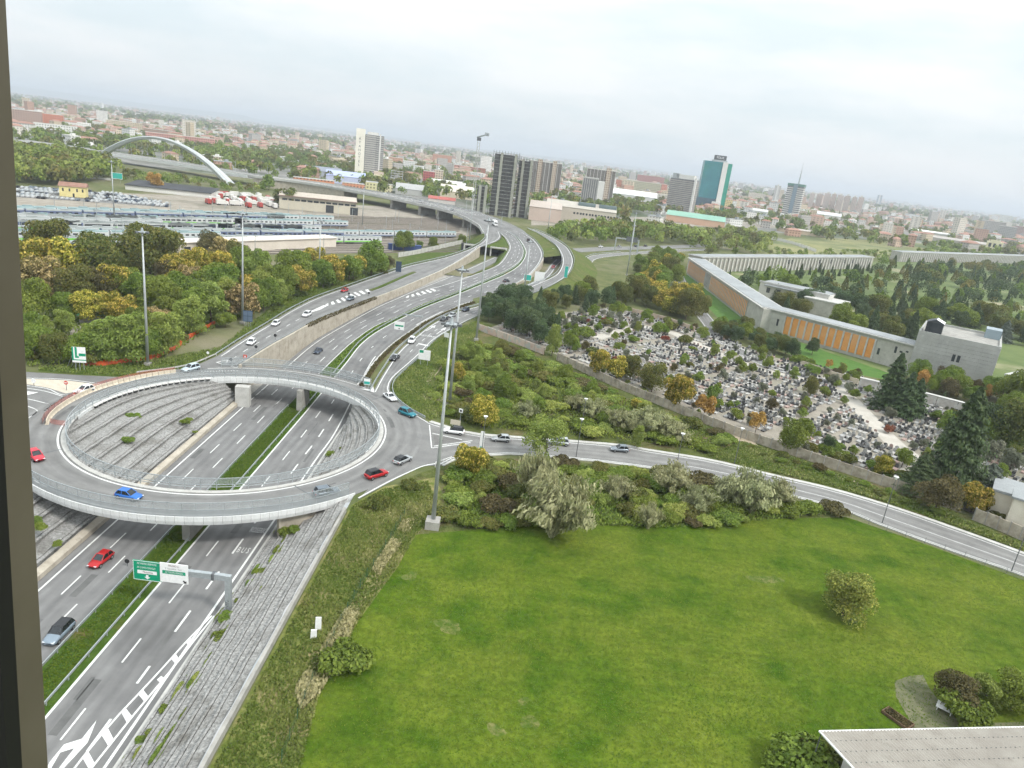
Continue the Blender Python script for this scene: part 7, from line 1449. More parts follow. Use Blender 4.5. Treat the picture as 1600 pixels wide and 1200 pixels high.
for px, py, wd in ((621, 334, 16), (703, 353, 16), (750, 369, 10), (660, 342, 14), (578, 325, 16)):
    b = W(px, py, 0); i = min(range(len(NE)), key=lambda k: (NE[k] - Vector((b.x, b.y, 0))).length); d = NE[min(i + 1, len(NE) - 1)] - NE[max(0, i - 1)]; n_ = Vector((d.y, -d.x, 0)).normalized(); c = NE[i] + n_ * (wd / 2 + 3)
    mb = MB(); mb.box((c.x, c.y, 3.4), (wd, 3.0, 6.9), math.atan2(n_.y, n_.x)); mb.build('pier', M_CONC, fly)
solid = [p for p in NE if -262 < p.x < -168]
mb = MB(); A = [Vector((p.x, p.y, 0)) for p in side(solid, 0.6)]; B = [Vector((p.x, p.y, 7.6)) for p in side(solid, 0.6)]; mb.strip(A, B); mb.strip([p + Vector((0, 0, 0)) for p in side(A, 16)], [p for p in side(B, 16)]); mb.add([A[0], B[0], side(B, 16)[0], side(A, 16)[0]], [(0, 1, 2, 3)]); mb.add([A[-1], B[-1], side(B, 16)[-1], side(A, 16)[-1]], [(0, 1, 2, 3)]); mb.build('approach_wall', M_WALLTAN, fly)
lampm = MB(); lampm.tube((0, 0, 0), (0, 0, 11), 0.16, 0.08, 6); lampm.bar((0, 0, 11), (1.6, 0, 11.2), 0.1); lampme = lampm.mesh('lamp_post', M_STEEL)
for k, p in enumerate(even(off(0.53), 38)[1:11]): obj('lamp_post', lampme, fly, p)
FR = Vector((-266.6, 639.2, 0)); ad = Vector((math.cos(R(154)), math.sin(R(154)), 0)); S_, h_ = 190.0, 31.0
ab = thing('arch_bridge', 'white tied-arch bridge at the far left', 'bridge'); M_ARCH = mat('arch_white', (0.413, 0.435, 0.435), (0.465, 0.488, 0.488), scale=0.1, rough=0.5)
ctr = [FR + ad * (S_ * t_) + Vector((0, 0, 4 * h_ * t_ * (1 - t_))) for t_ in [k / 48 for k in range(49)]]
mb = MB(); nrm = Vector((-ad.y, ad.x, 0)); rings = []
for i, c in enumerate(ctr):
    a, b = ctr[max(0, i - 1)], ctr[min(48, i + 1)]; tg = (b - a).normalized(); up = nrm.cross(tg) * -1; t_ = i / 48; wd = 1.7 + 2.6 * abs(t_ - 0.5) ** 2 * 4; hh = 1.4 + 1.5 * abs(t_ - 0.5) ** 2 * 4
    rings.append([c + nrm * wd + up * hh * 0.4, c + nrm * wd * 0.5 + up * hh, c - nrm * wd * 0.5 + up * hh, c - nrm * wd + up * hh * 0.4, c - nrm * wd * 0.6 - up * hh, c + nrm * wd * 0.6 - up * hh])
for k in range(6): mb.strip([r_[k] for r_ in rings], [r_[(k + 1) % 6] for r_ in rings])
mb.build('arch_rib', M_ARCH, ab, True)
hm = MB()
for k in range(8, 41, 2):
    c = ctr[k]
    if c.z > 11: hb = MB(); hb.tube((c.x, c.y, 8.6), (c.x, c.y, c.z - 1), 0.1, n=5); hb.build('hanger', M_STEEL, ab)
mb = MB(); dd = [p for p in DK if p.x < -262]; mb.sweep(dd, [(-1.2, -2.0), (-1.2, 0.2), (-0.55, 0.2), (-0.55, -2.0)]); mb.build('edge_girder', mat('white_girder', (0.62, 0.63, 0.63), rough=0.5), ab)

# ================================================================ LANDMARK BUILDINGS
def banded(name, base, col, win=(0.05, 0.055, 0.06), pitch=3.2, duty=0.45, cols=3.2, cduty=0.55):
    """wall with storeys of small windows too far off to tell apart singly"""
    m = mat(name, base, tuple(x * 1.12 for x in base), scale=0.05, rough=0.85, tint=0.07)
    t = m.node_tree; b = t.nodes['Principled BSDF']; src = b.inputs['Base Color'].links[0].from_socket
    tc_ = t.nodes.new('ShaderNodeTexCoord'); sx = t.nodes.new('ShaderNodeSeparateXYZ'); t.links.new(tc_.outputs['Object'], sx.inputs[0])
    def gate(sock, p, d):
        m1 = t.nodes.new('ShaderNodeMath'); m1.operation = 'DIVIDE'; m1.inputs[1].default_value = p; t.links.new(sock, m1.inputs[0]); m2 = t.nodes.new('ShaderNodeMath'); m2.operation = 'FRACT'; t.links.new(m1.outputs[0], m2.inputs[0]); m3 = t.nodes.new('ShaderNodeMath'); m3.operation = 'LESS_THAN'; m3.inputs[1].default_value = d; t.links.new(m2.outputs[0], m3.inputs[0]); return m3.outputs[0]
    ad_ = t.nodes.new('ShaderNodeMath'); ad_.operation = 'ADD'; t.links.new(sx.outputs[0], ad_.inputs[0]); t.links.new(sx.outputs[1], ad_.inputs[1])
    mu = t.nodes.new('ShaderNodeMath'); mu.operation = 'MULTIPLY'; t.links.new(gate(sx.outputs[2], pitch, duty), mu.inputs[0]); t.links.new(gate(ad_.outputs[0], cols, cduty), mu.inputs[1])
    ge = t.nodes.new('ShaderNodeNewGeometry'); sn = t.nodes.new('ShaderNodeSeparateXYZ'); t.links.new(ge.outputs['Normal'], sn.inputs[0]); ab_ = t.nodes.new('ShaderNodeMath'); ab_.operation = 'ABSOLUTE'; t.links.new(sn.outputs[2], ab_.inputs[0]); lt = t.nodes.new('ShaderNodeMath'); lt.operation = 'LESS_THAN'; lt.inputs[1].default_value = 0.5; t.links.new(ab_.outputs[0], lt.inputs[0])
    m4 = t.nodes.new('ShaderNodeMath'); m4.operation = 'MULTIPLY'; t.links.new(mu.outputs[0], m4.inputs[0]); t.links.new(lt.outputs[0], m4.inputs[1])
    mx = t.nodes.new('ShaderNodeMixRGB'); t.links.new(m4.outputs[0], mx.inputs[0]); t.links.new(src, mx.inputs[1]); mx.inputs[2].default_value = (*win, 1); t.links.new(mx.outputs[0], b.inputs['Base Color'])
    return m
def site(px, base_y, wpx, top_y, face=0.0):
    """ground place, width and height of a building from its outline; faces the viewer"""
    p = W(px, base_y, 0); f = math.cos(CAM_PITCH) * p.y + math.sin(CAM_PITCH) * CAM_H; wd = wpx * f / CAM_F
    lo, hi = 0.0, 200.0
    for _ in range(30):
        h = (lo + hi) / 2; q = proj((p.x, p.y, h)); 
        if q[1] > top_y: lo = h
        else: hi = h
    return p, wd, lo, -math.atan2(p.x, p.y) + face
M_SPAN = mat('tower_white', (0.60, 0.585, 0.55), (0.68, 0.665, 0.63), scale=0.05, rough=0.8); M_BANDW = mat('tower_band', (0.13, 0.13, 0.13), (0.20, 0.20, 0.195), scale=0.2, rough=0.4); M_SPANG = mat('tower_grey', (0.38, 0.365, 0.34), (0.46, 0.445, 0.42), scale=0.05, rough=0.8)
M_TERRA = mat('roof_tiles', (0.27, 0.15, 0.11), (0.35, 0.205, 0.155), scale=0.3, rough=0.9, tint=0.12)
# white tower with lettering
p, wd, h, rz = site(575, 282, 42, 208); t = thing('white_tower', 'tall white office tower with lettering down its blank side', 'tower', p, rz)
bx('core', t, mat('tower_cream', (0.70, 0.66, 0.56), (0.78, 0.74, 0.64), scale=0.05, rough=0.7), -wd / 2, -wd * 0.18, -4, 18, 0, h + 4); bx('body', t, M_BANDW, -wd * 0.18, wd / 2, 0, 18, 0, h - 2); n = 21
for k in range(n): z = 2 + k * (h - 4) / n; bx('floor_band', t, M_SPANG, -wd * 0.16, wd * 0.22, -0.5, 0.2, z, z + 1.7); bx('floor_band', t, M_SPANG, wd * 0.23, wd / 2 + 0.3, -0.2, 0.2, z, z + 1.2)
bx('fin', t, M_SPAN, wd * 0.34, wd * 0.39, -1.2, 0.1, 0, h); bx('roof_house', t, M_SPAN, -wd * 0.1, wd * 0.3, 3, 12, h - 2, h + 1.5); bx('podium', t, mat('podium_yellow', (0.52, 0.50, 0.30), (0.6, 0.57, 0.38), scale=0.1, rough=0.8), -wd * 0.1, wd * 0.5, -22, -5, 0, 9); bx('podium', t, mat('podium_pink', (0.52, 0.42, 0.36), rough=0.8), wd * 0.2, wd * 0.55, -14, -1, 9, 13)
for k, ch in enumerate('ATAHOTEL'): text('lettering', ch, 4.2, M_BLACK, t, (-wd * 0.36, -4.15, h * 0.86 - k * 4.6), (R(90), 0, 0))
# scaffolded towers
def scaffold(label, px, base_y, wpx, top_y, dep=18):
    p, wd, h, rz = site(px, base_y, wpx, top_y); t = thing('scaffolded_tower', label, 'tower', p, rz); bx('core', t, mat('raw_concrete', (0.10, 0.10, 0.095), (0.17, 0.165, 0.155), scale=0.12, rough=0.9), -wd / 2 + 1.5, wd / 2 - 1.5, 1.5, dep, 0, h - 1); n = int(h / 3.1); m_ = mat('scaffold_deck', (0.24, 0.235, 0.215), (0.33, 0.32, 0.295), scale=0.2, rough=0.8)
    for k in range(n + 1): z = k * h / n; bx('scaffold_deck', t, m_, -wd / 2, wd / 2, -0.2, 1.2, z, z + 0.35); bx('scaffold_deck', t, m_, wd / 2 - 0.8, wd / 2 + 0.3, 1.2, dep, z, z + 0.35)
    k = -wd / 2
    while k < wd / 2 + 0.1: bx('scaffold_pole', t, M_STEELD, k, k + 0.28, -0.4, -0.15, 0, h + 2.2); k += 2.6
    for q in (-0.22, 0.32): bx('hoist_shaft', t, mat('netting', (0.27, 0.28, 0.23), (0.34, 0.34, 0.29), scale=0.2, rough=0.9), wd * q, wd * q + 2.4, -0.9, -0.3, 0, h)
scaffold('taller dark tower wrapped in scaffolding beside the flyover', 781, 338, 40, 240); scaffold('lower dark scaffolded tower right of the taller one', 811, 340, 24, 250); scaffold('short scaffolded concrete frame left of the tall tower', 748, 335, 17, 290, 12)
# slab blocks with cream stair towers and white frames
def slab_block(label, px, base_y, wpx, top_y, segs, dep=14):
    p, wd, h, rz = site(px, base_y, wpx, top_y); t = thing('apartment_slab', label, 'apartment block', p, rz); bx('body', t, mat('slab_brown', (0.13, 0.115, 0.10), (0.19, 0.17, 0.15), scale=0.08, rough=0.7), -wd / 2, wd / 2, 0, dep, 0, h); mcs = banded('stair_cream', (0.42, 0.36, 0.28), None, (0.2, 0.09, 0.06), 3.1, 0.45, 2.6, 0.5)
    for a, b in segs: bx('stair_tower', t, mcs, wd * a, wd * b, -1.8, 2, 0, h + 3)
    for k in range(9): bx('white_frame', t, M_SPAN, wd * (k / 8 - 0.5) - 0.25, wd * (k / 8 - 0.5) + 0.25, -0.5, 0.1, 0, h + 0.4)
    bx('white_frame', t, M_SPAN, -wd / 2, wd / 2, -0.6, 0.1, h - 0.6, h + 0.6); bx('base', t, M_SPAN, -wd / 2, wd / 2, -2, -0.6, 0, 3); n = int(h / 3.1)
    for k in range(n): bx('balcony_band', t, mat('balcony_grey', (0.22, 0.20, 0.18), rough=0.8), -wd / 2 + 0.4, wd / 2 - 0.4, -0.25, 0.05, k * h / n + 1.6, k * h / n + 2.2)
slab_block('brown apartment slab with two cream stair towers', 846, 306, 52, 253, ((-0.22, -0.09), (0.22, 0.34))); slab_block('grey-brown apartment slab behind the striped tower', 932, 320, 44, 265, ((0.18, 0.34),))
p, wd, h, rz = site(922, 324, 34, 280); t = thing('striped_tower', 'office tower with dark vertical stripes and a white core', 'tower', p, rz); bx('body', t, M_BANDW, -wd / 2, wd * 0.22, 0, 14, 0, h); bx('core', t, M_SPAN, wd * 0.22, wd / 2, -1, 14, 0, h - 2); bx('top_band', t, M_SPANG, -wd / 2, wd * 0.22, -0.5, 14, h, h + 1.6)
for k in range(8): x = -wd / 2 + k * wd * 0.72 / 7.5; bx('fin', t, M_SPANG, x, x + 0.9, -0.6, 0.1, 0, h)
# banded office block with name, teal tower, spire tower
p, wd, h, rz = site(1058, 333, 40, 272, R(-14)); t = thing('banded_office_tower', 'grey office block with many floor bands beside the teal tower', 'tower', p, rz); bx('body', t, M_BANDW, -wd / 2, wd / 2, 0, 22, 0, h - 7); n = 17
for k in range(n): z = 3 + k * (h - 11) / n; bx('floor_band', t, mat('tower_taupe', (0.33, 0.30, 0.27), (0.42, 0.39, 0.355), scale=0.1, rough=0.8), -wd / 2 - 0.2, wd / 2 + 0.2, -0.5, 22.2, z, z + 1.35)
bx('end_wall', t, M_SPAN, wd / 2 - 2.4, wd / 2 + 0.6, -1.0, 3, 0, h - 4); bx('roof_house', t, M_SPAN, -wd * 0.3, wd * 0.4, 2, 14, h - 7, h - 1); bx('roof_tank', t, M_STEEL, -wd * 0.45, -wd * 0.2, 2, 10, h - 7, h); text('lettering', 'KONE', 6.0, M_WHITE, t, (-wd * 0.15, -0.9, 3.2), (R(90), 0, 0))
M_TEAL = mat('teal_glass', (0.015, 0.165, 0.20), (0.03, 0.225, 0.26), scale=0.05, rough=0.25, spec=0.5, c3=(0.02, 0.20, 0.16), s3=0.03, f3=(0.5, 0.65))
p, wd, h, rz = site(1108, 331, 42, 253, R(10)); t = thing('teal_tower', 'teal glass tower with a white core and rooftop sign', 'tower', p, rz); bx('body', t, M_TEAL, -wd / 2, wd * 0.16, 0, 20, h * 0.27, h); bx('core', t, M_SPAN, wd * 0.16, wd * 0.34, -1.5, 18, 0, h + 0.5); bx('body_side', t, mat('green_glass', (0.02, 0.24, 0.17), (0.03, 0.30, 0.22), scale=0.05, rough=0.25), wd * 0.34, wd / 2, 0, 20, 3, h - 1); bx('podium', t, mat('dark_glass', (0.04, 0.075, 0.10), (0.07, 0.11, 0.14), scale=0.1, rough=0.2), -wd * 0.62, wd * 0.1, -6, 16, 0, h * 0.27); bx('podium', t, M_SPAN, wd * 0.0, wd * 0.32, -9, -1.6, 0, h * 0.22)
for k in range(18): z = h * 0.28 + k * h * 0.71 / 18; bx('mullion', t, mat('teal_line', (0.01, 0.10, 0.11), rough=0.4), -wd / 2, wd * 0.15, -0.12, 0.05, z, z + 0.3)
for k in range(9): x = -wd / 2 + k * wd * 0.65 / 8; bx('mullion', t, MATS['teal_line'], x, x + 0.25, -0.1, 0.05, h * 0.27, h)
bx('roof_sign', t, mat('sign_dark', (0.05, 0.055, 0.06), rough=0.5), -wd * 0.18, wd * 0.26, 4, 7, h + 3, h + 10.5); bx('roof_house', t, M_STEEL, -wd * 0.22, wd * 0.3, 2, 14, h, h + 3); text('lettering', 'POLIX', 5.2, M_WHITE, t, (wd * 0.04, 3.9, h + 6.8), (R(90), 0, 0), sx=0.85)
p, wd, h, rz = site(1231, 345, 24, 289, R(-8)); t = thing('spire_tower', 'grey and white office tower with a tall spire', 'tower', p, rz); bx('body', t, M_BANDW, -wd / 2, wd / 2, 0, 20, 0, h); bx('core', t, mat('tower_slate', (0.20, 0.26, 0.31), rough=0.6), -wd * 0.12, wd * 0.12, -1.5, 8, 0, h + 1)
for k in range(16): z = 3 + k * (h - 6) / 16; bx('floor_band', t, M_SPAN, -wd / 2 - 0.2, -wd * 0.13, -0.5, 20.2, z, z + 1.6); bx('floor_band', t, M_SPAN, wd * 0.13, wd / 2 + 0.2, -0.5, 20.2, z, z + 1.6)
bx('crown', t, mat('tower_green', (0.10, 0.22, 0.17), rough=0.5), -wd / 2 - 0.4, wd / 2 + 0.4, -0.8, 20.5, h - 2, h + 2); mb = MB(); mb.tube((wd * 0.1, 6, h), (wd * 0.1, 6, h + 24), 1.5, 0.5, 8); mb.tube((wd * 0.1, 6, h + 24), (wd * 0.1, 6, h + 38), 0.4, 0.12, 6); mb.build('spire', M_STEEL, t)
# crane by the flyover
p, wd, h, rz = site(738, 325, 8, 220); t = thing('tower_crane', 'pale lattice tower crane behind the flyover', 'crane', p, rz)
for sx in (-1, 1):
    for sy in (-1, 1): bx('mast_leg', t, M_CONCL, sx * 1.1 - 0.25, sx * 1.1 + 0.25, sy * 1.1 - 0.25, sy * 1.1 + 0.25, 0, h)
for k in range(int(h / 3)): mb = MB(); s = 1 if k % 2 else -1; mb.bar((-1.1 * s, -1.1, k * 3), (1.1 * s, -1.1, k * 3 + 3), 0.3); mb.build('lattice_brace', M_CONCL, t)
bx('cabin', t, M_STEELD, -2, 2, -2, 2, h, h + 3); mb = MB(); mb.bar((-2, 0, h + 3), (9, -14, h + 7), 1.0, 1.2); mb.build('jib', M_STEEL, t); bx('counterweight', t, M_STEEL, 5, 9, -12, -9, h + 5, h + 8)
# ranks of far high-rises
M_RANK = banded('rank_beige', (0.50, 0.42, 0.37), None, (0.26, 0.22, 0.20), 3.0, 0.5, 4.0, 0.5)
for k, (px, by_, wp, ty) in enumerate(((1264, 334, 7, 302), (1275, 335, 8, 303), (1287, 337, 9, 302), (1297, 338, 7, 303), (1307, 340, 9, 305), (1318, 341, 8, 306), (1329, 342, 7, 308), (1339, 343, 8, 308), (1250, 331, 5, 301))):
    p, wd, h, rz = site(px, by_ - 6, wp, ty); t = thing('high_rise', 'beige high-rise in the rank right of the spire tower', 'apartment block', p, rz, 'rank of beige high-rises'); bx('body', t, M_RANK, -wd / 2, wd / 2, 0, 18, 0, h); bx('roof_house', t, M_SPAN, -wd * 0.2, wd * 0.2, 4, 12, h, h + 4)
for lab, px, by_, wp, ty, c in (('slim white tower between the teal and spire towers', 1209, 322, 9, 290, (0.52, 0.50, 0.47)), ('lone bluish tower far right of the rank', 1371, 322, 7, 305, (0.30, 0.34, 0.38))):
    p, wd, h, rz = site(px, by_, wp, ty); t = thing('slim_tower', lab, 'tower', p, rz); bx('body', t, banded('slim_' + str(px), c, None, tuple(x * 0.6 for x in c), 3.2, 0.5, 5, 0.7), -wd / 2, wd / 2, 0, 16, 0, h); bx('core', t, M_SPAN, -wd * 0.15, wd * 0.15, -1, 4, 0, h + 3)

# ---- blocks and sheds one can point to
def block(label, px, by_, wpx, ty, col, dep=16, name='building', roof='flat', face=0.0, win=True, cat='building', rcol=None):
    p, wd, h, rz = site(px, by_, wpx, ty, face); t = thing(name, label, cat, p, rz); key = 'wall_%02d%02d%02d' % tuple(int(c * 99) for c in col)
    m = banded(key, col, None, tuple(c * 0.35 for c in col), 3.2, 0.5, 3.4, 0.5) if win else mat(key + 'p', col, tuple(c * 1.15 for c in col), scale=0.05, rough=0.85)
    bx('wall', t, m, -wd / 2, wd / 2, 0, dep, 0, h)
    if roof == 'hip':
        e = 0.7; mb = MB(); rh = min(dep, wd) * 0.22; mb.add([(-wd / 2 - e, -e, h), (wd / 2 + e, -e, h), (wd / 2 + e, dep + e, h), (-wd / 2 - e, dep + e, h), (-wd / 2 + dep * 0.35, dep / 2, h + rh), (wd / 2 - dep * 0.35, dep / 2, h + rh)], [(0, 1, 5, 4), (1, 2, 5), (2, 3, 4, 5), (3, 0, 4), (3, 2, 1, 0)]); mb.build('roof', M_TERRA, t)
    elif roof == 'shed':
        mb = MB(); rh = dep * 0.12; mb.add([(-wd / 2 - .3, -.5, h), (wd / 2 + .3, -.5, h), (wd / 2 + .3, dep + .5, h), (-wd / 2 - .3, dep + .5, h), (-wd / 2 - .3, dep / 2, h + rh), (wd / 2 + .3, dep / 2, h + rh)], [(0, 1, 5, 4), (2, 3, 4, 5), (1, 2, 5), (3, 0, 4)]); mb.build('roof', mat('shed_%02d%02d%02d' % tuple(int(c * 99) for c in (rcol or (0.5, 0.5, 0.5))), rcol or (0.5, 0.5, 0.5), tuple(c * 1.15 for c in (rcol or (0.5, 0.5, 0.5))), scale=0.1, rough=0.7), t)
    else:
        bx('roof', t, mat('flat_roof_%02d%02d%02d' % tuple(int(c * 99) for c in rcol), rcol, tuple(c * 1.15 for c in rcol), scale=0.1, rough=0.8) if rcol else M_ROOFG, -wd / 2 + 0.4, wd / 2 - 0.4, 0.4, dep - 0.4, h + 0.01, h + 0.3); bx('parapet', t, M_SPAN, -wd / 2, wd / 2, -0.15, 0.4, h, h + 0.8)
    return t, wd, h
ORB, BRK, CRM, WHI, GRE = (0.44, 0.17, 0.10), (0.34, 0.15, 0.10), (0.50, 0.42, 0.30), (0.62, 0.61, 0.58), (0.32, 0.32, 0.31)
for a in (
 ('orange-red apartment block at the far left', 77, 199, 40, 178, ORB, 20), ('brown stepped building left of the orange-red block', 38, 200, 50, 172, (0.36, 0.25, 0.20), 30), ('long white office building below the orange-red block', 88, 212, 58, 195, WHI, 18), ('long dark low building right of the white office', 142, 216, 58, 207, (0.09, 0.10, 0.12), 20), ('blue hall behind the arch bridge', 196, 217, 38, 208, (0.05, 0.14, 0.42), 20),
 ('red and white striped apartment block behind the arch', 283, 231, 98, 212, (0.46, 0.24, 0.20), 16), ('brown apartment block left of the striped one', 248, 218, 42, 203, (0.32, 0.22, 0.16), 16), ('cream apartment group far behind the arch', 195, 204, 50, 190, CRM, 20), ('brick block among the trees left of the white tower', 130, 200, 30, 192, ORB, 16),
 ('long low orange building beside the flyover', 490, 292, 62, 280, (0.52, 0.22, 0.12), 14), ('second low orange building by the flyover', 552, 298, 34, 287, (0.52, 0.24, 0.14), 14), ('pale yellow building below the white tower', 588, 300, 34, 286, (0.55, 0.53, 0.30), 20), ('cream annex right of the yellow building', 606, 300, 14, 289, (0.66, 0.62, 0.44), 14),
 ('red office cube right of the steel frame', 669, 290, 18, 268, (0.38, 0.11, 0.10), 18), ('tan office block beside the red cube', 684, 291, 14, 266, (0.48, 0.41, 0.32), 18), ('salmon apartment block right of the white tower', 616, 258, 26, 246, (0.52, 0.30, 0.20), 16), ('white apartment block behind the salmon one', 640, 265, 22, 252, WHI, 16), ('orange apartment block with white roof', 690, 258, 30, 242, (0.52, 0.27, 0.18), 18), ('long brick row behind the scaffolded towers', 730, 272, 56, 260, BRK, 20), ('pair of white blocks far right of the white tower', 612, 240, 14, 232, WHI, 14),
 ('mixed coloured housing block behind the white mall', 1000, 305, 60, 284, (0.42, 0.40, 0.28), 18), ('red-brown tall block behind the coloured housing', 1015, 290, 42, 275, (0.40, 0.16, 0.12), 18), ('orange block at the left of the coloured housing', 968, 300, 16, 281, (0.52, 0.22, 0.14), 18), ('orange-red block beside the banded office', 1033, 305, 14, 288, (0.55, 0.22, 0.14), 18),
 ('small yellow house right of the teal tower', 1136, 327, 12, 312, (0.66, 0.52, 0.24), 14), ('cream apartment pair far behind the teal tower', 1180, 314, 24, 302, (0.58, 0.52, 0.42), 18), ('orange and cream row before the spire tower', 1203, 325, 34, 316, (0.52, 0.32, 0.22), 16),
 ('orange warehouse at the far right', 1428, 352, 22, 342, (0.58, 0.30, 0.12), 20), ('white hall beside the orange warehouse', 1424, 343, 20, 335, (0.68, 0.68, 0.66), 20), ('white chimney-like block at the far right', 1453, 358, 6, 345, WHI, 8), ('grey apartment slab group near the right edge', 1546, 368, 34, 346, (0.38, 0.36, 0.33), 16), ('grey grid-fronted apartment block near the right edge', 1568, 378, 24, 354, (0.36, 0.35, 0.33), 16), ('white flats before the skyline at the right', 1563, 352, 24, 336, (0.70, 0.69, 0.62), 14), ('red-brown block at the right edge', 1592, 374, 20, 354, (0.42, 0.30, 0.27), 16), ('ochre block among trees at the far right', 1518, 362, 20, 354, (0.60, 0.38, 0.14), 14)): block(*a)
for lab, px, by_, wp, ty, col, rc, dep in (
 ('blue-roofed hall left of the white tower', 540, 288, 60, 276, (0.45, 0.48, 0.62), (0.36, 0.40, 0.60), 40), ('grey-roofed hall behind the orange buildings', 505, 276, 56, 268, (0.30, 0.32, 0.35), (0.20, 0.22, 0.26), 40), ('white flat sheds right of the red cube', 700, 298, 54, 289, (0.55, 0.54, 0.50), (0.60, 0.59, 0.55), 40), ('beige shed with wide roof beside the scaffolded frame', 712, 310, 50, 300, (0.55, 0.48, 0.36), (0.52, 0.48, 0.40), 50), ('red-roofed low workshop beside the flyover', 690, 318, 42, 312, (0.56, 0.52, 0.48), (0.36, 0.10, 0.08), 20), ('grey hall behind the flyover deck', 640, 305, 44, 296, (0.40, 0.40, 0.38), (0.34, 0.34, 0.33), 40), ('pale green sheds right of the red cube', 720, 303, 40, 296, (0.58, 0.56, 0.5), (0.55, 0.56, 0.52), 30),
 ('beige warehouse with dark doors below the flyover', 497, 331, 116, 311, (0.50, 0.46, 0.37), (0.42, 0.37, 0.31), 22), ('long beige factory with small square windows', 905, 347, 110, 326, (0.46, 0.42, 0.35), (0.40, 0.37, 0.32), 40), ('pinkish factory hall right of the scaffolding', 850, 346, 50, 325, (0.50, 0.40, 0.34), (0.44, 0.38, 0.33), 40), ('white shopping mall behind the avenue', 985, 318, 78, 305, (0.58, 0.57, 0.54), (0.60, 0.60, 0.58), 60), ('green-roofed hall with arched front', 1085, 351, 90, 341, (0.52, 0.34, 0.24), (0.20, 0.36, 0.28), 40), ('long white-roofed shed at the right behind the meadow', 1457, 374, 66, 364, (0.58, 0.55, 0.49), (0.68, 0.67, 0.63), 20), ('grey shed row behind the cream arched house', 1500, 386, 80, 377, (0.42, 0.38, 0.33), (0.36, 0.33, 0.30), 24), ('brick arcade beside the far rail line', 1250, 366, 70, 360, (0.50, 0.40, 0.28), (0.42, 0.38, 0.34), 12), ('white industrial hall right of the spire tower', 1290, 348, 40, 336, (0.60, 0.58, 0.53), (0.52, 0.53, 0.53), 40), ('pale shed before the spire tower', 1178, 338, 38, 329, (0.58, 0.57, 0.54), (0.5, 0.5, 0.49), 30)): block(lab, px, by_, wp, ty, col, dep, 'shed', 'shed', 0.0, False, 'shed', rc)
# details on the beige warehouse and factory
p, wd, h, rz = site(497, 331, 116, 311); t = next(o for o in bpy.data.objects if o.get('label', '').startswith('beige warehouse'))
for k in range(12): bx('window', t, M_WIN, -wd / 2 + 2 + k * wd / 12.4, -wd / 2 + 5.5 + k * wd / 12.4, -0.15, 0.05, h * 0.68, h * 0.82)
for x in (0.1, 0.42): bx('door', t, M_WIN, wd * x, wd * x + 5.5, -0.2, 0.05, 0, h * 0.6)
bx('eaves', t, mat('brown_eaves', (0.22, 0.16, 0.13), rough=0.8), -wd / 2 - 1, wd / 2 + 1, -1.6, 0, h - 0.2, h + 0.4)
p, wd, h, rz = site(905, 347, 110, 326); t = next(o for o in bpy.data.objects if o.get('label', '').startswith('long beige factory'))
for k in range(5):
    for j in range(3): bx('window', t, M_WIN, -wd * 0.1 + k * wd * 0.13 + j * 3.2, -wd * 0.1 + k * wd * 0.13 + j * 3.2 + 1.8, -0.15, 0.05, h * 0.55, h * 0.7)
mb = MB()
for a, b in ((-wd * 0.05, wd * 0.2), (wd * 0.25, wd * 0.5)):
    A, B = [], []
    for k in range(9): ang = math.pi * k / 8; A.append(Vector((a, 8 + 7 - 7 * math.cos(ang), h + 5.5 * math.sin(ang)))); B.append(Vector((b, A[-1].y, A[-1].z)))
    q = MB(); q.strip(A, B); q.build('barrel_roof', mat('dark_green_roof', (0.045, 0.07, 0.07), (0.075, 0.105, 0.10), scale=0.1, rough=0.5), t)
# steel frame, arched cream house, blue container
p, wd, h, rz = site(619, 291, 18, 267); t = thing('steel_frame_building', 'open pale steel frame beside the white tower', 'building', p, rz)
for i in range(4):
    for k in range(2): bx('column', t, M_STEEL, -wd / 2 + i * wd / 3 - 0.3, -wd / 2 + i * wd / 3 + 0.3, k * 10, k * 10 + 0.6, 0, h)
for k in range(7): z = k * h / 6.2; bx('beam', t, M_CONCL, -wd / 2, wd / 2, -0.2, 0.4, z, z + 0.6); bx('floor_slab', t, M_BANDW, -wd / 2, wd / 2, 0.5, 10, z, z + 0.3)
p, wd, h, rz = site(1550, 395, 22, 378); t = thing('cream_house', 'cream house with arched windows behind the far wing', 'house', p, rz); mcy = mat('cream_yellow', (0.68, 0.62, 0.42), (0.74, 0.68, 0.48), scale=0.2, rough=0.8); bx('wall', t, mcy, -wd / 2, wd / 2, 0, 12, 0, h); bx('gable', t, mcy, -wd * 0.3, wd * 0.3, 0, 3, h, h + 2.5); bx('annex', t, mcy, wd / 2, wd * 0.72, -1, 10, 0, h * 0.4)
for x in (-0.36, -0.08, 0.24): bx('window', t, M_WIN, wd * x, wd * x + wd * 0.16, -0.15, 0.05, h * 0.5, h * 0.85)
bx('window', t, M_WIN, -wd * 0.15, wd * 0.1, -0.15, 0.05, h * 0.15, h * 0.3)
t = thing('container', 'dark blue container under the tree at the rail yard wall', 'container', W(632, 391, 0), R(20)); bx('box', t, mat('blue_container', (0.03, 0.06, 0.18), rough=0.6), -9, 9, -1.5, 1.5, 0, 3.2); bx('door_frame', t, M_STEELD, -9.1, -9.0, -1.4, 1.4, 0.1, 3.1)
panel_wall('pale wall along the edge of the rail yard below the container', [(622, 402), (655, 396), (690, 388), (725, 380)], 2.4, 5.0, M_CONCL)
panel_wall('white curved wall in the meadow behind the arcaded wing', [(1192, 372), (1215, 376), (1240, 382), (1258, 388), (1275, 394)], 3.0, 8.0, M_SPAN)

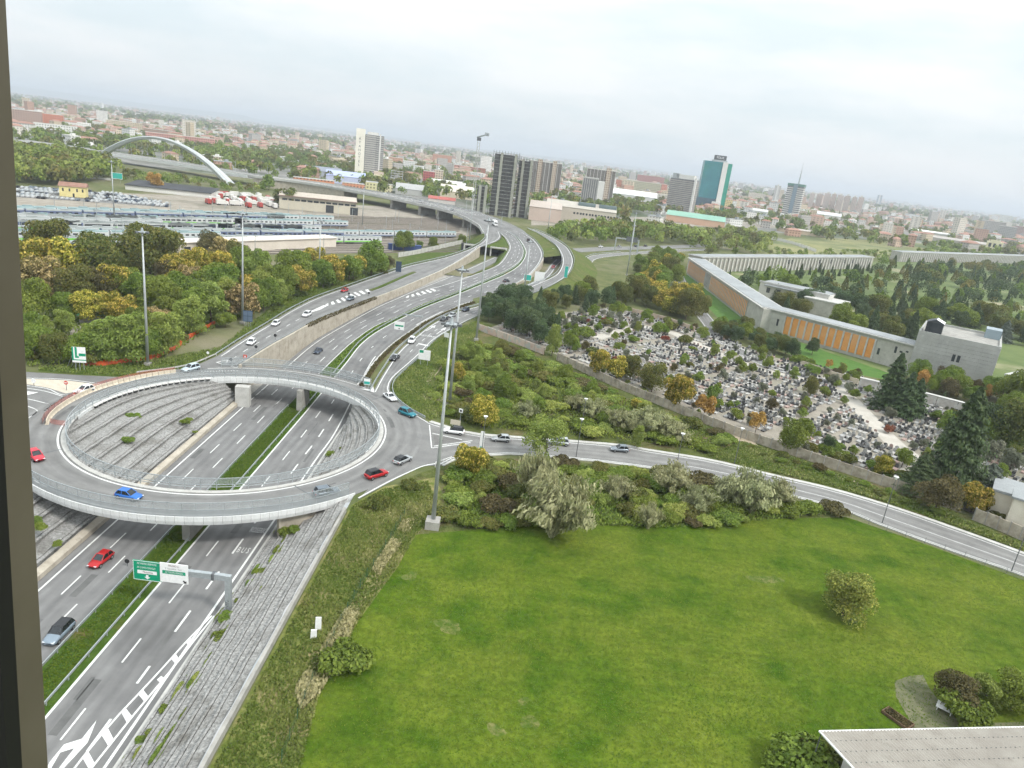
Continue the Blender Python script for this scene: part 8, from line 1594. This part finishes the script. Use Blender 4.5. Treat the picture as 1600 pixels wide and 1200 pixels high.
# ================================================================ RAIL YARD
TD = Vector((85, 90, 0)).normalized(); TN = Vector((TD.y, -TD.x, 0))
M_RAIL = mat('rail_steel', (0.13, 0.11, 0.10), (0.19, 0.165, 0.15), scale=0.5, rough=0.5, metal=0.4); M_BED = mat('track_bed', (0.16, 0.135, 0.11), (0.24, 0.21, 0.175), scale=0.4, rough=1)
def track_at(px, py): return W(px, py, 0)
tracks = obj('railway_tracks', None, kind='structure')
base0 = W(300, 398, 0)
for k in range(26):
    o = base0 - TN * (k * 5.4 + (6 if k > 12 else 0)); a, b = o - TD * 170, o + TD * (150 + k * 5)
    a.z = b.z = 0.0; mb = MB(); mb.bar(a + Vector((0, 0, -0.02)), b + Vector((0, 0, -0.02)), 2.5, 0.06); mb.build('track_bed', M_BED, tracks)
    for s in (-0.72, 0.72): mb = MB(); mb.bar(a + TN * s + Vector((0, 0, 0.1)), b + TN * s + Vector((0, 0, 0.1)), 0.12, 0.16); mb.build('rail', M_RAIL, tracks)
for k in (9, 13, 19, 24):
    o = base0 - TN * (k * 5.4 + 2.7); a, b = o - TD * 60, o + TD * 200; P = [a.lerp(b, q / 20) for q in range(21)]; mb = MB(); mb.strip([p + Vector((0, 0, -0.03)) for p in side(P, -1.3)], [p + Vector((0, 0, -0.03)) for p in side(P, 1.3)]); mb.build('weedy_strip', M_EMBANK, kind='structure')
def lane_of(p):   # snap to the nearest track
    d = (base0 - p).dot(TN); ks = [(k * 5.4 + (6 if k > 12 else 0)) for k in range(26)]; kk = min(ks, key=lambda q: abs(q - d)); return p + TN * (d - kk)
M_TW, M_TG, M_TB, M_TT, M_TR = mat('train_white', (0.48, 0.50, 0.50), (0.58, 0.595, 0.59), scale=0.1, rough=0.5), mat('train_green', (0.16, 0.50, 0.05), (0.22, 0.58, 0.08), scale=0.1, rough=0.5), mat('train_blue', (0.10, 0.13, 0.22), (0.15, 0.18, 0.28), scale=0.1, rough=0.5), mat('train_teal_roof', (0.20, 0.28, 0.285), (0.28, 0.36, 0.36), scale=0.08, rough=0.7), mat('train_grey_roof', (0.25, 0.275, 0.27), (0.34, 0.36, 0.35), scale=0.08, rough=0.7)
def coach_meshes(body, stripe, roof, H=4.1):
    L = 24.0; b = MB(); prof = [(-1.42, 0.9), (-1.45, H - 0.7), (-1.2, H - 0.15), (0, H), (1.2, H - 0.15), (1.45, H - 0.7), (1.42, 0.9)]
    A = [Vector((-L / 2, y, z)) for y, z in prof]; B = [Vector((L / 2, y, z)) for y, z in prof]; b.strip(A, B); b.add(A, [tuple(range(7))]); b.add(B, [tuple(range(6, -1, -1))])
    r = MB(); r.strip([Vector((-L / 2 + 0.2, y, z + 0.04)) for y, z in prof[1:6]], [Vector((L / 2 - 0.2, y, z + 0.04)) for y, z in prof[1:6]]); r.box((-5, 0, H + 0.15), (4, 1.5, 0.35)); r.box((5, 0, H + 0.15), (4, 1.5, 0.35))
    wn = MB()
    for k in range(8): wn.box((-9.4 + k * 2.7, 0, 2.5), (1.5, 2.94, 0.75))
    st = MB(); st.box((0, 0, 1.35), (L - 0.1, 2.92, 0.6)); bg = MB(); bg.box((-8, 0, 0.5), (4, 2.2, 0.7)); bg.box((8, 0, 0.5), (4, 2.2, 0.7)); bg.box((0, 0, 0.7), (L - 1, 2.0, 0.3))
    return b.mesh('body', body), r.mesh('roof', roof), wn.mesh('window_row', M_WIN), st.mesh('stripe', stripe), bg.mesh('bogies', M_BLACK)
SETS = {'green': coach_meshes(M_TG, M_TW, M_TR), 'white': coach_meshes(M_TW, M_TB, M_TT), 'blue': coach_meshes(M_TB, M_TW, M_TR), 'silver': coach_meshes(M_TW, M_TG, M_TR), 'teal': coach_meshes(M_TW, M_TT, M_TT)}
TRAINS = [('teal', 60, 334, 11, 'teal-roofed train on the farthest track of the yard'), ('blue', 40, 340, 10, 'blue train on the second far track of the yard'), ('teal', 210, 340, 7, 'teal-roofed train right of the far blue one'), ('white', 330, 352, 7, 'white double-deck train with dark windows in mid yard'), ('silver', 120, 349, 7, 'silver train left of the white double-deck one'), ('blue', 130, 360, 9, 'blue and white train behind the wood'), ('silver', 300, 362, 6, 'silver train in the middle row behind the wood'), ('green', 180, 368, 6, 'bright green train seen above the trees'), ('blue', 330, 372, 6, 'dark blue train beside the platform'), ('green', 150, 384, 6, 'bright green train half hidden by the dark trees'), ('white', 70, 375, 6, 'white train at the left end of the yard'), ('white', 560, 371, 6, 'white and teal train before the flyover pier'), ('silver', 470, 381, 4, 'train with green front beside the long pale platform roof'), ('blue', 60, 392, 6, 'blue train nearest the left wood'), ('teal', 380, 345, 5, 'teal train right of the parked trucks'), ('silver', 30, 352, 5, 'silver train at the far left end')]
for kind, px, py, n, lab in TRAINS:
    c = lane_of(W(px, py, 0)); c.z = 0.1; t = thing('train', lab, 'train', c, math.atan2(TD.y, TD.x), 'trains in the rail yard'); bm, rm2, wm, sm, gm = SETS[kind]
    for k in range(n):
        q = obj('coach', bm, t, ((k - (n - 1) / 2) * 24.8, 0, 0)); obj('roof', rm2, q); obj('window_row', wm, q); obj('stripe', sm, q); obj('bogies', gm, q)
# catenary masts
cm = MB(); cm.tube((0, 0, 0), (0, 0, 8.5), 0.16, 0.11, 6); cm2 = MB(); cm2.bar((0, 0, 7.6), (0, -3.2, 7.9), 0.12); cme, cme2 = cm.mesh('post', M_STEEL), cm2.mesh('bracket', M_STEEL); r_ = random.Random(3)
for i in range(9):
    for j in range(9):
        o = base0 - TN * (i * 16.2 + 2.7) + TD * (-140 + j * 42 + r_.uniform(-6, 6)); 
        if o.x < -300: continue
        t = thing('catenary_mast', 'thin grey catenary mast between the tracks', 'mast', (o.x, o.y, 0), math.atan2(TD.y, TD.x), 'catenary masts of the rail yard'); obj('post', cme, t); obj('bracket', cme2, t)
# long pale platform roof in front of the trains
a, b = W(262, 398, 0), W(525, 386, 0); p, rz, L = local(a, b); t = thing('platform_shed', 'long pale flat shed between the wood and the trains', 'shed', p, rz); bx('wall', t, mat('platform_cream', (0.56, 0.50, 0.43), (0.64, 0.585, 0.51), scale=0.1, rough=0.85), 0, L, 0, 9, 0, 4.6); bx('roof', t, mat('platform_roof', (0.60, 0.55, 0.49), (0.67, 0.62, 0.56), scale=0.06, rough=0.8), -0.4, L + 0.4, -0.6, 9.6, 4.6, 5.0); bx('door', t, M_WIN, L * 0.08, L * 0.08 + 3, -0.08, 0.1, 0, 3)
# yellow signal house
p, rz, L = local((-287.5, 436), (-275, 441)); t = thing('yellow_house', 'small yellow house with a red tiled roof among parked cars', 'house', p, rz); bx('wall', t, mat('yellow_render', (0.66, 0.56, 0.24), (0.74, 0.64, 0.32), scale=0.2, rough=0.85), 0, 14, 0, 8, 0, 6.2)
mb = MB(); mb.add([(-.6, -.6, 6.2), (14.6, -.6, 6.2), (14.6, 8.6, 6.2), (-.6, 8.6, 6.2), (-.6, 4, 8.4), (14.6, 4, 8.4)], [(0, 1, 5, 4), (2, 3, 4, 5), (1, 2, 5), (3, 0, 4)]); mb.build('roof', M_TERRA, t)
for x in (1.5, 5, 9, 12): bx('window', t, M_WIN, x, x + 0.9, -0.06, 0.05, 3.2, 5.0)
bx('door', t, M_WIN, 7, 8, -0.06, 0.05, 0, 2.2)
# black shed roofs
a, b = W(196, 296, 0), W(330, 310, 0); p, rz, L = local(a, b); t = thing('black_shed', 'wide black-roofed storage shed in front of the arch bridge', 'shed', p, rz); bx('wall', t, M_SPAN, 0, L, 0, 26, 0, 3.6); mb = MB(); mb.add([(-.5, -.8, 3.7), (L + .5, -.8, 3.7), (L + .5, 27, 5.2), (-.5, 27, 5.2), (-.5, -.8, 3.3), (L + .5, -.8, 3.3)], [(0, 1, 2, 3), (4, 5, 1, 0)]); mb.build('roof', mat('black_roof', (0.035, 0.037, 0.042), (0.06, 0.062, 0.07), scale=0.1, rough=0.8), t)
# parked cars: one simple shell, copied
def far_car(m):
    b = MB(); b.box((0, 0, 0.55), (4.3, 1.75, 0.7)); b.box((-0.2, 0, 1.15), (2.3, 1.5, 0.5), taper=0.78); return b.mesh('parked_car', m)
fcs = [(far_car(paint(n_, c)), n_) for n_, c in (('pale_grey', (0.46, 0.47, 0.47)), ('silver', 0), ('grey', 0), ('dark_blue', 0), ('black', 0))]; r_ = random.Random(9)
lot = [W(x, y) for x, y in [(25, 308), (25, 292), (110, 296), (185, 303), (270, 320), (262, 324), (150, 316), (90, 312)]]; rows = []
lu = (W(185, 303) - W(110, 296)).normalized(); ln_ = Vector((-lu.y, lu.x, 0)); c0_ = W(60, 305)
for i in range(-8, 12):
    for j in range(-40, 80):
        p = c0_ + lu * (j * 2.6) + ln_ * (i * 7.5 + (i % 2) * -1.5)
        if inpoly(p.x, p.y, lot) and r_.random() < 0.9 and (p - Vector((-282, 440, 0))).length > 12: rows.append(p)
rows.sort(key=lambda p: p.y); sheet('car_park', lot, -0.03, M_ASPHL)
restc = MB()
for k, p in enumerate(rows):
    me, n_ = fcs[r_.choices(range(5), [4, 4, 2, 1, 1])[0]]
    if k < 200: obj('parked_car', me, None, (p.x, p.y, 0), math.atan2(ln_.y, ln_.x), label=n_.replace('_', ' ') + ' car in the packed car park beyond the trains', cat='car', group='cars in the far car park')
    else: restc.box((p.x, p.y, 0.55), (1.75, 4.3, 0.7), math.atan2(lu.y, lu.x)); restc.box((p.x, p.y, 1.15), (1.5, 2.3, 0.5), math.atan2(lu.y, lu.x), taper=0.78)
if restc.v: restc.build('far_parked_cars', paint('silver', (0, 0, 0)), label='remaining parked cars at the back of the car park', cat='cars', kind='stuff')
# white and red lorries parked by the yard
tp = {}
for k, (x, y) in enumerate(scatter([W(a, b) for a, b in [(320, 318), (345, 306), (400, 306), (440, 318), (445, 326), (380, 324)]], 42, 7.5, 77)):
    red = r_.random() < 0.28; key = 'red' if red else 'white'
    if key not in tp: tp[key] = truck('x', (0, 0, 0), 0, mat('lorry_red', (0.36, 0.06, 0.05), rough=0.5) if red else M_SPAN, M_RED if red else M_SPAN)
    place(tp[key], Vector((x, y, 0)), R(35) + r_.choice((0, 1.57)) + r_.uniform(-.1, .1), None, ('red' if red else 'white') + ' lorry parked in the yard below the arch bridge', 'lorries in the yard')
# road with signs before the arch bridge, junk in the clearing of the wood
mb = MB(); P = smooth([W(x, y, 0.02) for x, y in [(10, 268), (60, 271), (110, 275), (175, 281)]], 6); mb.strip(side(P, -6), side(P, 5)); mb.build('far_road', M_ASPHL, kind='structure'); mb = MB(); mb.sweep(side(P, 5.5), [(-.2, 0), (-.2, 1.4), (.2, 1.4), (.2, 0)]); mb.build('road_barrier', M_SPAN, label='white barrier of the road before the arch bridge', cat='barrier')
for px, py, lab in ((44, 273, 'green motorway sign at the far left'), (109, 279, 'green motorway sign before the tree belt'), (183, 286, 'green motorway sign beside the yard mast')): panel_sign(lab, px, py, 0, 7.5, 4.5, 3.0, [((-0.48, 0.05, 0.48, 0.95), MATS['teal_sign'])], R(25), 2)
sheet('clearing', [W(*p) for p in [(35, 505), (80, 500), (135, 505), (150, 530), (90, 545), (40, 535)]], -0.02, M_GRAVEL)
t = thing('stacked_crates', 'row of white upright frames at the left edge of the clearing', 'frames', W(45, 494, 0), R(20))
for k in range(7): mb = MB(); mb.bar((k * 0.75 - 2.2, 0, 0), (k * 0.75 - 1.9, 0.8, 2.6), 0.3, 0.25); mb.build('frame', M_WHITE, t)
t = thing('green_shed', 'green tarpaulin roof in the left wood', 'shed', W(152, 503, 0), R(25)); bx('wall', t, M_CONC, -4, 4, -2, 2, 0, 2.4); mb = MB(); mb.add([(-4.5, -2.6, 2.4), (4.5, -2.6, 2.4), (4.5, 2.6, 3.2), (-4.5, 2.6, 3.2)], [(0, 1, 2, 3)]); mb.build('roof', mat('green_tarp', (0.06, 0.28, 0.12), (0.09, 0.34, 0.16), scale=0.5, rough=0.7), t)

# gantry and far avenue details
t = thing('sign_gantry', 'grey portal gantry over the far avenue', 'road sign', W(960, 391, 0), R(-6)); bx('post', t, M_STEEL, -0.4, 0.4, -0.3, 0.3, 0, 8.5); bx('post', t, M_STEEL, 15.6, 16.4, -0.3, 0.3, 0, 8.5); bx('beam', t, M_STEEL, -0.4, 16.4, -0.3, 0.3, 8.5, 9.3); bx('panel', t, M_STEELD, 7, 15, -0.5, -0.31, 7.4, 10.8)

# ================================================================ THE CITY
r_ = random.Random(21)
WALLC = [(0.50, 0.42, 0.30), (0.58, 0.54, 0.47), (0.62, 0.61, 0.58), (0.42, 0.27, 0.20), (0.50, 0.37, 0.29), (0.40, 0.38, 0.35), (0.55, 0.46, 0.34), (0.66, 0.64, 0.60)]
WALLM = [banded('city_wall_%d' % k, c, None, tuple(x * 0.55 for x in c), 3.2, 0.5, 3.6, 0.5) for k, c in enumerate(WALLC)]
WNAME = ['ochre', 'cream', 'white', 'brick red', 'salmon', 'grey', 'sand-coloured', 'pale grey']
taken = [o.location.copy() for o in bpy.data.objects if o.parent is None and o.get('category') in ('building', 'tower', 'apartment block', 'shed', 'house', 'crane')]
def free(x, y, d): return all((x - q.x) ** 2 + (y - q.y) ** 2 > d * d for q in taken)
def in_city(x, y):
    if y < 760: return False
    lim = 760 + (x * 0.32 if x > 0 else 0)
    return y > lim
spots = []; tries = 0
while len(spots) < 290 and tries < 40000:
    tries += 1; y = 780 * (2300 / 780) ** (r_.random() ** 0.8); x = r_.uniform(-0.76, 0.80) * y
    if not in_city(x, y) or not free(x, y, 42): continue
    if any((x - a) ** 2 + (y - b) ** 2 < 34 ** 2 for a, b in spots): continue
    q = proj((x, y, 8))
    if q is None or not (-10 < q[0] < 1610): continue
    spots.append((x, y))
spots.sort(key=lambda s: s[1])
for k, (x, y) in enumerate(spots):
    c = r_.choices(range(8), [3, 3, 3, 2, 2, 2, 2, 2])[0]; wd, dp = r_.uniform(11, 28), r_.uniform(9, 14); h = r_.choices([r_.uniform(5, 9), r_.uniform(9, 16), r_.uniform(16, 27)], [5, 4.5, 0.8])[0]; hip = h < 19 and r_.random() < 0.6
    t = thing('city_building', WNAME[c] + (' house with red tiled roof' if hip else ' flat-roofed block') + ' in the far city', 'building', (x, y, 0), r_.choice((0.1, 0.5, -0.35, 1.2)) + r_.uniform(-.1, .1), 'buildings of the far city')
    mb = MB(); mb.box((0, 0, h / 2), (wd, dp, h)); mb.build('wall', WALLM[c], t); mb = MB()
    if hip: e = 0.6; rh = dp * 0.24; mb.add([(-wd / 2 - e, -dp / 2 - e, h), (wd / 2 + e, -dp / 2 - e, h), (wd / 2 + e, dp / 2 + e, h), (-wd / 2 - e, dp / 2 + e, h), (-wd / 2 + dp * .4, 0, h + rh), (wd / 2 - dp * .4, 0, h + rh)], [(0, 1, 5, 4), (1, 2, 5), (2, 3, 4, 5), (3, 0, 4)]); mb.build('roof', M_TERRA, t)
    else: mb.box((0, 0, h + 0.25), (wd + 0.5, dp + 0.5, 0.5)); mb.box((wd * 0.2, 0, h + 1.6), (4, 4, 2.4)); mb.build('roof', M_SPAN if r_.random() < 0.4 else M_ROOFG, t)
far = [MB() for _ in WALLC]; farroof = MB(); n = 0
while n < 8000:
    y = 1150 * (15000 / 1150) ** (r_.random() ** 0.75); x = r_.uniform(-0.80, 0.84) * y
    if not in_city(x, y): continue
    if y < 2300 and not (free(x, y, 30) and all((x - a) ** 2 + (y - b) ** 2 > 28 ** 2 for a, b in spots)): continue
    n += 1; sc = 1.0 + max(0, y - 3000) / 6000; c = r_.randrange(8); wd, dp = r_.uniform(10, 26) * sc, r_.uniform(8, 14) * sc; h = r_.choices([r_.uniform(5, 10), r_.uniform(10, 17), r_.uniform(20, 42)], [5, 4.5, 0.25 if x < 0 else 0.7])[0]; a = r_.uniform(-0.6, 0.6)
    far[c].box((x, y, h / 2), (wd, dp, h), a)
    if h < 18 and r_.random() < 0.55: farroof.box((x, y, h + 1.1), (wd * 1.04, dp * 1.04, 2.2), a, taper=0.45)
for c, mb in enumerate(far): mb.build('far_city', WALLM[c], label='mass of distant ' + WNAME[c] + ' buildings reaching the horizon', cat='buildings', kind='stuff')
farroof.build('far_city_roofs', M_TERRA, label='red tiled roofs of the distant city', cat='buildings', kind='stuff')
ct = []
while len(ct) < 6400:
    y = 740 * (9000 / 740) ** (r_.random() ** 0.85); x = r_.uniform(-0.78, 0.82) * y
    if not in_city(x, y) or not free(x, y, 14): continue
    if noise.noise(Vector((x * 0.004, y * 0.004, 2.0))) < -0.22: continue
    ct.append((x, y))
near_ct = [p for p in ct if p[1] < 2600]; far_ct = [p for p in ct if p[1] >= 2600]
mass('city_trees', 'green trees between the far city blocks', near_ct, [L_GREEN, L_DARK, L_GREEN], (8, 15), 401, 80, 1.1); mass('city_trees', 'distant trees of the city towards the horizon', far_ct, [L_GREEN, L_DARK], (14, 24), 402, 30, 2.0)
# low hills on the horizon
P = [Vector((x, 15600 + 300 * math.sin(x * 0.0004), 0)) for x in range(-16800, 16801, 600)]; mb = MB(); mb.strip([Vector((p.x, p.y, 0)) for p in P], [Vector((p.x, p.y + 900, max(20, 45 + 40 * noise.noise(Vector((p.x * 0.0003, 0, 0))) + (70 if p.x < -6000 else 0)))) for p in P]); mb.build('hills', M_GROUND, kind='structure')

# ================================================================ WINDOW FRAME OF THE ROOM THE VIEW IS TAKEN FROM
fr = thing('window_frame', 'dark bronze window frame at the left edge of the view', 'window frame')
def col(px_top, px_bot, dist, wd, dep, m, name):
    a, b = WD(px_top, -20, dist), WD(px_bot, 1220, dist); mb = MB(); ax = (a - b).normalized()
    vs = [q + Vector((dx, dy, 0)) for q in (b, a) for dx, dy in ((-wd, -dep), (0, -dep), (0, 0), (-wd, 0))]
    mb.add(vs, [(3, 2, 1, 0), (4, 5, 6, 7), (0, 1, 5, 4), (1, 2, 6, 5), (2, 3, 7, 6), (3, 0, 4, 7)]); return mb.build(name, m, fr)
col(7.5, 76, 0.62, 0.09, 0.05, mat('bronze_frame', (0.078, 0.068, 0.047), (0.095, 0.083, 0.06), scale=6, rough=0.6), 'jamb')
col(-34, 36, 0.565, 0.09, 0.02, mat('black_gasket', (0.006, 0.006, 0.006), rough=0.7), 'gasket')
# ================================================================ HAZE
hz = MB(); hz.box((0, 8400, 96), (34800, 17600, 208)); m = bpy.data.materials.new('haze'); m.use_nodes = True; t = m.node_tree; t.nodes.clear(); o_ = t.nodes.new('ShaderNodeOutputMaterial'); v = t.nodes.new('ShaderNodeVolumePrincipled'); v.inputs['Color'].default_value = (0.86, 0.92, 1.0, 1); v.inputs['Density'].default_value = 0.00015; v.inputs['Anisotropy'].default_value = 0.2; t.links.new(v.outputs[0], o_.inputs['Volume'])
hz.build('haze', m, kind='stuff')

# ================================================================ CLOSING: prototypes that were not used, names of look-alikes
for o in list(bpy.data.objects):
    if o.parent is None and o.get('label', None) == '' or (o.parent is None and 'H' in o and '_used' not in o):
        for ch in list(o.children): bpy.data.objects.remove(ch, do_unlink=True)
        bpy.data.objects.remove(o, do_unlink=True)
by = {}
for o in bpy.data.objects:
    for k in ('_used', 'H'):
        if k in o: del o[k]
    if o.parent is None and o.get('label') and o.get('kind') != 'stuff': by.setdefault(o['label'], []).append(o)
def nth(k): return '%d%s' % (k, 'th' if 10 <= k % 100 <= 20 else {1: 'st', 2: 'nd', 3: 'rd'}.get(k % 10, 'th'))
for lab, os_ in by.items():
    if len(os_) < 2: continue
    os_ = sorted(os_, key=lambda o: o.location.y); n = max(1, -(-len(os_) // 40))
    for b in range(n):
        part = os_[len(os_) * b // n: len(os_) * (b + 1) // n]; part = sorted(part, key=lambda o: (proj(o.location) or (0, 0))[0])
        zone = '' if n == 1 else (' (nearest)' if b == 0 else ' (farthest)' if b == n - 1 else ' (middle distance)' if n == 3 else ' (depth band %d)' % (b + 1))
        for k, o in enumerate(part): o['label'] = lab + zone + ', ' + nth(k + 1) + ' from the left'
